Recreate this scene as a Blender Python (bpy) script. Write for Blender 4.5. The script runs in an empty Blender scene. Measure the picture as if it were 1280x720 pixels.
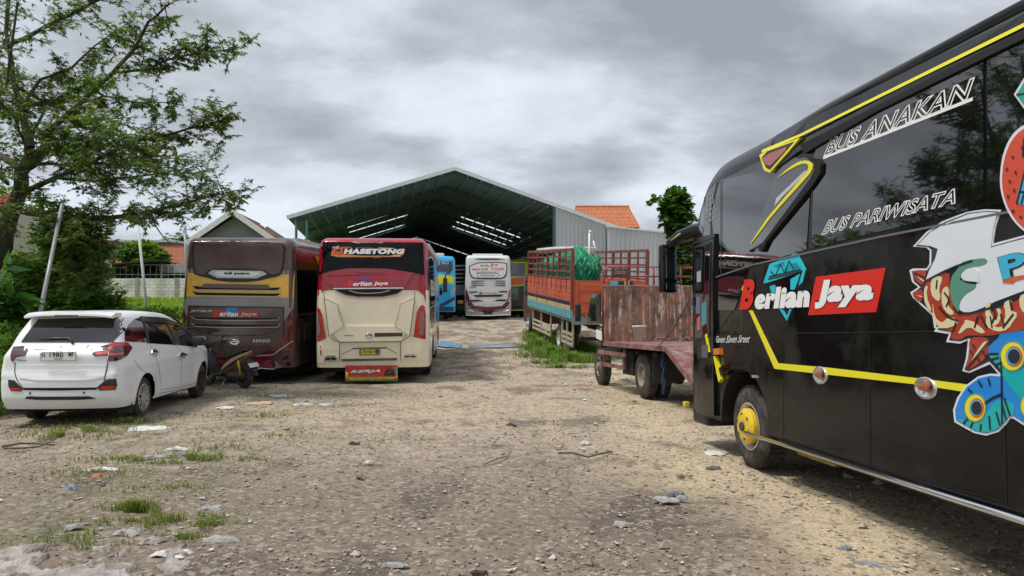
import bpy, bmesh, math, random
from mathutils import Vector, Matrix, noise
from mathutils.bvhtree import BVHTree
PI = math.pi
R = math.radians
random.seed(7)
S = bpy.context.scene
COL = S.collection
# ------------------------------------------------------------ camera
F = 924.0
HOR = 388.0
EYE = Vector((0, 0, 1.62))
PITCH = math.atan((HOR - 360) / F)
cd = bpy.data.cameras.new('camera')
cam = bpy.data.objects.new('camera', cd)
COL.objects.link(cam)
cam.location = EYE
cam.rotation_euler = (PI / 2 + PITCH, 0, 0)
cd.sensor_width = 36
cd.lens = F / 1280 * 36
cd.clip_start = 0.05
cd.clip_end = 3000
S.camera = cam
# ------------------------------------------------------------ light
SUN_EL, SUN_AZ = R(64), R(248)       # azimuth measured clockwise from +Y
w = bpy.data.worlds.new('World')
S.world = w
w.use_nodes = True
nt = w.node_tree
N, Lk = nt.nodes, nt.links
N.clear()
def nd(t, **k):
    n = N.new(t)
    for a, b in k.items():
        setattr(n, a, b)
    return n
out = nd('ShaderNodeOutputWorld'); bg = nd('ShaderNodeBackground')
bg.inputs[1].default_value = 0.1
sky = nd('ShaderNodeTexSky', sky_type='NISHITA', sun_disc=False)
sky.sun_elevation = SUN_EL; sky.sun_rotation = SUN_AZ
tc = nd('ShaderNodeTexCoord'); sep = nd('ShaderNodeSeparateXYZ')
Lk.new(tc.outputs['Generated'], sep.inputs[0])
def mth(op, a, b=None, c=None, clamp=False):
    n = nd('ShaderNodeMath', operation=op); n.use_clamp = clamp
    for i, v in enumerate((a, b, c)):
        if v is None: continue
        if isinstance(v, (int, float)): n.inputs[i].default_value = v
        else: Lk.new(v, n.inputs[i])
    return n.outputs[0]
zc = mth('MAXIMUM', sep.outputs[2], 0.0)
den = mth('ADD', zc, 0.34)
cx = mth('DIVIDE', sep.outputs[0], den); cy = mth('DIVIDE', sep.outputs[1], den)
cmb = nd('ShaderNodeCombineXYZ'); Lk.new(cx, cmb.inputs[0]); Lk.new(cy, cmb.inputs[1])
n1 = nd('ShaderNodeTexNoise'); n1.inputs['Scale'].default_value = 1.7; n1.inputs['Detail'].default_value = 7
n1.inputs['Roughness'].default_value = 0.42; n1.inputs['Distortion'].default_value = 0.25
mp1 = nd('ShaderNodeMapping'); mp1.inputs['Location'].default_value = (4.15, 2.35, 3)
Lk.new(cmb.outputs[0], mp1.inputs[0]); Lk.new(mp1.outputs[0], n1.inputs['Vector'])
n2 = nd('ShaderNodeTexNoise'); n2.inputs['Scale'].default_value = 3.3; n2.inputs['Detail'].default_value = 8
n2.inputs['Roughness'].default_value = 0.56
mp2 = nd('ShaderNodeMapping'); mp2.inputs['Location'].default_value = (9.3, 4.2, 1)
mp2.inputs['Scale'].default_value = (0.8, 1.15, 1)
Lk.new(cmb.outputs[0], mp2.inputs[0]); Lk.new(mp2.outputs[0], n2.inputs['Vector'])
mixv = mth('ADD', mth('MULTIPLY', n1.outputs[0], 0.46), mth('MULTIPLY', n2.outputs[0], 0.54))
elev = mth('MULTIPLY', zc, 0.16)
dens = mth('ADD', mixv, elev)
rp = nd('ShaderNodeValToRGB'); cr = rp.color_ramp
cr.elements[0].position = 0.425; cr.elements[0].color = (5.6, 6.0, 6.5, 1)
cr.elements[1].position = 0.68; cr.elements[1].color = (2.35, 2.48, 2.72, 1)
e = cr.elements.new(0.51); e.color = (4.6, 4.95, 5.5, 1)
e = cr.elements.new(0.555); e.color = (3.75, 3.98, 4.35, 1)
Lk.new(dens, rp.inputs[0])
mx = nd('ShaderNodeMix', data_type='RGBA'); mx.inputs[0].default_value = 0.93
Lk.new(sky.outputs[0], mx.inputs[6]); Lk.new(rp.outputs[0], mx.inputs[7])
Lk.new(mx.outputs[2], bg.inputs[0])
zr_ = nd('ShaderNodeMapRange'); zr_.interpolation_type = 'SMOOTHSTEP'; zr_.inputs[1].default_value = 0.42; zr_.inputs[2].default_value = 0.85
zr_.inputs[3].default_value = 0.1; zr_.inputs[4].default_value = 0.185   # overcast sky brightest overhead; boosted here, out of view, to add fill
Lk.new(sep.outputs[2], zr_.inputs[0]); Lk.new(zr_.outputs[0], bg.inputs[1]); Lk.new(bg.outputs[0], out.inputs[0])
sl = bpy.data.lights.new('sun', 'SUN'); sl.energy = 2.2; sl.angle = R(11); sl.color = (1, 0.95, 0.87)
so = bpy.data.objects.new('sun', sl); COL.objects.link(so)
sd = Vector((math.sin(SUN_AZ) * math.cos(SUN_EL), math.cos(SUN_AZ) * math.cos(SUN_EL), math.sin(SUN_EL)))
so.rotation_euler = (-sd).to_track_quat('-Z', 'Y').to_euler()
so.location = (0, 0, 60)
S.view_settings.view_transform = 'Standard'
S.view_settings.look = 'None'
S.view_settings.exposure = 0.6
S.view_settings.gamma = 1
S.view_settings.use_curve_mapping = False
# ------------------------------------------------------------ helpers
def ray(px, py):
    f = Vector((0, math.cos(PITCH), math.sin(PITCH))); u = Vector((0, -math.sin(PITCH), math.cos(PITCH)))
    return f + Vector((1, 0, 0)) * ((px - 640) / F) + u * ((360 - py) / F)
def at(px, py, Y):
    d = ray(px, py); return EYE + d * (Y / d.y)
def sstep(a, b, t):
    t = min(1, max(0, (t - a) / (b - a))); return t * t * (3 - 2 * t)
def gz(x, y):
    r = 1.2 * sstep(19, 43, y)
    l = 2.35 * sstep(19, 62, y) + 0.0
    k = sstep(-8, -15, x) if False else sstep(8, 15, -x)
    z = r * (1 - k) + l * k
    return z
def on_ground(px, py):
    d = ray(px, py); t = 1.0
    for i in range(4000):
        p = EYE + d * t
        if p.z <= gz(p.x, p.y): return Vector((p.x, p.y, gz(p.x, p.y)))
        t += 0.02
    return p
MATS = {}
def mat(name, col, rough=0.5, metal=0.0, coat=0.0, var=0.0, vscale=6.0, bump=0.0, bscale=60.0,
        dirt=None, damt=0.0, dscale=3.0, spec=0.5, stretch=None, trans=0.0, alpha=1.0, emit=None):
    if name in MATS: return MATS[name]
    m = bpy.data.materials.new(name); m.use_nodes = True
    t = m.node_tree; n = t.nodes; l = t.links; b = n['Principled BSDF']
    b.inputs['Base Color'].default_value = (*col, 1)
    b.inputs['Roughness'].default_value = rough; b.inputs['Metallic'].default_value = metal
    b.inputs['Coat Weight'].default_value = coat; b.inputs['Coat Roughness'].default_value = 0.04
    b.inputs['Specular IOR Level'].default_value = spec
    b.inputs['Transmission Weight'].default_value = trans
    b.inputs['Alpha'].default_value = alpha
    src = None
    if var or damt or bump:
        tcn = n.new('ShaderNodeTexCoord'); mp = n.new('ShaderNodeMapping'); l.new(tcn.outputs['Object'], mp.inputs[0])
        if stretch: mp.inputs['Scale'].default_value = stretch
    if var:
        ns = n.new('ShaderNodeTexNoise'); ns.inputs['Scale'].default_value = vscale; ns.inputs['Detail'].default_value = 6
        l.new(mp.outputs[0], ns.inputs['Vector'])
        mr = n.new('ShaderNodeMapRange'); mr.inputs[1].default_value = 0.3; mr.inputs[2].default_value = 0.7
        mr.inputs[3].default_value = 1 - var; mr.inputs[4].default_value = 1 + var
        l.new(ns.outputs[0], mr.inputs[0])
        hs = n.new('ShaderNodeVectorMath'); hs.operation = 'SCALE'; hs.inputs[0].default_value = col
        l.new(mr.outputs[0], hs.inputs[3]); src = hs.outputs[0]
    if damt:
        ns = n.new('ShaderNodeTexNoise'); ns.inputs['Scale'].default_value = dscale; ns.inputs['Detail'].default_value = 9
        ns.inputs['Roughness'].default_value = 0.65
        l.new(mp.outputs[0], ns.inputs['Vector'])
        mr = n.new('ShaderNodeMapRange'); mr.inputs[1].default_value = 0.45; mr.inputs[2].default_value = 0.72
        mr.inputs[3].default_value = 0; mr.inputs[4].default_value = damt; l.new(ns.outputs[0], mr.inputs[0])
        mxx = n.new('ShaderNodeMix'); mxx.data_type = 'RGBA'; l.new(mr.outputs[0], mxx.inputs[0])
        if src: l.new(src, mxx.inputs[6])
        else: mxx.inputs[6].default_value = (*col, 1)
        mxx.inputs[7].default_value = (*dirt, 1); src = mxx.outputs[2]
        ra = n.new('ShaderNodeMapRange'); ra.inputs[3].default_value = rough; ra.inputs[4].default_value = min(1, rough + 0.45)
        ra.inputs[2].default_value = max(damt, 0.01); l.new(mr.outputs[0], ra.inputs[0]); l.new(ra.outputs[0], b.inputs['Roughness'])
    if src: l.new(src, b.inputs['Base Color'])
    if bump:
        ns = n.new('ShaderNodeTexNoise'); ns.inputs['Scale'].default_value = bscale; ns.inputs['Detail'].default_value = 5
        l.new(mp.outputs[0], ns.inputs['Vector']); bp = n.new('ShaderNodeBump'); bp.inputs['Strength'].default_value = bump
        bp.inputs['Distance'].default_value = 0.02
        l.new(ns.outputs[0], bp.inputs['Height']); l.new(bp.outputs[0], b.inputs['Normal'])
    if emit:
        b.inputs['Emission Color'].default_value = (*emit[0], 1); b.inputs['Emission Strength'].default_value = emit[1]
    MATS[name] = m
    return m
DUST = (0.32, 0.27, 0.2)
def tag(o, label=None, cat=None, group=None, kind=None):
    if label: o['label'] = label
    if cat: o['category'] = cat
    if group: o['group'] = group
    if kind: o['kind'] = kind
    return o
def thing(name, label, cat, M=None, group=None):
    o = bpy.data.objects.new(name, None); COL.objects.link(o)
    if M is not None: o.matrix_world = M
    o.empty_display_size = 0.2
    o['_m'] = [v for r in (M if M is not None else Matrix()) for v in r]
    tag(o, label, cat, group); return o
def obj(name, bm, m, parent=None, smooth=False, autos=None):
    me = bpy.data.meshes.new(name)
    if isinstance(bm, bmesh.types.BMesh):
        bm.to_mesh(me); bm.free()
    else:
        me.from_pydata(bm[0], [], bm[1]); me.update()
    for x in (m if isinstance(m, (list, tuple)) else [m]): me.materials.append(x)
    if smooth: me.polygons.foreach_set('use_smooth', [True] * len(me.polygons))
    if autos is not None:
        try: me.set_sharp_from_angle(angle=R(autos))
        except Exception: pass
    o = bpy.data.objects.new(name, me); COL.objects.link(o)
    if parent is not None: o.parent = parent
    return o
def cube_bm(bm, lo, hi, mi=0, M=None, bev=0.0):
    lo = Vector(lo); hi = Vector(hi); c = (lo + hi) / 2; d = hi - lo
    g = bmesh.ops.create_cube(bm, size=1)
    vs = g['verts']
    for v in vs: v.co = Vector((v.co.x * d.x, v.co.y * d.y, v.co.z * d.z))
    if bev:
        es = list({e for v in vs for e in v.link_edges})
        r = bmesh.ops.bevel(bm, geom=es, offset=bev, segments=2, affect='EDGES', profile=0.6)
        vs = list({v for f in r['faces'] for v in f.verts} | {v for v in vs if v.is_valid})
    fs = {f for v in vs for f in v.link_faces}
    for v in vs:
        v.co = v.co + c
        if M is not None: v.co = M @ v.co
    for f in fs: f.material_index = mi
    return vs
def tube(bm, pts, rad, n=8, mi=0, caps=True):
    pts = [Vector(p) for p in pts]
    rs = rad if isinstance(rad, (list, tuple)) else [rad] * len(pts)
    rings = []; ref = None
    for i, p in enumerate(pts):
        d = (pts[min(i + 1, len(pts) - 1)] - pts[max(i - 1, 0)])
        if d.length < 1e-9: d = Vector((0, 0, 1))
        d.normalize()
        if ref is None: ref = Vector((0, 0, 1)) if abs(d.z) < 0.9 else Vector((1, 0, 0))
        a = d.cross(ref)
        if a.length < 1e-4: a = d.cross(Vector((0.3, 1, 0.2)))
        a.normalize(); b = a.cross(d).normalized(); ref = -a.cross(d) if False else ref
        rings.append([bm.verts.new(p + (a * math.cos(2 * PI * k / n) + b * math.sin(2 * PI * k / n)) * rs[i]) for k in range(n)])
    for i in range(len(rings) - 1):
        for k in range(n):
            f = bm.faces.new((rings[i][k], rings[i][(k + 1) % n], rings[i + 1][(k + 1) % n], rings[i + 1][k])); f.material_index = mi; f.smooth = True
    if caps:
        for rg in (rings[0][::-1], rings[-1]):
            f = bm.faces.new(rg); f.material_index = mi
def beam(bm, a, b, w, h, mi=0, up=(0, 0, 1)):
    a = Vector(a); b = Vector(b); d = (b - a); L = d.length; d.normalize(); up = Vector(up)
    s = d.cross(up)
    if s.length < 1e-4: s = d.cross(Vector((1, 0, 0)))
    s.normalize(); u = s.cross(d).normalized()
    vs = []
    for p in (a, b):
        for sx, sz in ((-1, -1), (1, -1), (1, 1), (-1, 1)):
            vs.append(bm.verts.new(p + s * (sx * w / 2) + u * (sz * h / 2)))
    for q in ((0, 1, 2, 3), (7, 6, 5, 4), (0, 4, 5, 1), (1, 5, 6, 2), (2, 6, 7, 3), (3, 7, 4, 0)):
        f = bm.faces.new([vs[i] for i in q]); f.material_index = mi
def lathe(bm, prof, c, axis=(1, 0, 0), n=32, mi=0, smooth=True):
    ax = Vector(axis).normalized(); a = ax.cross(Vector((0, 0, 1)))
    if a.length < 1e-3: a = Vector((1, 0, 0))
    a.normalize(); b = ax.cross(a).normalized(); c = Vector(c); rings = []
    for r, h in prof:
        if r < 1e-5: rings.append([bm.verts.new(c + ax * h)])
        else: rings.append([bm.verts.new(c + ax * h + (a * math.cos(2 * PI * k / n) + b * math.sin(2 * PI * k / n)) * r) for k in range(n)])
    for i in range(len(rings) - 1):
        p, q = rings[i], rings[i + 1]
        for k in range(n):
            k2 = (k + 1) % n
            if len(p) == 1 and len(q) == 1: continue
            if len(p) == 1: f = bm.faces.new((p[0], q[k2], q[k]))
            elif len(q) == 1: f = bm.faces.new((p[k], p[k2], q[0]))
            else: f = bm.faces.new((p[k], p[k2], q[k2], q[k]))
            f.material_index = mi; f.smooth = smooth
def sph(bm, c, r, sc=(1, 1, 1), u=10, v=7, mi=0, M=None):
    g = bmesh.ops.create_uvsphere(bm, u_segments=u, v_segments=v, radius=r)
    for x in g['verts']:
        p = Vector((x.co.x * sc[0], x.co.y * sc[1], x.co.z * sc[2]))
        if M is not None: p = M @ p
        x.co = p + Vector(c)
        for f in x.link_faces: f.material_index = mi; f.smooth = True
def place(x, y, head, rear_axle=1.5, front_axle=6.5, track=1.6):
    """matrix of a vehicle whose local origin sits at (x, y); local +Y is the driving direction"""
    h = head; d = Vector((math.sin(h), math.cos(h)))
    za = gz(x + d.x * rear_axle, y + d.y * rear_axle); zb = gz(x + d.x * front_axle, y + d.y * front_axle)
    pit = math.atan2(zb - za, front_axle - rear_axle)
    M = Matrix.Translation((x, y, za - math.tan(pit) * rear_axle)) @ Matrix.Rotation(-h, 4, 'Z') @ Matrix.Rotation(pit, 4, 'X')
    return M
class Face:
    """a flat reference plane on a vehicle; a pixel of the photo becomes a point on it, a trace is then laid on the body"""
    def __init__(s, M, o, u, v, bvh=None):
        s.M = M; s.Mi = M.inverted(); s.o = Vector(o); s.u = Vector(u); s.v = Vector(v); s.n = s.u.cross(s.v).normalized(); s.bvh = bvh
    def P(s, px, py, off=0.0):
        o = s.Mi @ EYE; d = s.Mi.to_3x3() @ ray(px, py); h = off
        for _ in range(4):
            t = (s.o + s.out * h - o).dot(s.out) / d.dot(s.out); p = o + d * t - s.o
            c = getattr(s, 'clamp', None)
            if c and abs(p.dot(s.u)) > c[0]: p = p - s.u * (p.dot(s.u) - math.copysign(c[0], p.dot(s.u)))
            lim = getattr(s, 'lim', None)
            if lim and p.dot(s.u) < lim(p.dot(s.v)): p = p + s.u * (lim(p.dot(s.v)) - p.dot(s.u))
            if not s.bvh: break
            hit = s.bvh.ray_cast(s.o + s.u * p.dot(s.u) + s.v * p.dot(s.v) + s.out * 1.2, -s.out, 2.0)
            if hit[0] is None: break
            h = (hit[0] - s.o).dot(s.out) + off
        a, b = p.dot(s.u), p.dot(s.v); c = getattr(s, 'clamp', None)
        if c: a = min(max(a, -c[0]), c[0]); b = min(b, c[1])
        lim = getattr(s, 'lim', None)
        if lim: a = max(a, lim(b))
        return Vector((a, b))
    def drop(s, uv, off):
        p = s.o + s.u * uv[0] + s.v * uv[1]
        if s.bvh:
            # n points out of the face or into it; always come from outside
            st = p + s.out * 1.2
            h = s.bvh.ray_cast(st, -s.out, 2.6)
            if h[0] is not None: return h[0] + s.out * off
            for k in range(1, 14):      # just past the body's edge: pull the point back onto it
                q = s.o + s.u * (uv[0] * (1 - .012 * k)) + s.v * uv[1]
                h = s.bvh.ray_cast(q + s.out * 1.2, -s.out, 2.6)
                if h[0] is not None: return h[0] + s.out * off
            for k in range(1, 10):
                q = s.o + s.u * uv[0] + s.v * (uv[1] - .02 * k)
                h = s.bvh.ray_cast(q + s.out * 1.2, -s.out, 2.6)
                if h[0] is not None: return h[0] + s.out * off
        return p + s.out * off
def mkface(M, o, u, v, out, bvh=None):
    f = Face(M, o, u, v, bvh); f.out = Vector(out); return f
def grid_cut(bm, step):
    xs = [v.co.x for v in bm.verts]; ys = [v.co.y for v in bm.verts]
    for ax, (lo, hi) in ((0, (min(xs), max(xs))), (1, (min(ys), max(ys)))):
        k = math.floor(lo / step) + 1
        while k * step < hi:
            co = [0, 0, 0]; no = [0, 0, 0]; co[ax] = k * step; no[ax] = 1
            bmesh.ops.bisect_plane(bm, geom=bm.verts[:] + bm.edges[:] + bm.faces[:], plane_co=co, plane_no=no, dist=1e-6)
            k += 1
def lay(bm, face, off, skirt=True, back=None):
    """2D bmesh (x=u, y=v) -> laid on the body"""
    if skirt:
        be = [e for e in bm.edges if len(e.link_faces) == 1]
        bot = {}
        for e in be:
            for v in e.verts:
                if v not in bot: bot[v] = bm.verts.new(v.co); bot[v].co.z = -1
        for e in be:
            a, b = e.verts
            try:
                f = bm.faces.new((a, b, bot[b], bot[a])); f.material_index = e.link_faces[0].material_index
            except ValueError: pass
    bk = back if back is not None else -0.004
    for v in bm.verts:
        v.co = face.drop((v.co.x, v.co.y), bk if v.co.z < -0.5 else off)
    bmesh.ops.recalc_face_normals(bm, faces=bm.faces[:])
    # make laid faces look outwards
    fs = [f for f in bm.faces if abs(f.normal.dot(face.out)) > 0.3]
    bad = [f for f in fs if f.normal.dot(face.out) < 0]
    if bad and len(bad) > len(fs) / 2: bmesh.ops.reverse_faces(bm, faces=bm.faces[:])
def poly2(bm, pts, mi=0):
    vs = [bm.verts.new((p[0], p[1], 0)) for p in pts]
    try: f = bm.faces.new(vs)
    except ValueError: return
    f.material_index = mi; f.normal_update()
    r = bmesh.ops.triangulate(bm, faces=[f], ngon_method='EAR_CLIP') if len(pts) > 4 else None
def smooth_poly(pts, it=2, closed=True):
    for _ in range(it):
        pts = [Vector(p) for p in pts]; q = []; n = len(pts)
        for i in range(n if closed else n - 1):
            a = pts[i]; b = pts[(i + 1) % n]
            q.append(a * .75 + b * .25); q.append(a * .25 + b * .75)
        if not closed: q = [pts[0]] + q + [pts[-1]]
        pts = q
    return pts
SPLIT = {'window_pillar', 'reflector', 'sensor', 'tail_lamp_lens', 'side_panel_blue', 'side_panel_red', 'side_amber_stripe', 'bumper_vent', 'grille_slot', 'petal_art', 'cream_petal_art', 'feather_art_teal', 'exhaust_opening'}
def decal(name, polys, face, m, parent, off=0.004, step=0.12, px=True, sm=0, skirt=True, autos=None, smooth=False):
    """polys: list of pixel traces (or of (trace, material index))"""
    if name in SPLIT and len(polys) > 1:
        r = None
        for q in polys: r = decal(name, [q], face, m, parent, off, step, px, sm, skirt, autos, smooth)
        return r
    bm = bmesh.new()
    for q in polys:
        mi = 0
        if isinstance(q[0][0], (tuple, list)): q, mi = q
        pts = [face.P(p[0], p[1], off) for p in q] if px else [Vector(p) for p in q]
        if sm: pts = smooth_poly(pts, sm)
        poly2(bm, pts, mi)
    if step: grid_cut(bm, step)
    lay(bm, face, off, skirt)
    return obj(name, bm, m, parent, smooth=smooth, autos=autos)
def strip(pts, w):
    """polyline -> ribbon polygon of width w (same units)"""
    L = []; Rr = []; n = len(pts); ws = w if isinstance(w, (list, tuple)) else [w] * n
    for i in range(n):
        a = Vector(pts[max(i - 1, 0)]); b = Vector(pts[min(i + 1, n - 1)]); d = (b - a)
        if d.length < 1e-9: continue
        d.normalize(); nn = Vector((-d.y, d.x)); p = Vector(pts[i]); L.append(p + nn * ws[i] / 2); Rr.append(p - nn * ws[i] / 2)
    return L + Rr[::-1]
def lines(name, lns, face, m, parent, w=0.012, off=0.004, step=0.12, px=True, sm=0):
    """each line becomes a narrow ribbon on the body"""
    bm = bmesh.new()
    for q in lns:
        pts = [face.P(p[0], p[1], off) for p in q] if px else [Vector(p) for p in q]
        if sm: pts = smooth_poly(pts, sm, closed=False)
        n = len(pts); lr = []
        for i in range(n):
            a = pts[max(i - 1, 0)]; b = pts[min(i + 1, n - 1)]; d = b - a; d.normalize(); nn = Vector((-d.y, d.x))
            lr.append((bm.verts.new((*(pts[i] + nn * w / 2), 0)), bm.verts.new((*(pts[i] - nn * w / 2), 0))))
        for i in range(n - 1): bm.faces.new((lr[i][0], lr[i][1], lr[i + 1][1], lr[i + 1][0]))
    if step: grid_cut(bm, step)
    lay(bm, face, off, False)
    return obj(name, bm, m, parent)
_tc = {}
def text_mesh(s, bold=0.0, outline=0.0):
    key = (s, bold, outline)
    c = bpy.data.curves.new('t', 'FONT'); c.body = s; c.size = 1; c.offset = bold; c.resolution_u = 4
    c.space_character = 1.0 + bold * 1.6
    if outline: c.fill_mode = 'NONE'; c.bevel_depth = outline; c.bevel_resolution = 0
    o = bpy.data.objects.new('t', c); COL.objects.link(o)
    dg = bpy.context.evaluated_depsgraph_get(); dg.update()
    me = bpy.data.meshes.new_from_object(o.evaluated_get(dg), depsgraph=dg)
    vs = [tuple(v.co) for v in me.vertices]; fs = [tuple(p.vertices) for p in me.polygons]
    bpy.data.objects.remove(o); bpy.data.curves.remove(c); bpy.data.meshes.remove(me)
    return vs, fs
def text(name, s, quad, face, m, parent, off=0.006, bold=0.02, shear=0.0, outline=0.0, px=True, step=None, taper=0):
    """quad: bottom-left, bottom-right, top-right, top-left"""
    vs, fs = text_mesh(s, bold, outline)
    if not vs: return None
    x0 = min(v[0] for v in vs); x1 = max(v[0] for v in vs); y0 = min(v[1] for v in vs); y1 = max(v[1] for v in vs)
    q = [face.P(p[0], p[1], off) for p in quad] if px else [Vector(p) for p in quad]
    bm = bmesh.new(); bv = []
    for v in vs:
        a = (v[0] - x0) / (x1 - x0); b = (v[1] - y0) / (y1 - y0)
        if shear: a = (a + shear * (b)) / (1 + shear)
        p = q[0] * ((1 - a) * (1 - b)) + q[1] * (a * (1 - b)) + q[2] * (a * b) + q[3] * ((1 - a) * b)
        bv.append(bm.verts.new((p.x, p.y, 0)))
    for f in fs:
        try: bm.faces.new([bv[i] for i in f])
        except ValueError: pass
    bmesh.ops.remove_doubles(bm, verts=bm.verts[:], dist=1e-5)
    if step: grid_cut(bm, step)
    lay(bm, face, off, False)
    return obj(name, bm, m, parent)
def box_quad(x0, y0, x1, y1, sh=0):
    """pixel rectangle -> quad BL BR TR TL (y grows downwards)"""
    return [(x0, y1), (x1, y1), (x1 + sh, y0), (x0 + sh, y0)]
def axis_pts(lo, hi, r0, r1, n):
    o = [lo]
    if r0: o += [lo + r0 * t for t in (0.18, 0.36, 0.54, 0.72, 0.88, 1.0)]
    a = lo + r0; b = hi - r1
    o += [a + (b - a) * i / n for i in range(1, n)]
    if r1: o += [b + r1 * t for t in (0, 0.12, 0.28, 0.46, 0.64, 0.82, 1.0)]
    else: o += [hi]
    return o
def rbox(hw, y0, y1, z0, z1, r=0.25, ry=None, rz=None, n=(6, 16, 8), deform=None, zcuts=()):
    ry = ry or r; rz = rz or r
    X = axis_pts(-hw, hw, r, r, n[0]); Y = axis_pts(y0, y1, ry, ry, n[1]); Z = axis_pts(z0, z1, 0, rz, n[2])
    for z in zcuts:
        k = min(range(1, len(Z) - 1), key=lambda i: abs(Z[i] - z)); Z[k] = z
    bm = bmesh.new(); vd = {}
    def V(i, j, k):
        key = (i, j, k)
        if key not in vd:
            p = Vector((X[i], Y[j], Z[k]))
            q = Vector((min(max(p.x, -hw + r), hw - r), min(max(p.y, y0 + ry), y1 - ry), min(p.z, z1 - rz)))
            d = p - q; s = Vector((d.x / r, d.y / ry, d.z / rz)); L = s.length
            if L > 1e-9: s /= max(L, 1e-9); p = q + Vector((s.x * r, s.y * ry, s.z * rz))
            if deform: p = deform(p)
            vd[key] = bm.verts.new(p)
        return vd[key]
    nx, ny, nz = len(X) - 1, len(Y) - 1, len(Z) - 1
    def q(a, b, c, d):
        try: f = bm.faces.new((a, b, c, d)); f.smooth = True
        except ValueError: pass
    for i in range(nx):
        for j in range(ny):
            q(V(i, j, nz), V(i + 1, j, nz), V(i + 1, j + 1, nz), V(i, j + 1, nz)); q(V(i, j, 0), V(i, j + 1, 0), V(i + 1, j + 1, 0), V(i + 1, j, 0))
        for k in range(nz):
            q(V(i, 0, k), V(i + 1, 0, k), V(i + 1, 0, k + 1), V(i, 0, k + 1)); q(V(i, ny, k), V(i, ny, k + 1), V(i + 1, ny, k + 1), V(i + 1, ny, k))
    for j in range(ny):
        for k in range(nz):
            q(V(0, j, k), V(0, j, k + 1), V(0, j + 1, k + 1), V(0, j + 1, k)); q(V(nx, j, k), V(nx, j + 1, k), V(nx, j + 1, k + 1), V(nx, j, k + 1))
    bmesh.ops.recalc_face_normals(bm, faces=bm.faces[:])
    return bm
def cut_arches(bm, arches, hw, depth=0.55, dark=1):
    """arches: (y, z, r, flat bottom) cylinders taken out of both sides"""
    me = bpy.data.meshes.new('a'); bm.to_mesh(me); bm.free()
    a = bpy.data.objects.new('a', me); COL.objects.link(a)
    for (y, z, r) in arches:
        for s in (-1, 1):
            b2 = bmesh.new()
            prof = [(r * math.cos(t), r * math.sin(t)) for t in [PI * i / 18 for i in range(19)]]
            prof = prof + [(-r, -1.5), (r, -1.5)]
            va = [b2.verts.new((s * (hw - depth), y + p[0], z + p[1])) for p in prof]
            vb = [b2.verts.new((s * (hw + 0.5), y + p[0], z + p[1])) for p in prof]
            b2.faces.new(va); b2.faces.new(vb)
            for i in range(len(prof)):
                j = (i + 1) % len(prof); b2.faces.new((va[i], va[j], vb[j], vb[i]))
            bmesh.ops.recalc_face_normals(b2, faces=b2.faces[:])
            m2 = bpy.data.meshes.new('b'); b2.to_mesh(m2); b2.free()
            c = bpy.data.objects.new('b', m2); COL.objects.link(c)
            md = a.modifiers.new('m', 'BOOLEAN'); md.operation = 'DIFFERENCE'; md.object = c; md.solver = 'EXACT'
            dg = bpy.context.evaluated_depsgraph_get(); dg.update()
            nm = bpy.data.meshes.new_from_object(a.evaluated_get(dg), depsgraph=dg)
            a.modifiers.clear(); a.data = nm; bpy.data.objects.remove(c)
    o = bmesh.new(); o.from_mesh(a.data); bpy.data.objects.remove(a)
    for f in o.faces:
        c = f.calc_center_median()
        for (y, z, r) in arches:
            dd = math.hypot(c.y - y, c.z - z)
            inx = abs(c.x) < hw - 0.02 and abs(c.y - y) <= r + 0.002 and (c.z <= z + r + 0.002)
            if inx and abs(c.x) > hw - depth - 0.03 and (f.normal.z < 0.99) and (abs(dd - r) < 0.05 or abs(abs(c.y - y) - r) < 0.005 or abs(abs(c.x) - (hw - depth)) < 0.005):
                f.material_index = dark; f.smooth = False
    return o
def bvh_of(o):
    me = o.data
    return BVHTree.FromPolygons([v.co for v in me.vertices], [p.vertices for p in me.polygons])
# shared materials
M_TYRE = mat('rubber', (0.022, 0.021, 0.02), 0.75, var=0.3, vscale=9, dirt=(0.16, 0.13, 0.1), damt=0.7, dscale=7, bump=0.3, bscale=90)
M_BLACK = mat('black_plastic', (0.012, 0.012, 0.013), 0.4, dirt=(0.1, 0.09, 0.07), damt=0.35, dscale=5)
M_DARK = mat('underbody', (0.01, 0.009, 0.008), 0.9)
M_GLASS = mat('dark_glass', (0.006, 0.007, 0.008), 0.04, spec=0.75, dirt=(0.05, 0.05, 0.05), damt=0.12, dscale=3)
M_CHROME = mat('chrome', (0.75, 0.75, 0.76), 0.12, metal=1, dirt=(0.25, 0.22, 0.18), damt=0.25, dscale=8)
M_STEEL = mat('grey_steel', (0.35, 0.35, 0.36), 0.4, metal=0.8, dirt=(0.2, 0.16, 0.12), damt=0.5, dscale=8)
M_WHITE = mat('white_vinyl', (0.78, 0.78, 0.78), 0.4)
M_REDV = mat('red_vinyl', (0.62, 0.02, 0.01), 0.35)
M_CYAN = mat('cyan_vinyl', (0.01, 0.48, 0.6), 0.35)
M_YEL = mat('yellow_vinyl', (0.75, 0.68, 0.02), 0.35)
M_BLK = mat('black_vinyl', (0.008, 0.008, 0.009), 0.35)
M_SEAM = mat('panel_gap', (0.004, 0.004, 0.004), 0.9)
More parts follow.
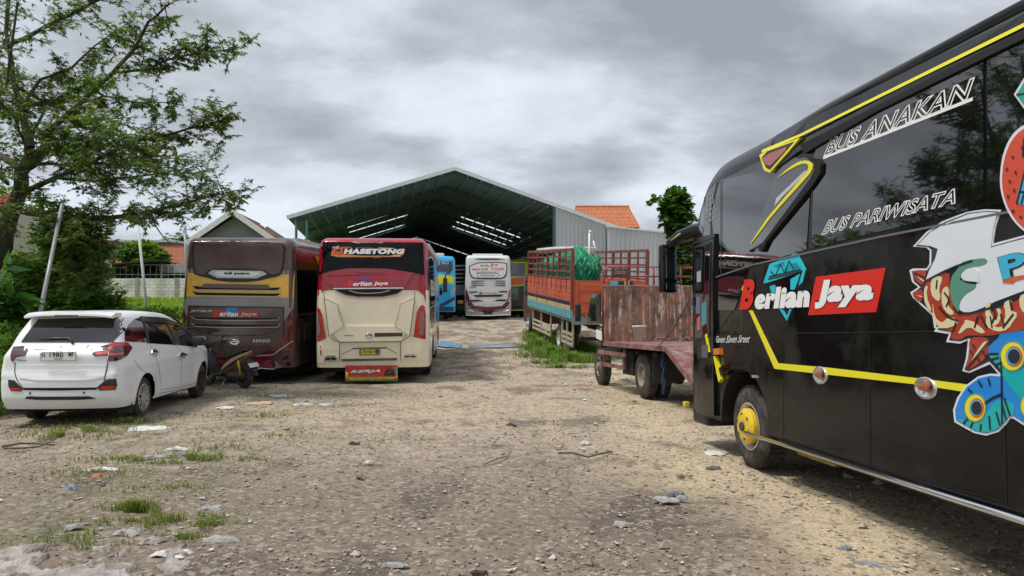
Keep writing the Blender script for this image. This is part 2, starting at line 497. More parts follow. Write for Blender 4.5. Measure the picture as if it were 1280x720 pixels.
def wheel(parent, x, y, z, r, w, side, rim='truck', rimmat=None, rr=0.56, extra=None, name='wheel', tread=1.0):
    """wheel whose outer face looks towards side (+1/-1 on local x); x is the outer face"""
    bm = bmesh.new(); s = side
    ri = r * rr
    prof = [(ri, -0.02), (ri + 0.01, 0), (r * 0.80, 0.008), (r * 0.93, -0.006), (r * 0.985, -0.03), (r, -0.055), (r, -w + 0.055), (r * 0.985, -w + 0.03), (r * 0.8, -w), (ri, -w + 0.01)]
    lathe(bm, prof, (x, y, z), (s, 0, 0), 48)
    # tread blocks
    nb = 40 if tread >= 1 else 64
    for k in range(nb):
        a = 2 * PI * k / nb
        for xx in (-0.05, -w / 2, -w + 0.05):
            c = Vector((x + s * xx, y + math.cos(a) * (r + 0.002), z + math.sin(a) * (r + 0.002)))
            T = Matrix.Translation(c) @ Matrix.Rotation(a, 4, 'X')
            cube_bm(bm, (-w * 0.11, -0.006 * tread, -r * 0.055 * tread), (w * 0.11, 0.006 * tread, r * 0.055 * tread), M=T)
    t = obj(name, bm, M_TYRE, parent, autos=40)
    rm = rimmat or M_STEEL
    bm = bmesh.new()
    if rim == 'alloy':
        lathe(bm, [(ri + 0.004, 0.0), (ri - 0.012, 0.004), (ri - 0.02, -0.02), (ri - 0.02, -w + 0.02)], (x, y, z), (s, 0, 0), 40)
        lathe(bm, [(ri - 0.02, -0.07), (0, -0.075)], (x, y, z), (s, 0, 0), 40, mi=1)
        lathe(bm, [(0.055, -0.02), (0.05, 0.0), (0, 0.002)], (x, y, z), (s, 0, 0), 20)
        ns = extra or 10
        for k in range(ns):
            a = 2 * PI * (k + 0.5 * (k % 2) * 0.35) / ns
            p0 = Vector((x - s * 0.012, y + math.cos(a) * 0.03, z + math.sin(a) * 0.03)); p1 = Vector((x - s * 0.008, y + math.cos(a) * (ri - 0.01), z + math.sin(a) * (ri - 0.01)))
            beam(bm, p0, p1, 0.028, 0.03, up=(1, 0, 0)) if False else beam(bm, p0, p1, 0.03, 0.026, up=(s, 0, 0))
    else:
        dp = 0.09 if rim == 'dual' else 0.03
        sg = -1 if rim == 'dual' else 1
        lathe(bm, [(ri + 0.006, 0.004), (ri - 0.012, 0.008), (ri - 0.03, -0.012), (ri - 0.045, -0.04), (ri - 0.06, -dp - 0.02), (ri * 0.55, -dp - 0.01), (ri * 0.45, -dp + 0.03), (ri * 0.42, -dp + (0.05 if sg < 0 else 0.07)), (ri * 0.2, -dp + (0.06 if sg < 0 else 0.09)), (0, -dp + (0.06 if sg < 0 else 0.09))], (x, y, z), (s, 0, 0), 40)
        for k in range(6):
            a = 2 * PI * (k + 0.3) / 6
            c = (x + s * (-dp - 0.008), y + math.cos(a) * ri * 0.68, z + math.sin(a) * ri * 0.68)
            lathe(bm, [(ri * 0.12, 0.0), (ri * 0.12, 0.006), (0, 0.007)], c, (s, 0, 0), 12, mi=1)
        for k in range(8):
            a = 2 * PI * k / 8
            c = (x + s * (-dp + 0.03), y + math.cos(a) * ri * 0.33, z + math.sin(a) * ri * 0.33)
            lathe(bm, [(0.013, 0.0), (0.013, 0.04), (0, 0.04)], c, (s, 0, 0), 6)
    obj('rim', bm, [rm, M_DARK], t, autos=40)
    return t
# ============================================================ GROUND
def nodes_mat(name):
    m = bpy.data.materials.new(name); m.use_nodes = True
    return m, m.node_tree.nodes, m.node_tree.links, m.node_tree.nodes['Principled BSDF']
def spaced(lo, hi, a, b, fine, grow=1.16):
    o = [a]
    while o[-1] < b: o.append(o[-1] + fine)
    s = fine; x = o[-1]
    while x < hi: s *= grow; x += s; o.append(x)
    s = fine; x = a; pre = []
    while x > lo: s *= grow; x -= s; pre.append(x)
    return pre[::-1] + o

def build_ground():
    xs = spaced(-500, 500, -11, 8.5, 0.11); ys = spaced(-60, 900, 2.0, 21, 0.10)
    V = []; 
    for y in ys:
        for x in xs:
            z = gz(x, y)
            near = 1 if (-30 < x < 30 and -10 < y < 60) else 0.3
            z += near * (noise.noise(Vector((x * 0.5, y * 0.5, 3))) * 0.035 + noise.noise(Vector((x * 2.3, y * 2.3, 7))) * 0.016)
            if -11 < x < 9 and 1.5 < y < 22:
                q = noise.noise(Vector((x * 7, y * 7, 1))); z += 0.010 * q + 0.007 * noise.noise(Vector((x * 17, y * 17, 4)))
            # wheel ruts of the drive
            c = -0.4 - 0.06 * (y - 8)
            for rr in (c - 0.9, c + 0.9): z -= 0.03 * math.exp(-((x - rr) / 0.3) ** 2) * sstep(4, 9, y)
            V.append((x, y, z - 0.01))
    nx = len(xs); Fc = [(j * nx + i, j * nx + i + 1, (j + 1) * nx + i + 1, (j + 1) * nx + i) for j in range(len(ys) - 1) for i in range(nx - 1)]
    m, n, l, b = nodes_mat('gravel_yard')
    g = n.new('ShaderNodeNewGeometry'); pos = g.outputs['Position']
    def NZ(sc, det=6, ro=0.55, loc=(0, 0, 0), st=(1, 1, 1)):
        mp = n.new('ShaderNodeMapping'); mp.inputs['Location'].default_value = loc; mp.inputs['Scale'].default_value = st; l.new(pos, mp.inputs[0])
        t = n.new('ShaderNodeTexNoise'); t.inputs['Scale'].default_value = sc; t.inputs['Detail'].default_value = det; t.inputs['Roughness'].default_value = ro
        l.new(mp.outputs[0], t.inputs['Vector']); return t.outputs[0]
    def RG(v, a, bb, c=0.0, d=1.0, sm=True):
        r = n.new('ShaderNodeMapRange'); r.inputs[1].default_value = a; r.inputs[2].default_value = bb; r.inputs[3].default_value = c; r.inputs[4].default_value = d
        if sm: r.interpolation_type = 'SMOOTHSTEP'
        l.new(v, r.inputs[0]); return r.outputs[0]
    def MXC(f, a, bb):
        x = n.new('ShaderNodeMix'); x.data_type = 'RGBA'
        if isinstance(f, float): x.inputs[0].default_value = f
        else: l.new(f, x.inputs[0])
        for i, c in ((6, a), (7, bb)):
            if isinstance(c, tuple): x.inputs[i].default_value = (*c, 1)
            else: l.new(c, x.inputs[i])
        return x.outputs[2]
    def MT(op, a, bb):
        x = n.new('ShaderNodeMath'); x.operation = op
        for i, c in enumerate((a, bb)):
            if isinstance(c, (int, float)): x.inputs[i].default_value = c
            else: l.new(c, x.inputs[i])
        return x.outputs[0]
    sp = n.new('ShaderNodeSeparateXYZ'); l.new(pos, sp.inputs[0]); X, Y = sp.outputs[0], sp.outputs[1]
    fine = NZ(42, 4, 0.7); mid = NZ(5, 8, 0.65); big = NZ(0.55, 5, 0.55, (3, 1, 0))
    c = MXC(RG(mid, 0.35, 0.65), (0.205, 0.158, 0.12), (0.365, 0.295, 0.235))
    c = MXC(RG(fine, 0.4, 0.7, 0, 0.55), c, (0.48, 0.415, 0.325))
    # sandy pale gravel on the right side and at the drive's middle distance
    wob = MT('ADD', X, MT('MULTIPLY', MT('SUBTRACT', big, 0.5), 3.2))
    sand = MT('MAXIMUM', RG(wob, 0.7, 2.3), MT('MULTIPLY', MT('MULTIPLY', RG(Y, 8.5, 11.5), .42), RG(MT('ADD', wob, 0), -5.5, -1.5)))
    c = MXC(MT('MULTIPLY', sand, RG(mid, 0.25, 0.6, 0.45, 1.0)), c, MXC(RG(fine, 0.35, 0.65), (0.36, 0.29, 0.185), (0.66, 0.54, 0.36)))
    # darker damp soil patches
    soil = MT('MULTIPLY', MT('MULTIPLY', RG(wob, 2.2, .6), RG(MT('ADD', Y, MT('MULTIPLY', big, 4)), 11.5, 8.0)), RG(mid, .3, .6, .35, 1))
    c = MXC(MT('MULTIPLY', soil, .62), c, (0.115, 0.086, 0.066))
    dk = RG(NZ(0.9, 6, 0.6, (7, 3, 0), (1, 0.7, 1)), 0.52, 0.64, 0, 0.7)
    c = MXC(dk, c, (0.095, 0.077, 0.063))
    dk2 = MT('MULTIPLY', RG(NZ(1.6, 6, 0.62, (1, 9, 3), (1, .5, 1)), 0.44, 0.58, 0, 0.8), MT('MULTIPLY', RG(Y, 16, 20), RG(Y, 44, 38)))
    c = MXC(dk2, c, (0.13, 0.11, 0.095))
    # whitish crushed crumbs of lime and plaster
    wh = MT('MULTIPLY', RG(NZ(9, 8, 0.75, (1, 5, 0)), 0.56, 0.68), RG(NZ(1.3, 4, 0.6, (4, 4, 2)), 0.42, 0.62))
    c = MXC(MT('MULTIPLY', wh, 0.75), c, (0.5, 0.47, 0.42))
    vo = n.new('ShaderNodeTexVoronoi'); vo.inputs['Scale'].default_value = 26; l.new(pos, vo.inputs['Vector'])
    hsv = n.new('ShaderNodeSeparateColor'); l.new(vo.outputs['Color'], hsv.inputs[0])
    c = MXC(MT('MULTIPLY', RG(hsv.outputs[0], 0.72, 0.9), 0.5), c, (0.42, 0.37, 0.3))
    c = MXC(MT('MULTIPLY', RG(hsv.outputs[1], 0.78, 0.95), 0.6), c, (0.07, 0.06, 0.05))
    # green tint of thin moss and grass at the left
    gr = MT('MULTIPLY', RG(NZ(0.9, 7, 0.65, (2, 8, 0)), 0.47, 0.6), RG(X, -1.2, -3.0))
    c = MXC(MT('MULTIPLY', gr, 0.3), c, (0.10, 0.13, 0.04))
    fld = MT('MULTIPLY', RG(X, -8.5, -10.5), 1.0)
    c = MXC(MT('MULTIPLY', fld, 0.9), c, MXC(RG(mid, 0.3, 0.7), (0.09, 0.16, 0.02), (0.16, 0.24, 0.035)))
    l.new(c, b.inputs['Base Color'])
    b.inputs['Roughness'].default_value = 0.95; b.inputs['Specular IOR Level'].default_value = 0.2
    bp = n.new('ShaderNodeBump'); bp.inputs['Strength'].default_value = 0.9; bp.inputs['Distance'].default_value = 0.03
    h = MT('ADD', MT('MULTIPLY', fine, 0.7), MT('ADD', MT('MULTIPLY', mid, 0.8), MT('MULTIPLY', vo.outputs['Distance'], -0.15)))
    l.new(h, bp.inputs['Height']); l.new(bp.outputs[0], b.inputs['Normal'])
    o = obj('ground', (V, Fc), m, smooth=True); o['kind'] = 'structure'
build_ground()
def rand_mat(name, cols, rough=0.9):
    """colour picked per loose piece"""
    m, n, l, b = nodes_mat(name)
    g = n.new('ShaderNodeNewGeometry'); r = n.new('ShaderNodeValToRGB'); r.color_ramp.interpolation = 'LINEAR'
    es = r.color_ramp.elements
    es[0].position = 0; es[0].color = (*cols[0], 1); es[1].position = 1; es[1].color = (*cols[-1], 1)
    for i, c in enumerate(cols[1:-1], 1):
        e = es.new(i / (len(cols) - 1)); e.color = (*c, 1)
    l.new(g.outputs['Random Per Island'], r.inputs[0]); l.new(r.outputs[0], b.inputs['Base Color'])
    b.inputs['Roughness'].default_value = rough; b.inputs['Specular IOR Level'].default_value = 0.25
    return m
def leaf_mat(name, cols, tr=0.35):
    m, n, l, b = nodes_mat(name)
    g = n.new('ShaderNodeNewGeometry'); r = n.new('ShaderNodeValToRGB'); es = r.color_ramp.elements
    es[0].position = 0; es[0].color = (*cols[0], 1); es[1].position = 1; es[1].color = (*cols[-1], 1)
    for i, c in enumerate(cols[1:-1], 1):
        e = es.new(i / (len(cols) - 1)); e.color = (*c, 1)
    l.new(g.outputs['Random Per Island'], r.inputs[0]); l.new(r.outputs[0], b.inputs['Base Color'])
    b.inputs['Roughness'].default_value = 0.5; b.inputs['Specular IOR Level'].default_value = 0.3
    t = n.new('ShaderNodeBsdfTranslucent'); sc = n.new('ShaderNodeVectorMath'); sc.operation = 'MULTIPLY'; sc.inputs[1].default_value = (1.5, 1.7, 0.6)
    l.new(r.outputs[0], sc.inputs[0]); l.new(sc.outputs[0], t.inputs[0])
    mx = n.new('ShaderNodeMixShader'); mx.inputs[0].default_value = tr
    l.new(b.outputs[0], mx.inputs[1]); l.new(t.outputs[0], mx.inputs[2]); l.new(mx.outputs[0], n['Material Output'].inputs[0])
    return m
# loose stones
def build_stones():
    V = []; Fc = []
    base = [Vector(p) for p in ((1, 0, 0), (-1, 0, 0), (0, 1, 0), (0, -1, 0), (0, 0, 1), (0, 0, -1))]
    fcs = ((0, 2, 4), (2, 1, 4), (1, 3, 4), (3, 0, 4), (2, 0, 5), (1, 2, 5), (3, 1, 5), (0, 3, 5))
    rnd = random.Random(3)
    for i in range(26000):
        y = 2.6 + (rnd.random() ** 2.2) * 22; x = rnd.uniform(-0.72, 0.72) * y
        if x < -9.5: continue
        cl = noise.noise(Vector((x * 0.8, y * 0.8, 5)))
        if rnd.random() > 0.6 + cl: continue
        s = rnd.choice((0.005, 0.006, 0.008, 0.01, 0.014)) * rnd.uniform(0.7, 1.4) * (1 + y * 0.04)
        if rnd.random() < 0.012: s *= 2.4
        a = rnd.uniform(0, PI); ca, sa = math.cos(a), math.sin(a); f = rnd.uniform(0.35, 0.8); e = rnd.uniform(0.6, 1)
        z = gz(x, y) + noise.noise(Vector((x * 0.5, y * 0.5, 3))) * 0.035 + noise.noise(Vector((x * 2.3, y * 2.3, 7))) * 0.016 - 0.006
        k = len(V)
        for p in base:
            q = Vector((p.x + rnd.uniform(-.35, .35), (p.y + rnd.uniform(-.35, .35)) * e, (p.z + rnd.uniform(-.25, .25)) * f)) * s
            V.append((x + q.x * ca - q.y * sa, y + q.x * sa + q.y * ca, z + q.z + s * 0.2))
        Fc += [tuple(k + j for j in t) for t in fcs]
    o = obj('gravel', (V, Fc), rand_mat('loose_gravel', [(0.12, 0.1, 0.08), (0.25, 0.2, 0.15), (0.36, 0.29, 0.2), (0.2, 0.17, 0.14), (0.42, 0.38, 0.32), (0.3, 0.26, 0.2), (0.55, 0.52, 0.47)]))
    o['kind'] = 'stuff'
build_stones()
def build_debris():
    """thin flakes: leaves, bark, plaster and plastic crumbs trodden into the yard"""
    V = []; Fc = []; rnd = random.Random(12)
    for i in range(5200):
        y = 2.7 + (rnd.random() ** 1.7) * 15; x = rnd.uniform(-0.72, 0.72) * y
        if x < -8.5: continue
        if rnd.random() > .45 + 1.3 * noise.noise(Vector((x * .6, y * .6, 15))): continue
        s = rnd.choice((.008, .012, .016, .022)) * rnd.uniform(.7, 1.3) * (1 + y * .05)
        if rnd.random() < .03: s *= 2.2
        a = rnd.uniform(0, PI * 2); e = rnd.uniform(.25, .8); n = rnd.choice((4, 5, 6)); k = len(V); tl = rnd.uniform(-.35, .35)
        z = gz(x, y) + noise.noise(Vector((x * 0.5, y * 0.5, 3))) * 0.035 + noise.noise(Vector((x * 2.3, y * 2.3, 7))) * 0.016 + .002
        for j in range(n):
            t = 2 * PI * j / n; r_ = rnd.uniform(.6, 1.1) * s; px_ = math.cos(t) * r_; py_ = math.sin(t) * r_ * e
            V.append((x + px_ * math.cos(a) - py_ * math.sin(a), y + px_ * math.sin(a) + py_ * math.cos(a), z + abs(px_ * tl) + rnd.uniform(0, .004)))
        Fc.append(tuple(range(k, k + n)))
    o = obj('ground_litter', (V, Fc), rand_mat('litter_crumbs', [(.05, .035, .025), (.5, .48, .43), (.09, .065, .045), (.6, .57, .5), (.16, .12, .08), (.35, .33, .3), (.45, .4, .3)])); o['kind'] = 'stuff'
build_debris()
M_GRASS = leaf_mat('grass_blades', [(0.09, 0.13, 0.025), (0.18, 0.24, 0.05), (0.13, 0.18, 0.035), (0.36, 0.33, 0.16), (0.2, 0.26, 0.05)], 0.3)
def build_grass(name, spots, m, seed=1):
    """spots: (x, y, rx, ry, n, height)"""
    V = []; Fc = []; rnd = random.Random(seed)
    for (cx, cy, rx, ry, n, h) in spots:
        for i in range(n):
            a = rnd.uniform(0, 2 * PI); q = abs(rnd.gauss(0, 0.62)); x = cx + math.cos(a) * q * rx; y = cy + math.sin(a) * q * ry
            if noise.noise(Vector((x * 5, y * 5, 9))) < -0.2 + .35 * rnd.random() + 0.15 * q: continue
            z = gz(x, y) - 0.01
            nb = rnd.randint(2, 5)
            for b in range(nb):
                t = rnd.uniform(0, 2 * PI); hh = h * rnd.uniform(0.25, 1.3) * (1.2 - .5 * min(q, 1.2)); w = 0.001 + 0.0003 * cy; ln = hh * rnd.uniform(0.2, 0.9)
                dx, dy = math.cos(t), math.sin(t); k = len(V)
                V += [(x - dy * w, y + dx * w, z), (x + dy * w, y - dx * w, z), (x + dx * ln * .4 + dy * w * .7, y + dy * ln * .4 - dx * w * .7, z + hh * 0.7), (x + dx * ln * .4 - dy * w * .7, y + dy * ln * .4 + dx * w * .7, z + hh * 0.7), (x + dx * ln, y + dy * ln, z + hh * rnd.uniform(0.75, 1.0))]
                Fc += [(k, k + 1, k + 2, k + 3), (k + 3, k + 2, k + 4)]
    o = obj(name, (V, Fc), m); o['kind'] = 'stuff'; return o
sp = []; GS = 1.75; GN = .85
def gsp(px, py, rx, ry, n, h):
    p = on_ground(px, py); sp.append((p.x, p.y, rx * GS, ry * GS, int(n * GS * GN), h))
for a in ((110, 538, .9, .45, 800, .07), (160, 528, .5, .3, 300, .08), (75, 545, .5, .3, 250, .07), (185, 575, .7, .25, 550, .06), (240, 573, .55, .22, 450, .06), (120, 590, .5, .16, 260, .05), (90, 600, .35, .1, 160, .05),
          (170, 640, .22, .12, 350, .1), (215, 650, .35, .14, 450, .06), (130, 665, .3, .14, 300, .06), (250, 655, .22, .12, 220, .05), (80, 680, .3, .1, 150, .05), (330, 520, 1.2, .5, 380, .05), (350, 545, .8, .4, 250, .04), (270, 560, .5, .3, 200, .05), (10, 598, .25, .1, 40, .04), (235, 672, .3, .1, 160, .05), (345, 495, 1.2, .5, 250, .05), (200, 610, .5, .15, 180, .04), (320, 575, .6, .25, 160, .03)):
    gsp(*a)
build_grass('grass', sp, M_GRASS, 2)
# weeds beside the orange lorry
sp = []; GS = 1.15; GN = 1
for a in ((672, 436, .5, .8, 900, .34), (690, 446, .9, .7, 1500, .32), (715, 452, .7, .5, 1200, .26), (662, 425, .3, .6, 400, .25), (735, 450, .6, .6, 500, .2), (700, 425, .9, 1.6, 900, .4), (668, 418, .4, 1.2, 500, .35), (728, 438, .7, .7, 700, .3), (705, 460, 1.2, .25, 450, .12), (700, 433, .6, .9, 800, .36), (680, 455, .6, .2, 350, .14)):
    gsp(*a)
build_grass('weeds', sp, leaf_mat('weed_blades', [(0.06, 0.12, 0.02), (0.12, 0.22, 0.03), (0.19, 0.32, 0.05), (0.3, 0.34, 0.1)], 0.3), 4)
# the field behind the white car: rows of young rice
def build_field():
    V = []; Fc = []; rnd = random.Random(8)
    for i in range(24000):
        y = rnd.uniform(19, 58); x = -9.0 - rnd.random() ** 0.8 * (12 + y * 0.32) 
        if y < 23 and x > -10: continue
        z = gz(x, y); hh = rnd.uniform(0.25, 0.5); w = 0.016 + 0.0006 * y; t = rnd.uniform(0, PI * 2); ln = rnd.uniform(0, .25); dx, dy = math.cos(t), math.sin(t); k = len(V)
        V += [(x - w, y, z), (x + w, y, z), (x + w * .6 + dx * ln * .5, y + dy * ln * .5, z + hh * .8), (x - w * .6 + dx * ln * .5, y + dy * ln * .5, z + hh * .8), (x + dx * ln, y + dy * ln, z + hh)]
        Fc += [(k, k + 1, k + 2, k + 3), (k + 3, k + 2, k + 4)]
    o = obj('rice_field', (V, Fc), leaf_mat('rice_blades', [(0.16, 0.26, 0.025), (0.24, 0.36, 0.04), (0.32, 0.43, 0.07)], 0.4)); o['kind'] = 'stuff'
build_field()
# ============================================================ HANGAR
def build_hangar():
    ax = Vector((0.984, 0.18, 0)).normalized(); dp = Vector((-ax.y, ax.x, 0)); O = Vector((-3.43, 44, 0))
    # local frame: x along the gable, y into the depth, z up
    M = Matrix.Translation(O) @ Matrix(((ax.x, dp.x, 0, 0), (ax.y, dp.y, 0, 0), (0, 0, 1, 0), (0, 0, 0, 1)))
    Mi = M.inverted()
    t = thing('hangar', 'huge open-fronted bus shed with dark gabled sheet roof and grey corrugated end wall', 'shed', M)
    L, Rt, ZA, ZL, ZR, D = -9.15, 9.85, 10.1, 7.1, 6.85, 42.0
    GR = 1.0
    m_roof = mat('roof_sheet', (0.2, 0.27, 0.26), 0.55, var=0.2, vscale=0.6, metal=0.2)
    m_edge = mat('roof_trim', (0.6, 0.62, 0.63), 0.5, var=0.1)
    m_steel = mat('green_steel', (0.035, 0.085, 0.085), 0.6, var=0.2)
    m_wall = mat('grey_cladding', (0.40, 0.43, 0.45), 0.5, var=0.08, vscale=0.5, metal=0.1, dirt=(0.27, 0.26, 0.24), damt=0.3, dscale=0.8, stretch=(1, 1, 0.25))
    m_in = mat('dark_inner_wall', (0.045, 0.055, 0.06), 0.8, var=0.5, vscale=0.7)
    # roof: ribbed sheets on each slope with rows of translucent strips left open for the light sheets
    bm = bmesh.new(); gaps = bmesh.new()
    def slope(x0, z0, x1, z1, side):
        nseg = 84
        open_rows = (13.0, 16.5, 20.0, 23.5)
        for i in range(nseg):
            y0 = D * i / nseg; y1 = D * (i + 1) / nseg
            lit = any(y0 <= r < y1 for r in open_rows)
            parts = [(0, 1)] if not lit else [(0, 0.30), (0.30, 0.78), (0.78, 1)]
            for (a, b) in parts:
                tgt = gaps if (lit and a == 0.30) else bm
                P = [Vector((x0 + (x1 - x0) * u, 0, z0 + (z1 - z0) * u)) for u in (a, b)]
                if tgt is gaps:
                    ys = [(y0 + 0.02, 0), (y1 - 0.02, 0)]
                    vs = [tgt.verts.new(P[0] + Vector((0, y0, 0.0))), tgt.verts.new(P[1] + Vector((0, y0, 0.0))), tgt.verts.new(P[1] + Vector((0, y1, 0.0))), tgt.verts.new(P[0] + Vector((0, y1, 0.0)))]
                    tgt.faces.new(vs)
                else:
                    w = y1 - y0; prof = [(y0, 0), (y0 + w * .6, 0), (y0 + w * .7, .05), (y0 + w * .9, .05), (y1, 0)]
                    rows = [[tgt.verts.new(p + Vector((0, yy, hh))) for (yy, hh) in prof] for p in P]
                    for k in range(4): tgt.faces.new((rows[0][k], rows[0][k + 1], rows[1][k + 1], rows[1][k]))
    slope(L - 0.5, ZL - 0.16, 0, ZA, -1); slope(Rt + 0.5, ZR - 0.16, 0, ZA, 1)
    obj('roof', bm, m_roof, t)
    mt, n, l, b = nodes_mat('light_sheet')
    tr = n.new('ShaderNodeBsdfTranslucent'); tr.inputs[0].default_value = (0.9, 0.92, 0.93, 1); tp = n.new('ShaderNodeBsdfTransparent'); tp.inputs[0].default_value = (0.9, 0.93, 0.95, 1)
    mx = n.new('ShaderNodeMixShader'); mx.inputs[0].default_value = 0.6; l.new(tr.outputs[0], mx.inputs[1]); l.new(tp.outputs[0], mx.inputs[2]); l.new(mx.outputs[0], n['Material Output'].inputs[0])
    obj('skylight_strips', gaps, mt, t)
    bm = bmesh.new()
    for (xa, za, xb, zb) in ((L - 0.5, ZL - 0.16, 0, ZA), (0, ZA, Rt + 0.5, ZR - 0.16)):
        beam(bm, (xa, -0.06, za), (xb, -0.06, zb), 0.05, 0.22)
    obj('roof_edge_trim', bm, m_edge, t)
    # trusses and purlins
    bm = bmesh.new()
    for k, y in enumerate((0.4, 6, 12, 18, 24, 30, 36, 41.5)):
        dn = 0.75
        beam(bm, (L, y, ZL - 0.3), (0, y, ZA - 0.15), .1, .16); beam(bm, (0, y, ZA - 0.15), (Rt, y, ZR - 0.3), .1, .16)
    obj('truss', bm, m_steel, t)
    bm = bmesh.new()
    for i in range(1, 12):
        u = i / 12
        for (xa, za) in ((L, ZL), (Rt, ZR)):
            x = xa * (1 - u); z = za - .16 + (ZA - za + .16) * u - .12
            beam(bm, (x, 0.1, z), (x, D, z), .07, .1)
    obj('purlin', bm, mat('purlin_paint', (0.22, 0.30, 0.30), 0.6), t)
    # lattice columns at the left eave and plain columns
    for y in (0.3, 12, 24, 36):
        bm = bmesh.new(); z0 = 1.0
        for dx in (-.3, .3):
            for dy in (-.3, .3): beam(bm, (L + .3 + dx, y + dy, z0), (L + .3 + dx, y + dy, ZL - .3), .08, .08)
        k = 0; z = z0
        while z < ZL - 1:
            s = 1 if k % 2 else -1
            beam(bm, (L + .3 - .3 * s, y - .3, z), (L + .3 + .3 * s, y - .3, z + .6), .04, .04)
            beam(bm, (L + .3 - .3, y - .3 * s, z), (L + .3 - .3, y + .3 * s, z + .6), .04, .04)
            z += .6; k += 1
        obj('column', bm, mat('teal_steel', (0.10, 0.2, 0.2), 0.5), t)
        if y > 1:
            bm = bmesh.new(); beam(bm, (Rt - .3, y, 1), (Rt - .3, y, ZR - .3), .3, .3, up=(0, 1, 0)); obj('column', bm, m_steel, t)
    # corrugated gable wall part on the right of the opening
    x0 = (Mi @ at(692, 300, 45.2)).x
    def ribbed(bm, xa, xb, y, ztop, zb=0.9, pitch=0.26):
        x = xa; pts = []
        while x < xb:
            for (d, h) in ((0, 0), (.35, 0), (.42, .045), (.58, .045), (.65, 0)): pts.append((min(x + d * pitch * 1.0, xb), y - h))
            x += pitch
        pts.append((xb, y))
        prev = None
        for (x, yy) in pts:
            a = bm.verts.new((x, yy, zb)); c = bm.verts.new((x, yy, ztop(x)))
            if prev and x > prev[2]: bm.faces.new((prev[0], a, c, prev[1]))
            prev = (a, c, x) if (prev is None or x > prev[2]) else prev
    bm = bmesh.new(); ribbed(bm, x0, Rt, 0.0, lambda x: ZA + (ZR - .16 - ZA) * (x / (Rt + .5)) - .02)
    obj('gable_cladding', bm, m_wall, t)
    bm = bmesh.new(); beam(bm, (x0, 0.02, 1), (x0, 0.02, ZA + (ZR - .16 - ZA) * x0 / (Rt + .5) - .15), .14, .14, up=(0, 1, 0)); obj('opening_post', bm, m_steel, t)
    # side and back walls seen as dark inside
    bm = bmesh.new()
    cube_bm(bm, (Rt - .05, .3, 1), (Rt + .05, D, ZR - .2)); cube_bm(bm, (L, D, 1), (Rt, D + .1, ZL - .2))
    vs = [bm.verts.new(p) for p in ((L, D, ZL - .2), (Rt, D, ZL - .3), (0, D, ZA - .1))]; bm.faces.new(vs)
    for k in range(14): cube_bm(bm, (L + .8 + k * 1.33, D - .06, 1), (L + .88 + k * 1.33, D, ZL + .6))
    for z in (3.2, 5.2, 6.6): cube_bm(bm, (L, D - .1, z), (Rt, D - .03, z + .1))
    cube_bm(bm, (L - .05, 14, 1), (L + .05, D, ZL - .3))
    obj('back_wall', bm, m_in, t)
    # lower annex wall to the right: a building of its own
    t2 = thing('annex_wall', 'lower grey corrugated metal wall running right from the shed corner', 'wall', M)
    bm = bmesh.new(); ribbed(bm, Rt - .45, 17.5, -.25, lambda x: 6.75 - .085 * (x - Rt), pitch=.3); obj('cladding', bm, mat('pale_cladding', (0.42, 0.45, 0.48), .5, var=.06, vscale=.5, dirt=(0.3, 0.29, 0.27), damt=.3, dscale=.8, stretch=(1, 1, .25)), t2)
    bm = bmesh.new(); cube_bm(bm, (Rt - .45, -.2, .9), (17.5, -.1, 6.05)); obj('inner_frame', bm, m_steel, t2)
    bm = bmesh.new(); beam(bm, (Rt - .5, -.25, 6.8), (17.5, -.25, 6.16), .16, .1); obj('coping', bm, m_edge, t2)
build_hangar()
# ============================================================ HOUSES
def tile_mat(name, c1, c2):
    m, n, l, b = nodes_mat(name)
    tcn = n.new('ShaderNodeTexCoord'); mp = n.new('ShaderNodeMapping'); l.new(tcn.outputs['Object'], mp.inputs[0])
    ns = n.new('ShaderNodeTexNoise'); ns.inputs['Scale'].default_value = 5; ns.inputs['Detail'].default_value = 6; l.new(mp.outputs[0], ns.inputs['Vector'])
    r = n.new('ShaderNodeValToRGB'); r.color_ramp.elements[0].color = (*c1, 1); r.color_ramp.elements[1].color = (*c2, 1); r.color_ramp.elements[0].position = .35; r.color_ramp.elements[1].position = .65
    l.new(ns.outputs[0], r.inputs[0]); l.new(r.outputs[0], b.inputs['Base Color']); b.inputs['Roughness'].default_value = .85
    return m
T_RED = tile_mat('clay_tiles_red', (0.20, 0.06, 0.035), (0.42, 0.14, 0.07))
T_ORG = tile_mat('clay_tiles_orange', (0.36, 0.12, 0.05), (0.55, 0.2, 0.09))
def tiled(bm, a, b, c, d, pitch=0.3, course=0.35):
    """tiled slope: a,b along the eave, d,c along the ridge; overlapping courses of rolled tiles"""
    a, b, c, d = map(Vector, (a, b, c, d)); n = (b - a).cross(d - a).normalized()
    if n.z < 0: n = -n
    rows = max(2, int((d - a).length / course)); cols = max(4, int((b - a).length / pitch))
    for i in range(rows):
        u0, u1 = i / rows, (i + 1) / rows
        pr = None
        for j in range(cols * 4 + 1):
            v = j / (cols * 4); h = 0.035 * (0.5 + 0.5 * math.sin(2 * PI * v * cols))
            lo = a.lerp(b, v).lerp(d.lerp(c, v), u0) + n * (h + .035); hi = a.lerp(b, v).lerp(d.lerp(c, v), u1) + n * h
            q = (bm.verts.new(lo), bm.verts.new(hi), bm.verts.new(lo - n * .04))
            if pr: bm.faces.new((pr[0], q[0], q[1], pr[1])); bm.faces.new((pr[2], q[2], q[0], pr[0]))
            pr = q
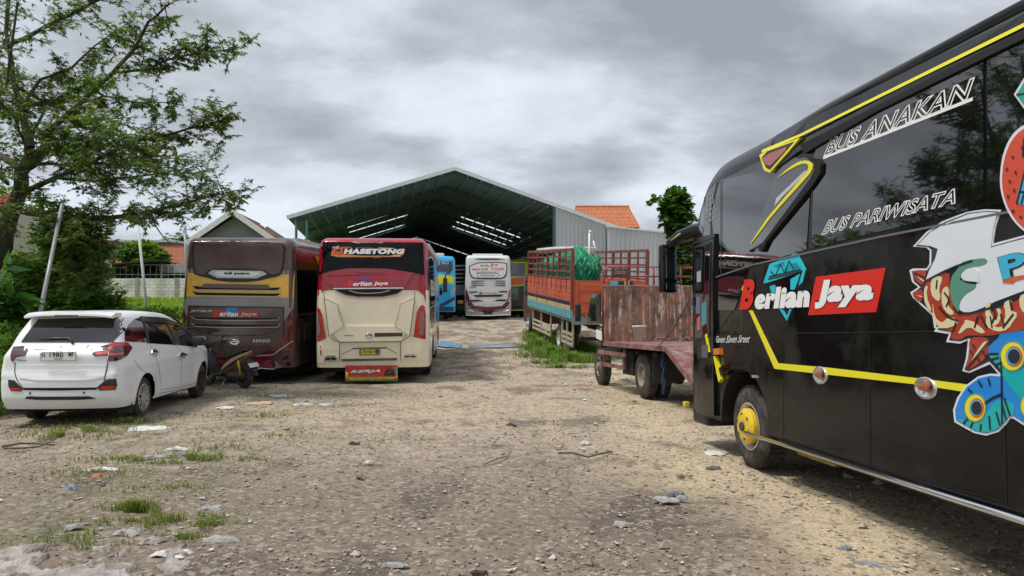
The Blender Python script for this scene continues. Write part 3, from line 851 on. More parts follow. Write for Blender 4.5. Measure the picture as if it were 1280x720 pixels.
def house(name, label, px0, px1, py_eave, py_ridge, Y, depth, tm, wall, gable=False, over=0.5, base_py=None, windows=0, hd=0.0):
    """simple house whose ridge runs left-right (gable=False) or towards us (gable=True)"""
    a = at(px0, py_eave, Y); b = at(px1, py_eave, Y); zr = at((px0 + px1) / 2, py_ridge, Y + (0 if gable else depth / 2)).z
    c = (a + b) / 2; W = (b.x - a.x) / 2; g = gz(c.x, Y) - .1
    M = Matrix.Translation((c.x, Y, g)) @ Matrix.Rotation(hd, 4, 'Z'); t = thing(name, label, 'house', M)
    ze = a.z - g; zr -= g
    bm = bmesh.new(); wi = W - over
    cube_bm(bm, (-wi, 0.3, 0), (wi, depth, ze + .05))
    if gable:
        for y in (.3, depth):
            vs = [bm.verts.new(p) for p in ((-wi, y, ze + .04), (wi, y, ze + .04), (0, y, zr - .15))]; bm.faces.new(vs)
    obj('wall', bm, wall, t)
    bm = bmesh.new()
    if gable:
        tiled(bm, (-W, -.3, ze - .05), (-W, depth + .3, ze - .05), (0, depth + .3, zr), (0, -.3, zr))
        tiled(bm, (W, -.3, ze - .05), (W, depth + .3, ze - .05), (0, depth + .3, zr), (0, -.3, zr))
    else:
        tiled(bm, (-W, -.2, ze), (W, -.2, ze), (W * .92, depth / 2, zr), (-W * .92, depth / 2, zr))
        tiled(bm, (W, depth + .3, ze), (-W, depth + .3, ze), (-W * .92, depth / 2, zr), (W * .92, depth / 2, zr))
        for s in (-1, 1):
            vs = [bm.verts.new(p) for p in ((s * W * .98, 0, ze), (s * W * .98, depth, ze), (s * W * .92, depth / 2, zr - .05))]; bm.faces.new(vs)
    obj('roof', bm, tm, t)
    if gable:
        bm = bmesh.new()
        for s in (-1, 1): beam(bm, (s * W, -.36, ze - .05), (0, -.36, zr + .02), .06, .32)
        obj('bargeboard', bm, mat('white_board', (0.62, 0.62, 0.6), .6, var=.1), t)
    else:
        bm = bmesh.new(); beam(bm, (-W * .92, depth / 2, zr + .06), (W * .92, depth / 2, zr + .06), .25, .15); obj('ridge', bm, tm, t)
    for k in range(windows):
        x = -wi + (k + .5) * 2 * wi / windows
        bm = bmesh.new(); z = ze * .35
        for (lo, hi) in (((x - .6, .22, z), (x - .5, .32, z + 1.4)), ((x + .5, .22, z), (x + .6, .32, z + 1.4)), ((x - .5, .22, z), (x + .5, .32, z + .1)), ((x - .5, .22, z + 1.3), (x + .5, .32, z + 1.4)), ((x - .04, .24, z + .1), (x + .04, .3, z + 1.3))): cube_bm(bm, lo, hi)
        w_ = obj('window', bm, mat('window_frame_paint', (.55, .53, .5), .6), t)
        bm = bmesh.new(); cube_bm(bm, (x - .5, .275, z + .1), (x + .5, .285, z + 1.3)); obj('pane', bm, M_GLASS, w_)
    return t
PL_G = mat('grey_render', (0.24, 0.24, 0.235), .9, var=.15, vscale=1, dirt=(.12, .11, .1), damt=.4, dscale=1)
PL_C = mat('cream_render', (0.5, 0.45, 0.38), .9, var=.1, vscale=1, dirt=(.25, .22, .18), damt=.4, dscale=1)
PL_P = mat('pink_render', (0.45, 0.33, 0.29), .9, var=.1, vscale=1, dirt=(.25, .2, .18), damt=.4, dscale=1)
# house with grey gable above the brown bus: its tiled slope runs back to the right
def gable_house():
    Y = 38; a = at(256, 292, Y); ap = at(294, 266.5, Y); b = at(334, 293, Y); g = gz(-14, Y)
    M = Matrix.Translation((ap.x, Y, g)) @ Matrix.Rotation(R(0), 4, 'Z')
    t = thing('house', 'grey gabled house with white bargeboards and tiled roof behind the maroon bus', 'house', M)
    W = 2.35; zr = ap.z - g; sl = (ap.z - a.z) / (ap.x - a.x); ze = zr - sl * W; D = 5
    bm = bmesh.new(); cube_bm(bm, (-W + .3, .2, 0), (W - .3, D, ze + .1))
    for y in (.2, D):
        vs = [bm.verts.new(p) for p in ((-W + .2, y, ze + .1), (W - .2, y, ze + .1), (0, y, zr - .1))]; bm.faces.new(vs)
    cube_bm(bm, (-.35, .14, ze + .25), (.35, .2, ze + .3)); obj('wall', bm, PL_G, t)
    bm = bmesh.new(); sk = -.5
    tiled(bm, (-W, -.3, ze), (-W + sk, D + .3, ze), (sk, D, zr), (0, -.3, zr)); tiled(bm, (W, -.3, ze), (W + sk, D + .3, ze), (sk, D, zr), (0, -.3, zr)); obj('roof', bm, tile_mat('mossy_tiles', (.09, .05, .035), (.30, .12, .07)), t)
    bm = bmesh.new()
    for s in (-1, 1): beam(bm, (s * W, -.36, ze), (0, -.36, zr + .03), .06, .26)
    obj('bargeboard', bm, mat('white_board', (0.62, 0.62, 0.6), .6, var=.1), t)
    bm = bmesh.new(); tube(bm, [(0, .1, zr), (sk, D, zr)], .1); obj('ridge', bm, T_RED, t)
gable_house()
house('house', 'long low red tiled house beyond the block wall, seen past the hanging foliage', 128, 262, 331, 309, 70, 9, T_RED, PL_P, windows=6)
house('house', 'farther red tiled house mostly covered by the leaning pole and shrubs at left', 0, 112, 352, 330, 66, 6, T_RED, PL_G, windows=5)
house('house', 'small orange tiled house top showing over the grey metal annex wall', 722, 800, 285, 259, 62, 9, T_ORG, PL_C, windows=2)
def stepped_roof():
    pass
# pink-walled porch with a dark post beside the brown bus
def porch():
    Y = 63; a = at(205, 335, Y); b = at(262, 335, Y); g = gz(-29, Y); M = Matrix.Translation((a.x, Y, g)); W = b.x - a.x
    t = thing('porch', 'pinkish house porch with flat grey canopy and dark post beyond the block wall', 'porch', M); zt = a.z - g
    bm = bmesh.new(); cube_bm(bm, (.9, 1.2, 0), (W, 1.4, zt - .3)); obj('wall', bm, PL_P, t)
    bm = bmesh.new(); cube_bm(bm, (-.2, -.5, zt - .25), (W, 1.6, zt + .2)); cube_bm(bm, (.1, -.7, zt - .45), (W, -.5, zt - .2)); obj('canopy', bm, mat('canopy_grey', (.3, .31, .32), .6, var=.1), t)
    bm = bmesh.new(); cube_bm(bm, (.55, 0, 0), (1.0, .4, zt - .25)); obj('post', bm, mat('post_black', (.015, .015, .018), .6), t)
    bm = bmesh.new(); cube_bm(bm, (2.1, 1.12, .8), (2.9, 1.19, zt - .9)); obj('window', bm, mat('louvre_glass', (.3, .32, .33), .3), t)
porch()
def far_roof():
    Y = 82; a = at(118, 303, Y); b = at(218, 303, Y); g = gz(a.x, Y); M = Matrix.Translation((a.x, Y, g)); W = b.x - a.x; z = a.z - g
    t = thing('warehouse', 'low far warehouse with pale flat roof above the red tiles', 'warehouse', M)
    bm = bmesh.new(); cube_bm(bm, (0, 0, 0), (W, 8, z)); obj('wall', bm, mat('warehouse_wall', (.13, .15, .17), .7, var=.1), t)
    bm = bmesh.new(); cube_bm(bm, (-.3, -.4, z), (W + .3, 8.4, z + .25)); obj('roof', bm, mat('warehouse_roof', (.45, .47, .5), .5), t)
    t = thing('canopy', 'dark slanting shade canopy in front of the low tiled house', 'canopy', Matrix.Translation((0, 0, 0)))
    p = [at(137, 332, 61), at(205, 326, 61)]; bm = bmesh.new(); beam(bm, p[0], p[1], 2.2, .1); obj('shade_sheet', bm, mat('shade_dark', (.03, .035, .03), .8), t)
    bm = bmesh.new()
    for q in (p[0].lerp(p[1], .1), p[0].lerp(p[1], .95)): tube(bm, [(q.x, 61, q.z), (q.x, 61, gz(q.x, 61))], .05)
    obj('pole', bm, M_STEEL, t)
far_roof()
# left edge buildings behind the tree
def left_buildings():
    Y = 34; a = at(-60, 262, Y); b = at(14, 262, Y); g = gz(a.x, Y); W = b.x - a.x
    t = thing('house', 'house with bright crimson roof at the far left edge behind the tree', 'house', Matrix.Translation((a.x, Y, g))); z = a.z - g
    bm = bmesh.new(); cube_bm(bm, (0, 0, 0), (W - .3, 7, z)); obj('wall', bm, PL_C, t)
    bm = bmesh.new(); tiled(bm, (-.3, -.4, z), (W, -.4, z), (W - 1.2, 3.5, z + 1.3), (.8, 3.5, z + 1.3)); obj('roof', bm, mat('crimson_roof', (.45, .03, .04), .6, var=.15), t)
    Y = 45; a = at(30, 296, Y); b = at(74, 296, Y); g = gz(a.x, Y); W = b.x - a.x; z = a.z - g
    t = thing('house', 'two-storey house with white balcony rails glimpsed through the tree leaves', 'house', Matrix.Translation((a.x, Y, g)))
    bm = bmesh.new(); cube_bm(bm, (0, 0, 0), (W, 6, z)); obj('wall', bm, PL_C, t)
    bm = bmesh.new(); cube_bm(bm, (-.3, -1, z * .55), (W + .2, 0, z * .6)); 
    for i in range(12): cube_bm(bm, (i * W / 12, -.95, z * .6), (i * W / 12 + .06, -.9, z * .8))
    cube_bm(bm, (-.3, -1, z * .8), (W + .2, -.85, z * .83)); obj('balcony', bm, mat('white_board', (.6, .6, .6), .6), t)
    bm = bmesh.new(); cube_bm(bm, (-.4, -1, z), (W + .4, 6.3, z + .25)); obj('roof', bm, T_RED, t)
    # brick gatepost at far left
    Y = 20; a = at(2, 318, Y); g = gz(a.x, Y)
    t = thing('gatepost', 'grey concrete gatepost with pale bars at the left edge below the trunk', 'gatepost', Matrix.Translation((a.x, Y, g)))
    bm = bmesh.new(); cube_bm(bm, (-.35, 0, 0), (.22, .35, a.z - g), bev=.02); obj('post', bm, mat('old_concrete', (.28, .28, .27), .9, var=.2, vscale=3, dirt=(.1, .1, .07), damt=.6, dscale=3), t)
    bm = bmesh.new()
    for z in (.7, 1.2, 1.7): cube_bm(bm, (-2.5, .1, z), (-.35, .18, z + .12))
    obj('rail', bm, mat('old_concrete', (.28, .28, .27), .9), t)
left_buildings()
# block wall
def block_wall():
    Y = 60; a = at(40, 348, Y); b = at(240, 346, Y); g = gz(-30, Y); W = b.x - a.x + 3; H = a.z - g
    t = thing('block_wall', 'low pale concrete block wall with upright piers behind the rice field', 'wall', Matrix.Translation((a.x, Y, g)))
    m, n, l, b_ = nodes_mat('block_work'); tcn = n.new('ShaderNodeTexCoord'); mp = n.new('ShaderNodeMapping'); mp.inputs['Rotation'].default_value = (PI / 2, 0, 0)
    l.new(tcn.outputs['Object'], mp.inputs[0]); br = n.new('ShaderNodeTexBrick'); br.inputs['Scale'].default_value = 1.0
    br.inputs['Brick Width'].default_value = .6; br.inputs['Row Height'].default_value = .28; br.inputs['Mortar Size'].default_value = .02
    br.inputs['Color1'].default_value = (.8, .77, .72, 1); br.inputs['Color2'].default_value = (.68, .65, .6, 1); br.inputs['Mortar'].default_value = (.42, .4, .36, 1)
    l.new(mp.outputs[0], br.inputs[0]); ns = n.new('ShaderNodeTexNoise'); ns.inputs['Scale'].default_value = .8; ns.inputs['Detail'].default_value = 7; l.new(tcn.outputs['Object'], ns.inputs[0])
    mr = n.new('ShaderNodeMapRange'); mr.inputs[1].default_value = .45; mr.inputs[2].default_value = .7; mr.inputs[4].default_value = .6; l.new(ns.outputs[0], mr.inputs[0])
    mx = n.new('ShaderNodeMix'); mx.data_type = 'RGBA'; l.new(mr.outputs[0], mx.inputs[0]); l.new(br.outputs[0], mx.inputs[6]); mx.inputs[7].default_value = (.2, .19, .17, 1); l.new(mx.outputs[2], b_.inputs['Base Color']); b_.inputs['Roughness'].default_value = .95
    bm = bmesh.new(); cube_bm(bm, (0, 0, -.3), (W, .2, H)); obj('masonry', bm, m, t)
    x = 2.0; k = 0
    while x < W:
        bm = bmesh.new(); cube_bm(bm, (x, -.08, -.3), (x + .3, .28, H + .04)); obj('pier', bm, mat('pier_concrete', (.33, .31, .29), .9, var=.2, vscale=2), t); x += 3.2
    t = thing('railing', 'thin grey metal railing standing above the block wall', 'railing', Matrix.Translation((a.x, Y + 1.2, g)))
    bm = bmesh.new()
    for z in (H + .35, H + 1.15): cube_bm(bm, (6, 0, z), (W, .05, z + .05))
    x = 6
    while x < W: cube_bm(bm, (x, 0, 0), (x + .02, .02, H + 1.2)); x += .5
    obj('bars', bm, mat('rail_grey', (.5, .52, .5), .6), t)
block_wall()
# poles
def pole(label, pts, r, m, name='pole', extra=None):
    t = thing(name, label, 'pole', Matrix.Translation((0, 0, 0))); bm = bmesh.new(); tube(bm, pts, r, 10); obj('shaft', bm, m, t); return t
M_POLE = mat('galvanised', (.27, .285, .29), .5, metal=.3, dirt=(.2, .17, .13), damt=.4, dscale=3)
p1_, p0_ = at(78, 255, 14.4), at(50, 392, 13.6); p0_.z -= .0
dd = (p0_ - p1_).normalized(); p0_ = p1_ + dd * ((p1_.z - gz(p0_.x, p0_.y)) / -dd.z)
pole('thick grey steel pole leaning right behind the white car', [p0_, p1_], [.045, .036], M_POLE)
p1_, p0_ = at(171, 268, 19), at(184, 392, 19); dd = (p0_ - p1_).normalized(); p0_ = p1_ + dd * ((p1_.z - gz(p0_.x, p0_.y)) / -dd.z)
pole('thin white pole standing in the rice field behind the white car', [p0_, p1_], [.04, .03], mat('white_pipe', (.6, .62, .63), .5, var=.1))
p1_ = at(231, 282, 45); pole('distant thin utility pole beside the maroon and yellow bus', [(p1_.x + .3, 45, gz(p1_.x, 45)), p1_], .09, M_POLE)
# lamp hanging in the tree
def lamp():
    c = at(117, 242, 14.5); t = thing('yard_lamp', 'old enamel lamp shade with white bulb hanging in the tree', 'lamp', Matrix.Translation(c))
    bm = bmesh.new(); lathe(bm, [(0.02, .1), (.03, .06), (.06, .045), (.14, 0.0), (.145, -.01), (.13, 0.0), (.05, .03)], (0, 0, 0), (0, 0, 1), 24); o = obj('lamp_shade', bm, mat('enamel', (.3, .32, .3), .35, dirt=(.12, .08, .05), damt=.5, dscale=12), t)
    bm = bmesh.new(); sph(bm, (0, 0, -.03), .05, (1, 1, 1.1)); obj('bulb', bm, mat('bulb_glass', (.75, .75, .72), .25), t)
    bm = bmesh.new(); q = at(98, 228, 14.6) - c; tube(bm, [(0, 0, .08), (-.08, 0, .2), (q.x * .6, q.y, .26), (q.x, q.y, q.z)], .012); obj('bracket', bm, M_STEEL, t)
lamp()
def wire(label, pts, r=.008, sag=.0):
    bm = bmesh.new(); P = []
    for i in range(len(pts) - 1):
        for k in range(10):
            u = k / 10; p = Vector(pts[i]).lerp(Vector(pts[i + 1]), u); p.z -= sag * 4 * u * (1 - u); P.append(p)
    P.append(Vector(pts[-1])); tube(bm, P, r, 5); tag(obj('cable', bm, M_BLACK), label, 'cable')
wire('dark cable sagging from the branch tips towards the distant pole', [at(190, 274, 20), at(231, 284, 45)], .02, .8)
# ============================================================ BLACK BUS
def cyan_gem(P, parent, name='gem_emblem', m=None, m2=None, off=.006, w=.02):
    pass
def black_bus():
    hd = R(-7.5); rt = Vector((math.cos(hd), -math.sin(hd))) ; dr = Vector((math.sin(hd), math.cos(hd)))
    HW = 1.13
    pw = Vector((2.40, 7.66)) + rt * HW
    M = Matrix.Translation((pw.x, pw.y, 0)) @ Matrix.Rotation(-hd, 4, 'Z') @ Matrix.Rotation(R(-1.05), 4, 'X')
    t = thing('bus', 'black tour bus with yellow stripe and colourful feather artwork parked nose-away at the right', 'bus', M)
    Y0, Y1, Z0, Z1 = -6.6, 1.53, 0.40, 3.335
    def df(p):
        q = p.copy()
        if p.z > 2.3:
            s = (p.z - 2.3) / 1.12; q.y -= 0.85 * s ** 2.2 * sstep(-1.2, Y1, p.y)
        q.x *= 1 - 0.035 * sstep(1.7, 3.4, p.z)
        if p.y > .9: q.x *= 1 - .03 * ((p.y - .9) / .6) ** 2
        return q
    bm = rbox(HW, Y0, Y1, Z0, Z1, .14, .16, .30, (6, 30, 14), df)
    bm = cut_arches(bm, [(0.02, .46, .55), (-4.1, .46, .55)], HW)
    paint = mat('black_coach_paint', (.005, .005, .0055), .07, spec=.36, dirt=(.08, .068, .05), damt=.16, dscale=1.6, bump=.06, bscale=1.6)
    body = obj('body', bm, [paint, M_DARK], t, autos=35)
    bv = bvh_of(body)
    f = mkface(M, (-HW, 0, 0), (0, 1, 0), (0, 0, 1), (-1, 0, 0), bv)
    fl = mkface(M, (-HW, 0, 0), (0, 1, 0), (0, 0, 1), (-1, 0, 0), None)
    D = lambda name, polys, m, **k: decal(name, polys, f, m, t, **k)
    glass = mat('coach_glass', (.004, .004, .005), .015, spec=1.0, coat=.6)
    # windows: flush black glass
    D('window', [[(893, 300), (889, 268), (900, 226), (955, 199), (962, 210), (994, 196), (1015, 206), (1008, 312), (936, 333), (893, 345)]], glass, off=.006, step=.2)
    D('window', [[(1016, 204), (1022, 176), (1229, 74), (1229, 258), (1015, 310)]], glass, off=.012, step=.2)
    D('window', [[(1234, 72), (1330, 24), (1330, 234), (1234, 257)]], glass, off=.012, step=.2)
    D('window', [[(1336, 20), (1700, -155), (1700, 140), (1336, 232)]], glass, off=.012, step=.2)
    D('window', [[(892, 352), (935, 336), (918, 388), (893, 388)]], glass, off=.008, step=.2)
    D('front_quarter_glass', [[(872, 300), (880, 245), (896, 228), (888, 268), (888, 300)]], glass, off=.006, step=.15)
    lines('belt_moulding', [[(893, 347), (940, 331), (1100, 296), (1280, 261), (1700, 168)]], f, mat('moulding', (.12, .12, .13), .3), t, w=.016, off=.012)
    # roof eaves with the yellow line, the shaded gap painted as a black strip, and the roof fairing
    D('eaves', [[(953, 196), (967, 212), (1000, 188), (1092, 138), (1280, 44), (1700, -166), (1700, -190), (1280, 17), (965, 172)]], paint, off=.026, step=.3)
    D('eaves_shade_gap', [[(1000, 181), (1005, 192), (1092, 141), (1229, 73), (1280, 48), (1700, -162), (1700, -176), (1280, 38)]], mat('shade_edge_black', (.002, .002, .002), .7), off=.034, step=.3)
    lines('yellow_roof_stripe', [[(952, 189), (1000, 169), (1280, 31), (1700, -176)]], f, M_YEL, t, w=.026, off=.032)
    bm = bmesh.new(); 
    pts = []
    for y, z, x in ((-6.2, 3.31, -.96), (-1.5, 3.31, -.96), (-.35, 3.27, -.95), (.1, 3.18, -.94)): pts.append((x, y, z))
    tube(bm, pts, [.075, .075, .07, .02], 10); obj('roof_fairing', bm, paint, t)
    # marker lens in a yellow surround
    D('marker_surround', [[(949, 194), (958, 187), (1000, 172), (985, 190), (962, 216), (955, 213)]], M_YEL, off=.04, step=.2)
    D('marker_frame', [[(952, 197), (959, 189), (992, 177), (980, 191), (962, 212), (957, 209)]], M_BLK, off=.043, step=.2)
    D('marker_lens', [[(951.5, 199), (961, 192), (984, 183), (981, 189), (963, 207), (958, 206)]], mat('lens_amber_red', (.35, .05, .02), .2, coat=1), off=.046, step=.2)
    # swept pillar blade
    D('pillar_blade', [[(936, 315), (968, 222), (975, 212), (985, 203), (1003, 197), (1019, 199), (1025, 206), (1023, 216), (955, 302), (938, 312)]], mat('blade_paint', (.03, .031, .034), .12, coat=1), off=.034, step=.15)
    D('pillar_blade_edge', [[(951, 306), (1012, 224), (1018, 212), (1016, 204), (1008, 197), (1020, 198), (1026, 205), (1025, 217), (1015, 232), (958, 302), (952, 315), (947, 313)]], mat('shade_edge_black', (0, 0, 0), .7), off=.038, step=.15)
    D('pillar_stripe', [smooth_poly([(934, 310), (950, 290), (965, 269), (1008, 222), (1015, 213), (1016, 205), (1008, 200), (998, 202), (985, 210), (970, 224), (985, 213), (1000, 205), (1008, 204), (1011, 208), (1009, 214), (962, 268), (948, 289)], 1)], M_YEL, off=.042, step=.12)
    D('pillar_trim', [[(968, 258), (970, 248), (1005, 214), (1009, 213), (1008, 216), (978, 246)]], mat('bright_trim', (.6, .6, .6), .2, metal=.6), off=.042, step=.12)
    # panel seams
    lines('panel_seam', [[(893, 418), (1255, 413), (1400, 411)], [(979, 416), (979, 548)], [(1086, 415), (1088, 583)], [(1253, 413), (1258, 628)], [(893, 432), (941, 431)], [(941, 415), (943, 540)], [(917, 388), (893, 420)], [(893, 388), (918, 388)], [(936, 318), (917, 388)], [(979, 548), (1088, 583), (1258, 628)]], f, M_SEAM, t, w=.008, off=.003)
    obj_w = lines('window_division', [[(1016, 205), (1013, 310)], [(901, 226), (901, 345)]], f, mat('rubber_strip', (.03, .03, .032), .5), t, w=.018, off=.014)
    # yellow waist stripe
    D('yellow_waist_stripe', [[(920.5, 344), (923.5, 343), (932, 366), (928.5, 366)], [(936, 388), (940, 388), (972, 454), (1035, 459.5), (1148, 473), (1212, 481), (1206, 490), (1150, 481), (1040, 469), (968, 461)]], M_YEL, off=.005, step=.3)
    # company name and gem
    D('red_panel', [smooth_poly([(1020, 346), (1107, 334.5), (1095, 390), (1010, 394)], 0)], M_REDV, off=.007, step=.3)
    D('gem_emblem', [[(954, 354), (962, 330), (993, 317), (997, 317), (1007, 337), (1003, 353), (998, 357), (1003, 339), (957, 354)],
                     [(960, 347), (966, 333), (991, 322), (1001, 336), (990, 340)],
                     [(962, 358), (968, 356), (972, 372), (966, 372)], [(988, 349), (1000, 342), (997, 352), (993, 362), (988, 362)],
                     [(974, 386), (978, 386), (983, 396), (987, 386), (989.5, 386), (983.5, 401)]], M_CYAN, off=.006, step=.3)
    lines('gem_facets', [[(961, 346), (1001, 337)], [(963, 339), (969, 345)], [(969, 345), (975, 330)], [(975, 330), (981, 342)], [(981, 342), (986, 326)], [(986, 326), (993, 338)], [(960, 349), (1003, 339)]], f, M_BLK, t, w=.014, off=.0085)
    text('letter_b', 'B', [(924, 387), (939, 387), (947, 348.5), (930.5, 349.5)], f, M_REDV, t, off=.0095, bold=.06)
    for k, (mm, of, bo) in enumerate(((M_BLK, .010, .12), (M_WHITE, .0125, .075))):
        text('name_lettering' if k else 'name_lettering_shadow', 'erlian', [(942 - .5 * (1 - k), 387), (1011, 384), (1014, 355), (946, 361)], f, mm, t, off=of, bold=bo)
        text('name_lettering' if k else 'name_lettering_shadow', 'Jaya', [(1017, 386), (1090, 382), (1094, 348), (1025, 350)], f, mm, t, off=of, bold=bo)
    text('slogan_lettering', 'Slaven Slaven Street', [(893, 428.5), (938, 428), (939, 418.5), (894, 420)], f, M_WHITE, t, bold=.0, shear=.05)
    for s, q in (('BUS ANAKAN', [(1029, 196), (1216, 122), (1219, 95.5), (1035, 174)]), ('BUS PARIWISATA', [(1026.5, 294), (1201, 253), (1203, 233), (1032, 276)])):
        text('outline_lettering', s, q, f, M_WHITE, t, off=.016, bold=.02, shear=.03, outline=.026)
    lines('lettering_underline', [[(1029, 197.5), (1216, 123.5)]], f, M_WHITE, t, w=.022, off=.016)
    lines('tower_sticker', [[(882, 279), (885, 243), (890, 240), (895, 268)], [(882, 272), (894, 265)], [(883, 265), (893, 259)], [(884, 258), (892, 253)], [(885, 250), (891, 247)], [(888, 242), (888, 277)], [(883, 279), (896, 271)]], f, mat('pale_vinyl', (.35, .36, .38), .4), t, w=.008, off=.012)
    # fuel-flap style round catches
    for (x, y, s) in ((1026, 469, 9.5), (1158, 485, 15)):
        p = f.P(x, y); c = Vector((-HW, p.x, p.y)); r = .075
        bm = bmesh.new(); lathe(bm, [(r, 0), (r, .012), (r * .85, .02), (r * .75, .01), (0, .008)], c, (-1, 0, 0), 28); 
        for v in bm.verts: v.co.y = p.x + (v.co.y - p.x) * 1.45
        o = obj('hatch_catch', bm, M_CHROME, t)
        bm = bmesh.new(); cube_bm(bm, (-HW - .03, p.x - r * .62, p.y - .018), (-HW - .01, p.x + r * .62, p.y + .018), bev=.006); obj('catch_handle', bm, mat('catch_orange', (.45, .12, .03), .35, metal=.4), o)
    # door
    D('door', [[(864, 300), (893, 292), (893, 520), (888, 519), (861, 507)]], paint, off=.035, step=.15)
    D('door_glass', [[(869, 309), (888, 304), (886, 420), (868, 424)]], glass, off=.040, step=.15)
    lines('door_rubber', [[(866, 304), (891, 297)], [(866, 304), (864, 508)], [(891, 297), (891, 518)], [(869, 309), (888, 304)], [(869, 309), (868, 424)], [(888, 304), (886, 420)], [(868, 424), (886, 420)]], f, mat('rubber_strip', (.03, .03, .032), .5), t, w=.016, off=.043)
    D('door_stickers', [([(871, 398), (875, 394), (875, 412), (871, 414)], 0), ([(877, 380), (883, 376), (883, 404), (877, 408)], 1), ([(870, 372), (875, 370), (875, 392), (870, 392)], 2), ([(871, 340), (876, 338), (876, 352), (871, 353)], 3)], [mat('sticker_pink', (.4, .12, .12), .5), mat('sticker_teal', (.05, .25, .28), .5), mat('sticker_blue', (.1, .15, .3), .5), mat('pale_vinyl', (.35, .36, .38), .4)], off=.044, step=0)
    D('door_latch', [[(877, 432), (884, 431), (884, 447), (877, 447)]], mat('latch_grey', (.10, .10, .11), .3), off=.055, step=0)
    D('yellow_door_stripe', [[(881, 419), (883, 417), (887, 440), (885, 440)], [(891.5, 446), (893, 445), (900, 474), (898, 478)]], M_YEL, off=.046, step=0)
    D('side_lamp', [[(891, 436), (898, 435), (899, 443), (892, 444)]], mat('lens_amber', (.6, .16, .01), .2, coat=1), off=.05, step=0)
    D('arch_lip', [smooth_poly([(896, 466), (899, 458), (912, 454), (928, 458), (938, 467), (941, 474), (930, 464), (915, 459), (903, 461)], 1)], paint, off=.035, step=.1)
    # yellow front step bracket
    bm = bmesh.new(); q = M.inverted() @ at(858, 505, 9.35); cube_bm(bm, q - Vector((.035, .04, .03)), q + Vector((.03, .04, .03)), bev=.01); obj('bumper_tip', bm, mat('yellow_paint', (.7, .5, .01), .35, coat=.5), t)
    bm = bmesh.new(); cube_bm(bm, (-HW + .02, Y1 - .5, .28), (HW - .02, Y1 - .03, .45), bev=.04); obj('front_skirt', bm, M_BLACK, t)
    # rail
    bm = bmesh.new(); a = f.P(938, 541); b = f.P(1280, 648); d = (b - a).normalized(); e = a + d * 6.2
    tube(bm, [(-HW - .05, a.x, a.y), (-HW - .05, e.x, e.y)], .022, 12)
    obj('side_rail', bm, mat('polished_steel', (.72, .72, .72), .14, metal=1), t)
    bm = bmesh.new(); cube_bm(bm, (-HW + .04, -6.3, .33), (-HW + .1, -.62, .46)); obj('lower_sill', bm, M_BLACK, t)
    yl = mat('yellow_wheel', (.75, .5, .01), .3, coat=.5, dirt=(.2, .15, .08), damt=.4, dscale=14)
    bm = bmesh.new(); cube_bm(bm, (-HW + .3, -1.15, .22), (-HW + .36, -.5, .42)); obj('step_box', bm, mat('olive_yellow', (.42, .36, .03), .4, dirt=(.1, .08, .05), damt=.6, dscale=6), t)
    zc = .425
    for (y, du) in ((0.0, False), (-4.1, True)):
        for s in (-1, 1):
            wl = wheel(t, s * (HW - .05), y, zc, .415, .24, s, 'truck', mat('wheel_silver', (.55, .55, .55), .35, metal=.7, dirt=DUST, damt=.5, dscale=10), rr=.58)
            bm = bmesh.new(); c = (s * (HW - .03), y, zc); a = s
            lathe(bm, [(.04, .05), (.10, .052), (.16, .04), (.185, .015), (.185, -.03)], c, (s, 0, 0), 36)
            lathe(bm, [(.05, .04), (.045, .07), (0, .07)], c, (s, 0, 0), 18, mi=1)
            for k in range(6):
                an = 2 * PI * k / 6 + .3; cc = (c[0] + s * .044, y + math.cos(an) * .115, zc + math.sin(an) * .115)
                lathe(bm, [(.027, .001), (.027, .004), (0, .005)], cc, (s, 0, 0), 14, mi=1)
            obj('hub_cover', bm, [yl, mat('hub_dark', (.06, .05, .04), .5)], wl, autos=40)
    # mirror
    Mi = M.inverted(); L = lambda x, y, Y: Mi @ at(x, y, Y)
    bm = bmesh.new(); tube(bm, [L(913, 278, 8.55), L(905, 282, 8.75), L(893, 287, 8.9), L(870, 289, 9.15), L(850, 296, 9.3), L(838, 305, 9.35), L(833, 318, 9.35)], [.07, .12, .11, .10, .085, .065, .03], 12)
    ob = obj('mirror_arm', bm, paint, t, autos=60)
    bm = bmesh.new(); tube(bm, [L(884, 285.5, 8.96), L(868, 287, 9.1), L(850, 292.5, 9.22), L(838, 301, 9.28)], [.012, .014, .014, .006], 8)
    obj('arm_stripe', bm, mat('pale_yellow', (.5, .5, .2), .3), ob)
    bm = bmesh.new(); c = L(834, 337, 9.35); T = Matrix.Translation(c) @ Matrix.Rotation(R(14), 4, 'Z')
    cube_bm(bm, (-.1, -.06, -.30), (.12, .07, .32), bev=.045, M=T); hd_ = obj('mirror_head', bm, paint, t, autos=40)
    bm = bmesh.new(); cube_bm(bm, (-.07, -.066, -.13), (.09, -.058, .27), bev=.02, M=T); obj('mirror_glass', bm, mat('mirror', (.22, .24, .25), .02, metal=1), hd_)
    bm = bmesh.new(); cube_bm(bm, (-.07, -.066, -.27), (.09, -.058, -.16), bev=.02, M=T); obj('mirror_glass', bm, mat('mirror', (.35, .35, .36), .02, metal=1), hd_)
    # ---- artwork on the flank, rebuilt as generic shapes: white cloth, red petals, teal feathers
    wht = mat('art_white', (.66, .69, .75), .25, coat=.6); red = mat('art_red', (.38, .045, .02), .25, coat=.6); crm = mat('art_cream', (.66, .6, .36), .25, coat=.6)
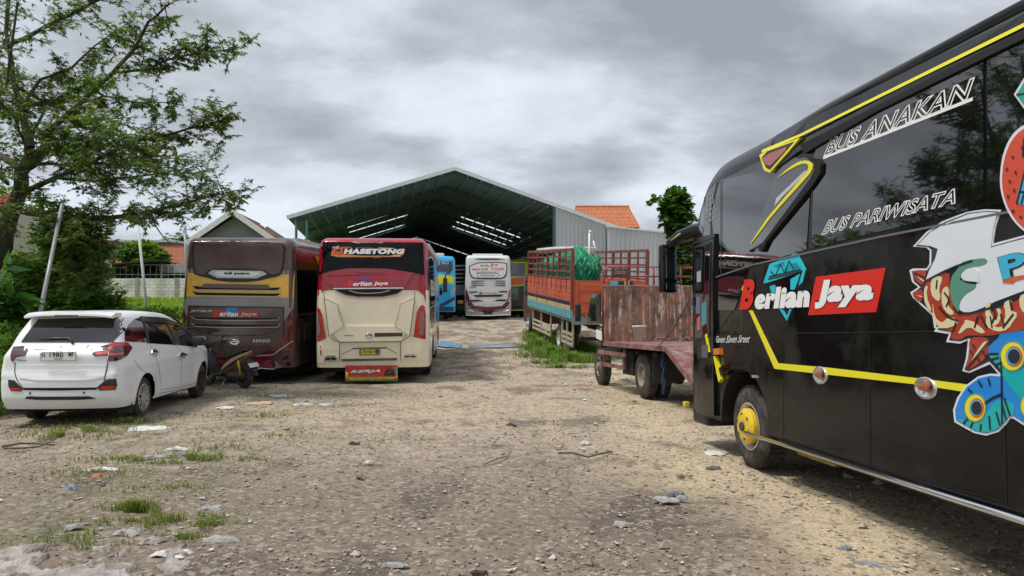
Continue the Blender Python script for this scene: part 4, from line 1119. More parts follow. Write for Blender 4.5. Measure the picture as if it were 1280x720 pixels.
    grn = mat('art_green', (.10, .27, .2), .25, coat=.6); blu = mat('art_blue', (.01, .22, .62), .25, coat=.6); tea = mat('art_teal', (.0, .38, .40), .25, coat=.6); yel = mat('art_yellow', (.72, .66, .02), .25, coat=.6); org = mat('art_orange', (.6, .1, .02), .25, coat=.6); nav = mat('art_navy', (.006, .012, .02), .3, coat=.6); pnk = mat('art_scarlet', (.6, .07, .035), .25, coat=.6)
    A = lambda nm, polys, m, off, sm=1: decal(nm, polys, f, m, t, off=off, step=.25, sm=sm)
    Z2 = lambda l: [(1120 + x / 4.5, 250 + y / 4.5) for x, y in l]
    Z3 = lambda l: [(1150 + x / 4, 380 + y / 4) for x, y in l]
    Zc = lambda l: [(1100 + x / 2.667, 60 + y / 2.667) for x, y in l]
    # scarlet disc high on the glass
    A('disc_art_border', [Zc([(398, 480), (402, 380), (425, 310), (460, 265), (520, 240), (620, 300), (640, 480), (600, 620), (520, 640), (440, 580)])], wht, .014, 2)
    A('disc_art', [Zc([(405, 480), (409, 385), (431, 318), (465, 275), (520, 250), (612, 305), (632, 480), (592, 610), (520, 630), (446, 574)])], pnk, .017, 2)
    A('disc_art_panel', [Zc([(455, 520), (462, 470), (485, 400), (540, 410), (560, 500), (500, 525)])], mat('art_sky', (.05, .4, .6), .25), .020, 1)
    lines('disc_art_strokes', [Zc(q) for q in ([(470, 330), (500, 350)], [(480, 300), (475, 360), (500, 365)], [(420, 400), (424, 408)], [(440, 360), (444, 368)], [(430, 440), (433, 450)], [(450, 410), (453, 420)], [(425, 490), (428, 500)], [(440, 540), (446, 548)], [(465, 560), (471, 566)], [(445, 470), (448, 480)], [(455, 520), (485, 400)], [(470, 520), (500, 420)], [(462, 480), (500, 480)])], f, nav, t, w=.012, off=.022)
    A('gem_art_border', [Zc([(446, 155), (480, 100), (520, 95), (560, 150), (560, 190), (500, 230)])], wht, .0155, 0)
    A('gem_art', [Zc([(454, 156), (482, 110), (520, 104), (552, 152), (552, 186), (500, 218)])], mat('art_emerald', (.02, .35, .25), .25), .018, 0)
    lines('gem_art_facets', [Zc(q) for q in ([(454, 156), (500, 150), (552, 152)], [(482, 110), (500, 150), (500, 218)])], f, nav, t, w=.01, off=.02)
    # white backing outline
    A('artwork_border', [Z2([(75, 395), (95, 385), (172, 385), (188, 360), (190, 285), (170, 268), (95, 262), (170, 180), (260, 120), (400, 65), (500, 52), (590, 55), (560, 150), (545, 245), (640, 220), (900, 150), (1100, 120), (1100, 520), (960, 700), (720, 760), (500, 760), (330, 740), (215, 720), (205, 650), (150, 600), (95, 550), (80, 520), (125, 490), (90, 460)])], wht, .006, 0)
    A('artwork_ground', [Z2([(88, 400), (175, 395), (198, 362), (200, 280), (180, 262), (112, 258), (180, 186), (270, 126), (404, 74), (500, 62), (575, 65), (550, 150), (534, 262), (640, 232), (900, 162), (1090, 132), (1090, 510), (950, 690), (720, 745), (500, 745), (340, 728), (228, 715), (215, 640), (155, 590), (100, 540), (92, 525), (140, 490), (100, 455)])], nav, .009, 0)
    A('white_cloth_art', [Z2([(122, 252), (192, 182), (282, 129), (408, 79), (500, 67), (569, 71), (546, 160), (532, 268), (640, 238), (900, 172), (1085, 142), (1085, 400), (900, 470), (720, 510), (560, 570), (480, 610), (400, 640), (360, 620), (350, 580), (380, 530), (450, 480), (460, 455), (380, 455), (355, 420), (358, 400), (350, 370), (300, 385), (200, 440), (165, 455), (185, 400), (220, 330), (235, 275), (190, 258)])], wht, .012, 0)
    A('cloth_shadow_art', [Z2([(365, 350), (420, 335), (500, 325), (515, 345), (490, 365), (400, 380), (375, 400), (362, 435), (358, 455), (400, 470), (450, 475), (445, 495), (385, 530), (355, 575), (352, 640), (330, 610), (305, 540), (305, 440), (345, 390)])], grn, .015, 1)
    A('white_cloth_art', [Z2([(465, 380), (466, 465), (455, 460), (385, 455), (362, 430), (380, 398)])], wht, .017, 1)
    A('petal_art', [Z2(q) for q in ([(85, 400), (150, 392), (172, 405), (160, 450), (150, 480), (110, 455)], [(90, 530), (130, 500), (152, 515), (145, 575), (110, 560)], [(165, 465), (200, 440), (300, 395), (300, 480), (320, 600), (360, 650), (600, 600), (740, 540), (740, 740), (350, 725), (240, 710), (205, 620), (160, 580), (155, 510)])], red, .012, 1)
    A('cream_petal_art', [Z2(q) for q in ([(195, 445), (240, 425), (262, 440), (240, 500), (250, 560), (230, 570), (195, 530)], [(255, 510), (285, 480), (300, 520), (285, 590), (330, 640), (300, 650), (258, 600)], [(205, 570), (215, 660), (250, 690), (330, 700), (300, 718), (225, 712), (208, 640)], [(160, 490), (180, 480), (168, 540), (205, 640), (165, 590), (155, 540)], [(105, 415), (160, 455), (150, 460)], [(110, 535), (148, 540), (146, 548)], [(390, 660), (430, 720), (380, 720)], [(500, 590), (540, 560), (520, 620), (560, 690), (580, 640), (560, 610), (590, 610), (585, 690), (545, 712), (505, 670)], [(600, 580), (650, 555), (640, 620), (690, 640), (640, 710), (600, 700), (620, 640)], [(690, 540), (740, 520), (740, 640), (700, 620)])], crm, .015, 1)
    lines('petal_art_strokes', [Z2(q) for q in ([(270, 520), (300, 560), (280, 600)], [(230, 450), (225, 500)], [(320, 600), (360, 650), (600, 590)], [(240, 600), (290, 660), (350, 680)], [(100, 410), (160, 440)], [(530, 600), (560, 640), (540, 690)], [(460, 650), (440, 720)], [(165, 455), (300, 385), (430, 340)], [(640, 560), (650, 620)], [(470, 640), (510, 720)], [(660, 640), (600, 720)])], f, nav, t, w=.012, off=.018, sm=1)
    A('leaf_art_border', [Z3([(70, 138), (85, 110), (250, 110), (400, 40), (640, 40), (640, 260), (500, 360), (400, 360), (350, 300), (245, 345), (212, 335), (230, 270), (240, 180), (200, 198), (130, 190), (145, 150)])], wht, .0065, 0)
    A('leaf_art_ground', [Z3([(85, 126), (98, 118), (260, 118), (405, 50), (630, 50), (630, 250), (495, 350), (405, 350), (345, 285), (243, 335), (222, 328), (240, 270), (252, 168), (200, 185), (145, 180), (158, 140)])], nav, .0095, 0)
    A('petal_art', [Z3(q) for q in ([(90, 118), (105, 60), (240, 90), (330, 40), (600, 40), (560, 120), (400, 150), (330, 160), (240, 155), (200, 180), (150, 175), (165, 140)], [(245, 165), (335, 165), (345, 200), (335, 270), (245, 330), (225, 325), (245, 260)])], red, .0125, 1)
    A('cream_petal_art', [Z3(q) for q in ([(325, 180), (345, 200), (250, 300), (280, 240)], [(150, 60), (200, 90), (150, 120), (85, 122), (90, 110)], [(210, 110), (240, 70), (330, 140), (300, 150), (245, 110), (200, 150), (190, 145)], [(330, 60), (370, 120), (430, 110), (450, 40), (480, 60), (440, 130), (380, 140), (330, 110)])], crm, .0155, 1)
    lines('petal_art_strokes', [Z3(q) for q in ([(340, 190), (230, 325)], [(260, 200), (275, 230)], [(250, 230), (265, 260)], [(300, 290), (280, 265)], [(330, 265), (310, 235)], [(180, 90), (160, 140)], [(350, 60), (360, 120)], [(400, 50), (420, 100)])], f, nav, t, w=.01, off=.0185, sm=1)
    # feathers
    A('feather_art_border', [Z3([(172, 590), (165, 530), (185, 470), (225, 410), (290, 362), (350, 348), (395, 350), (400, 340), (340, 270), (322, 222), (380, 165), (400, 130), (460, 120), (640, 130), (640, 640), (540, 620), (470, 575), (450, 570), (430, 600), (390, 640), (330, 658), (270, 645), (220, 618)])], wht, .0075, 0)
    A('feather_art', [Z3([(180, 582), (175, 530), (195, 474), (233, 416), (293, 371), (350, 358), (410, 362), (415, 340), (350, 265), (332, 222), (388, 172), (406, 140), (460, 130), (632, 140), (632, 628), (545, 610), (470, 562), (445, 558), (422, 592), (385, 630), (330, 646), (272, 634), (225, 606)])], blu, .0105, 0)
    A('feather_art_teal', [Z3(q) for q in ([(180, 580), (215, 575), (300, 590), (345, 520), (400, 470), (470, 500), (470, 560), (445, 556), (422, 590), (385, 628), (330, 643), (272, 631), (225, 603)], [(340, 260), (400, 250), (440, 330), (520, 330), (632, 250), (632, 400), (560, 560), (520, 500), (410, 362), (415, 340), (350, 265)])], tea, .0125, 1)
    for (cx_, cy_, rx, ry) in ((275, 520, 50, 66), (462, 262, 58, 70), (560, 510, 55, 66)):
        E = lambda s, dx=0, dy=0: Z3([(cx_ + dx + math.cos(a) * rx * s, cy_ + dy + math.sin(a) * ry * s) for a in [2 * PI * k / 20 for k in range(20)]])
        for k, (s, mm, dx) in enumerate(((1.12, grn, 0), (1, yel, 0), (.74, org, 8), (.62, mat('art_sky', (.05, .4, .6), .25), 4), (.52, nav, 7))):
            A('feather_eye_art', [E(s, dx)], mm, .0145 + .0015 * k, 0)
    lines('feather_art_strokes', [Z3(q) for q in ([(215, 600), (240, 570)], [(250, 620), (265, 590)], [(300, 635), (305, 600)], [(350, 630), (345, 560)], [(400, 610), (380, 540)], [(430, 580), (410, 500)], [(240, 425), (260, 445)], [(290, 385), (310, 415)], [(340, 370), (350, 410)], [(320, 500), (360, 470), (410, 450)], [(405, 260), (410, 600)], [(450, 560), (420, 470)], [(345, 250), (390, 250)], [(350, 280), (395, 268)], [(370, 310), (410, 290)])], f, nav, t, w=.014, off=.0145, sm=1)
    text('artwork_lettering', 'Pa', [Z2([(600, 455)])[0], Z2([(900, 380)])[0], Z2([(870, 240)])[0], Z2([(540, 330)])[0]], f, nav, t, off=.0155, bold=.09, shear=.1)
    text('artwork_lettering', 'Pa', [Z2([(600, 450)])[0], Z2([(895, 378)])[0], Z2([(870, 246)])[0], Z2([(545, 330)])[0]], f, mat('art_sky', (.05, .4, .6), .25), t, off=.018, bold=.04, shear=.1)
    A('lettering_swash_art', [Z2([(600, 440), (760, 415), (900, 380), (900, 400), (720, 440), (665, 455), (660, 468), (600, 465)])], org, .0165, 0)
black_bus()
# ============================================================ CREAM BUS
def rear_bus(name_label, px0, px1, Y, hd, HW, L, ztop, z0, body_mats, r=(.2, .22, .22), lean=.12, arches=True, cz=()):
    c = at((px0 + px1) / 2, HOR, Y); M = place(c.x, Y, hd, 2.6, 7.6)
    t = thing('bus', name_label, 'bus', M)
    def df(p):
        q = p.copy()
        q.y += .05 * (abs(p.x) / HW) ** 2.5 * sstep(2.5, 0, p.y)
        if p.z > 1.6: q.y += lean * ((p.z - 1.6) / (ztop - 1.6)) ** 1.6 * sstep(2.5, 0, p.y)
        if p.z < .8: q.y += .07 * ((.8 - p.z) / .5) ** 1.5 * sstep(1.5, 0, p.y)
        q.x *= 1 - .04 * sstep(1.5, ztop, p.z); return q
    bm = rbox(HW, 0, L, z0, ztop, *r, n=(10, 22, 14), deform=df, zcuts=cz)
    if arches: bm = cut_arches(bm, [(2.6, .5, .56), (L - 2.4, .5, .56)], HW)
    body = obj('body', bm, body_mats, t, autos=35); bv = bvh_of(body)
    f = mkface(M, (0, 0, 0), (1, 0, 0), (0, 0, 1), (0, -1, 0), bv)
    f.clamp = (HW - .04, ztop - .10)
    fs = mkface(M, (HW, 0, 0), (0, 1, 0), (0, 0, 1), (1, 0, 0), bv)
    fw = mkface(M, (-HW, 0, 0), (0, 1, 0), (0, 0, 1), (-1, 0, 0), bv)
    decal('side_window', [[(.3, 1.6), (.25, ztop - .42), (L - .5, ztop - .42), (L - .4, 1.6)]], fw, mat('coach_glass', (0, 0, 0), .015), t, px=False, step=.5)
    decal('side_lower', [[(.3, .5), (.3, 1.5), (L - .4, 1.5), (L - .4, .5)]], fw, mat('dark_flank', (.05, .035, .032), .3, coat=.4, dirt=DUST, damt=.3, dscale=2), t, px=False, step=.5) if arches else None
    if arches:
        for y in (2.6, L - 2.4):
            for s in (-1, 1): wheel(t, s * (HW - .05), y, .48, .48, .27, s, 'dual' if y < 4 else 'truck', mat('wheel_grey', (.3, .29, .28), .5, metal=.3, dirt=DUST, damt=.6, dscale=8))
    bm = bmesh.new(); cube_bm(bm, (-HW + .12, .35, .28), (HW - .12, L - .4, z0 + .02)); 
    cube_bm(bm, (-HW + .4, .2, .32), (HW - .4, .5, z0 + .05)); obj('chassis', bm, M_DARK, t)
    return t, M, f, fs, body, bv, HW
def gem_small(f, t, x0, y0, x1, y1, m, off=.006):
    X = lambda u: x0 + (x1 - x0) * u; Yy = lambda v: y0 + (y1 - y0) * v
    decal('gem_emblem', [[(X(.12), Yy(.35)), (X(.25), Yy(0)), (X(.95), Yy(0)), (X(1), Yy(.35))], [(X(.1), Yy(.42)), (X(.95), Yy(.42)), (X(.55), Yy(1))]], f, m, t, off=off, step=0)
def cream_bus():
    cream = mat('cream_paint', (.82, .74, .56), .28, coat=.5, dirt=(.36, .3, .2), damt=.3, dscale=1.2); red = mat('crimson_paint', (.34, .004, .018), .16, coat=.5, dirt=(.2, .05, .04), damt=.08, dscale=2)
    rg = mat('rear_glass', (.004, .004, .005), .03, spec=.16)
    t, M, f, fs, body, bv, HW = rear_bus('cream and crimson tour bus seen from behind with a painted flap under its bumper', 394, 537, 16.5, R(-4.2), 1.26, 9.6, 3.32, .42, [cream, M_DARK, red], lean=.10)
    for pf in body.data.polygons:
        if pf.center.z > 2.05: pf.material_index = 2
    D = lambda name, polys, m, **k: decal(name, polys, f, m, t, **k)
    Z4 = lambda l: [(385 + x / 6.857, 285 + y / 6.857) for x, y in l]; Z5 = lambda l: [(385 + x / 6.857, 380 + y / 6.857) for x, y in l]
    glass = mat('coach_glass', (.004, .004, .005), .015, spec=1.0)
    D('red_upper_panel', [Z4([(58, 640), (60, 400), (75, 250), (95, 60), (160, 44), (900, 50), (970, 70), (990, 200), (1000, 400), (1012, 640), (990, 575), (940, 535), (830, 525), (760, 560), (640, 590), (420, 590), (290, 560), (215, 525), (130, 540), (80, 585)])], red, off=.008, step=.1)
    D('rear_window', [Z4([(78, 405), (84, 95), (110, 84), (970, 98), (988, 120), (1000, 405), (900, 382), (700, 350), (500, 343), (340, 345), (200, 367)])], rg, off=.014, step=.1)
    D('brake_lens', [Z4([(330, 352), (700, 352), (660, 372), (600, 382), (430, 380), (380, 370)])], mat('dark_red_lens', (.25, .01, .012), .2, coat=1), off=.022, step=.15)
    D('bonnet_lip', [Z4([(60, 425), (200, 372), (330, 352), (380, 372), (440, 386), (600, 386), (660, 374), (700, 356), (890, 388), (1005, 415), (905, 392), (830, 510), (215, 512), (110, 410)])], red, off=.03, step=.1)
    lines('white_pinstripe', [Z4([(215, 519), (820, 514)])], f, M_WHITE, t, w=.02, off=.036)
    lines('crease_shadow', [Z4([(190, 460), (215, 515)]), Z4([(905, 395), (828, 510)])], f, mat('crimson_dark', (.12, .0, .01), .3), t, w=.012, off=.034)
    D('grille_opening', [Z4([(238, 530), (805, 526), (770, 560), (700, 578), (640, 586), (420, 586), (340, 576), (275, 560)])], M_DARK, off=.016, step=.15)
    lines('grille_trim', [Z4([(350, 535), (420, 555), (500, 560), (620, 555), (700, 535)]), Z4([(250, 545), (330, 580), (420, 597), (640, 597), (760, 572), (800, 545)])], f, mat('grille_grey', (.35, .32, .28), .3), t, w=.02, off=.03)
    for s, q, m_, b_ in (('B', [(334, 500), (372, 500), (395, 450), (352, 450)], mat('scarlet_vinyl', (.7, .04, .01), .3), .06), ('erlian', [(380, 497), (545, 495), (552, 455), (392, 460)], M_WHITE, .04), ('Jaya', [(558, 497), (680, 495), (695, 458), (570, 460)], M_WHITE, .04), ('HD PRO', [(700, 497), (806, 495), (818, 462), (712, 462)], mat('dull_grey', (.16, .12, .12), .4), .02)):
        text('name_lettering', s, Z4(q), f, m_, t, off=.04, bold=b_)
    D('gem_emblem', [Z4([(425, 448), (435, 428), (530, 428), (538, 448)])], mat('violet_vinyl', (.12, .05, .4), .3), off=.036, step=0)
    # window sticker
    D('window_sticker', [(Z4([(195, 235), (205, 190), (240, 165), (320, 160), (830, 178), (820, 225), (790, 248), (470, 250), (260, 250)]), 0), ], [mat('sticker_orange', (.62, .18, .04), .4)], off=.019, step=0)
    D('sticker_patches', [(Z4([(210, 232), (300, 236), (700, 238), (790, 232), (780, 244), (500, 246), (250, 245)]), 0), (Z4([(400, 165), (560, 166), (540, 174), (420, 172)]), 1), (Z4([(600, 168), (740, 172), (720, 180), (610, 176)]), 0), (Z4([(540, 246), (640, 246), (625, 257), (560, 258)]), 1)], [mat('sticker_cream', (.7, .55, .35), .4), mat('sticker_brown', (.25, .06, .02), .4)], off=.021, step=0)
    for mm, of, bo in ((M_BLK, .023, .13), (M_WHITE, .026, .075)):
        text('sticker_lettering', 'HASETONG', Z4([(305, 222), (815, 224), (832, 180), (318, 176)]), f, mm, t, off=of, bold=bo)
    for mm, of, bo in ((M_BLK, .023, .07), (mat('sticker_scarlet', (.75, .1, .02), .4), .026, .05)):
        text('sticker_lettering', 'Q', Z4([(200, 242), (292, 238), (308, 168), (222, 168)]), f, mm, t, off=of, bold=bo)
    text('sticker_lettering', 'THE', Z4([(200, 182), (262, 170), (268, 152), (208, 162)]), f, M_WHITE, t, off=.026, bold=.01)
    text('model_lettering', 'LEGACY', Z4([(452, 128), (600, 128), (600, 106), (452, 106)]), f, mat('pale_vinyl', (.35, .36, .38), .4), t, off=.019, bold=.01)
    lines('model_wings', [Z4([(385, 100), (420, 126), (448, 128)]), Z4([(645, 100), (620, 126), (604, 128)])], f, mat('pale_vinyl', (.35, .36, .38), .4), t, w=.014, off=.019)
    # engine cover
    D('engine_cover', [Z4([(262, 720), (250, 655), (136, 600), (150, 600)]) + Z5([(175, 270), (215, 252), (305, 190), (740, 190), (870, 270), (915, -30)]) + Z4([(915, 600), (790, 652), (770, 720)]) + Z5([(740, 188), (305, 188)])], cream, off=.012, step=0) if False else None
    D('engine_cover_relief', [Z4([(136, 600), (250, 652), (262, 720)]) + Z5([(305, 188), (215, 250), (182, 270)])], cream, off=.055, step=.15)
    D('engine_cover_relief', [Z4([(912, 598), (792, 652), (778, 720)]) + Z5([(742, 188), (835, 248), (868, 272)])], cream, off=.055, step=.15)
    D('lower_cover_relief', [Z5([(215, 252), (305, 190), (740, 190), (835, 250), (800, 318), (270, 324)])], cream, off=.045, step=.15)
    lines('panel_seam', [Z4([(135, 542), (138, 600)]) + Z5([(180, 285), (270, 327), (795, 320), (872, 275)]) + Z4([(915, 610), (915, 542)]), Z5([(270, 328), (272, 492)]), Z5([(793, 320), (795, 488)]), Z5([(285, 432), (385, 385)]), Z5([(760, 425), (680, 380)])], f, M_SEAM, t, w=.012, off=.06)
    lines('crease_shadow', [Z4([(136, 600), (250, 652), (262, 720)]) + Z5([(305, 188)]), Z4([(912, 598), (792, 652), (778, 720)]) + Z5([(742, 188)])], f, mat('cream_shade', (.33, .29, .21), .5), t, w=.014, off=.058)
    for sd, o_, i_ in ((1, [(962, 18), (985, 10), (1002, 28), (1010, 120), (1008, 300), (905, 280), (925, 120), (932, 70)], [(965, 70), (990, 60), (998, 150), (996, 275), (955, 255), (962, 140)]), (-1, [(60, 35), (78, 28), (100, 42), (120, 90), (152, 290), (66, 322), (58, 180)], [(66, 75), (88, 85), (102, 180), (108, 262), (70, 280), (64, 160)])):
        o = D('tail_lamp', [Z5(o_)], mat('tail_red', (.42, .01, .008), .15, coat=1), off=.03, step=.1)
        decal('lamp_lens', [Z5(i_)], f, mat('lens_smoke', (.28, .16, .15), .1, coat=1), o, off=.036, step=.1)
    D('reflector', [Z5([(955, 338), (966, 335), (970, 420), (956, 420)]), Z5([(101, 357), (110, 355), (119, 440), (106, 440)])], mat('reflector_red', (.5, .03, .01), .2), off=.02, step=0)
    D('bumper_corner', [Z5([(66, 328), (185, 288), (268, 330), (268, 494), (78, 508), (70, 440)])], cream, off=.022, step=.12)
    D('bumper_corner', [Z5([(1014, 308), (880, 275), (797, 322), (797, 490), (1014, 480)])], cream, off=.022, step=.12)
    D('boot_relief', [Z5([(285, 470), (285, 436), (385, 388), (680, 384), (760, 428), (760, 466)])], cream, off=.022, step=.2)
    lines('plate_light_bar', [Z5([(380, 382), (680, 376)])], f, mat('dark_bronze', (.12, .09, .05), .4), t, w=.03, off=.036)
    for q in (([(133, 490), (145, 448), (170, 438), (225, 440), (252, 462), (250, 488)]), ([(812, 465), (832, 428), (900, 422), (930, 432), (936, 462)])):
        o = D('exhaust_trim', [Z5(q)], M_CHROME, off=.045, step=0)
        xs = [p[0] for p in q]; ys = [p[1] for p in q]; x0, x1, y0, y1 = min(xs), max(xs), min(ys), max(ys); m_ = (x0 + x1) / 2
        decal('exhaust_opening', [Z5([(x0 + 12, y1 - 8), (x0 + 20, y0 + 22), (m_ - 4, y0 + 20), (m_ - 4, y1 - 10)]), Z5([(m_ + 4, y1 - 10), (m_ + 4, y0 + 20), (x1 - 18, y0 + 22), (x1 - 12, y1 - 8)])], f, M_DARK, o, off=.048, step=0)
    D('step_strip', [Z5([(290, 492), (290, 474), (760, 462), (760, 482)])], mat('tread_grey', (.1, .1, .1), .5), off=.04, step=0)
    o = D('number_plate', [Z5([(440, 438), (440, 388), (616, 384), (616, 436)])], mat('plate_frame', (.16, .14, .09), .5), off=.05, step=0)
    decal('plate_face', [Z5([(455, 432), (455, 392), (580, 390), (580, 430)])], f, mat('plate_yellow', (.62, .5, .02), .5, dirt=(.2, .15, .05), damt=.5, dscale=20), o, off=.053, step=0)
    text('plate_lettering', '7152 W', Z5([(468, 422), (605, 420), (605, 396), (468, 398)]), f, M_BLK, o, off=.056, bold=.02)
    p = f.P(*Z5([(527, 270)])[0]); bm = bmesh.new(); lathe(bm, [(.085, 0), (.085, .02), (.07, .03), (.06, .02), (0, .02)], (p.x, -.03, p.y), (0, -1, 0), 24)
    for v in bm.verts: v.co.z = p.y + (v.co.z - p.y) * .62
    obj('oval_badge', bm, mat('badge_metal', (.45, .4, .33), .25, metal=1), t)
    D('badge_bar', [Z5([(570, 282), (570, 248), (810, 246), (810, 276)])], mat('smoke_bar', (.05, .035, .025), .3), off=.052, step=0)
    text('builder_lettering', 'Laksana', Z5([(312, 275), (388, 275), (388, 260), (312, 260)]), f, mat('grey_vinyl', (.12, .12, .13), .4), t, off=.05, bold=.02)
    lines('builder_mark', [Z5([(300, 255), (282, 262), (278, 275), (300, 278), (308, 262), (290, 256)])], f, mat('grey_vinyl', (.12, .12, .13), .4), t, w=.012, off=.034)
    # painted flap under the bumper
    Mi = M.inverted(); a = f.P(431.7, 476.5); b = f.P(497, 457)
    g = lambda q: [(431.7 + (497 - 431.7) * u, 457 + (476.5 - 457) * v) for u, v in q]
    f2 = mkface(M, (0, .02, 0), (1, 0, 0), (0, 0, 1), (0, -1, 0), None)
    o = decal('mud_flap', [g([(0, 0), (1, 0), (1, 1), (0, 1)])], f2, mat('flap_red', (.45, .035, .015), .6, var=.3, vscale=4), t, off=.02, step=0)
    decal('flap_art', [(g([(.0, .55), (.05, .72), (.95, .72), (1, .5), (1, 1), (0, 1)]), 0), (g([(.0, .82), (1, .80), (1, 1), (0, 1)]), 1), (g([(0, .35), (.06, .45), (.04, .9), (0, .9)]), 2), (g([(.94, .1), (1, .1), (1, .6), (.96, .55)]), 1)], f2, [mat('flap_orange', (.6, .25, .03), .6), mat('flap_green', (.05, .32, .16), .6), mat('flap_yellow', (.6, .5, .05), .6)], o, off=.023, step=0)
    for s, q, mm, sh in (('KERJA', [(.07, .52), (.70, .46), (.72, .24), (.10, .30)], M_WHITE, .1), ('REZEKI', [(.18, .72), (.62, .72), (.64, .56), (.2, .58)], mat('flap_pink', (.5, .1, .1), .6), .1), ('REZEKI lan JATAH', [(.04, .97), (.93, .93), (.95, .76), (.07, .80)], mat('flap_yellow', (.6, .5, .05), .6), .05)):
        text('flap_lettering', s, g(q), f2, M_BLK, o, off=.0255, bold=.08, shear=sh)
        text('flap_lettering', s, g(q), f2, mm, o, off=.028, bold=.035, shear=sh)
    decal('flap_emblem', [(g([(.74, .62), (.76, .4), (.8, .25), (.88, .22), (.94, .35), (.93, .55), (.97, .65)]), 0), (g([(.79, .5), (.81, .3), (.89, .28), (.91, .42), (.86, .52)]), 1)], f2, [M_BLK, mat('flap_grey', (.5, .5, .52), .6)], o, off=.026, step=0)
    # right flank: dark glass with stickers, white skirt, red foot
    DS = lambda name, polys, m, **k: decal(name, polys, fs, m, t, px=False, **k)
    DS('side_window', [[(.25, 1.75), (.18, 2.95), (9.1, 2.95), (9.3, 1.75)]], glass, off=.008, step=.4)
    DS('side_panel_white', [[(.3, 1.1), (.3, 1.72), (9.2, 1.72), (9.2, 1.1)]], mat('flank_white', (.5, .5, .5), .12, coat=1, dirt=DUST, damt=.4, dscale=2), off=.006, step=.4)
    DS('side_panel_blue', [[(3.4, 1.2), (5.5, 2.6), (6.6, 2.6), (5.2, 1.2)], [(7, 1.2), (7.6, 2.5), (8.6, 2.6), (8.4, 1.2)]], mat('flank_blue', (.05, .3, .55), .3), off=.012, step=.4)
    DS('side_panel_red', [[(3.4, .45), (3.3, .95), (6.6, 1.0), (6.6, .45)], [(7.9, .45), (7.9, .9), (9.3, .8), (9.3, .45)]], mat('flank_pink', (.4, .08, .07), .25, coat=.5, dirt=DUST, damt=.5, dscale=2), off=.007, step=.4)
    for k, (s, y0, y1, z0, z1) in enumerate((('BERLIAN', 1.2, 4.8, 2.0, 2.4), ('JAYA', 5.2, 8.6, 2.0, 2.5), ('WISATA', 1.0, 3.3, 1.2, 1.6))):
        text('side_lettering', s, [(y0, z0), (y1, z0), (y1, z1), (y0, z1)], fs, M_WHITE if k < 2 else M_REDV, t, off=.014, px=False)
    # air-conditioner hump along the roof edge and roof pod
    bm = bmesh.new(); cube_bm(bm, (-.8, 3.2, 3.26), (.8, 5.6, 3.36), bev=.05); obj('roof_unit', bm, mat('offwhite', (.5, .5, .48), .5, var=.1), t)
    bm = bmesh.new(); beam(bm, (1.18, .6, 3.16), (1.18, 8.8, 3.16), .12, .14); obj('roof_gutter', bm, mat('offwhite', (.5, .5, .48), .4), t)
cream_bus()
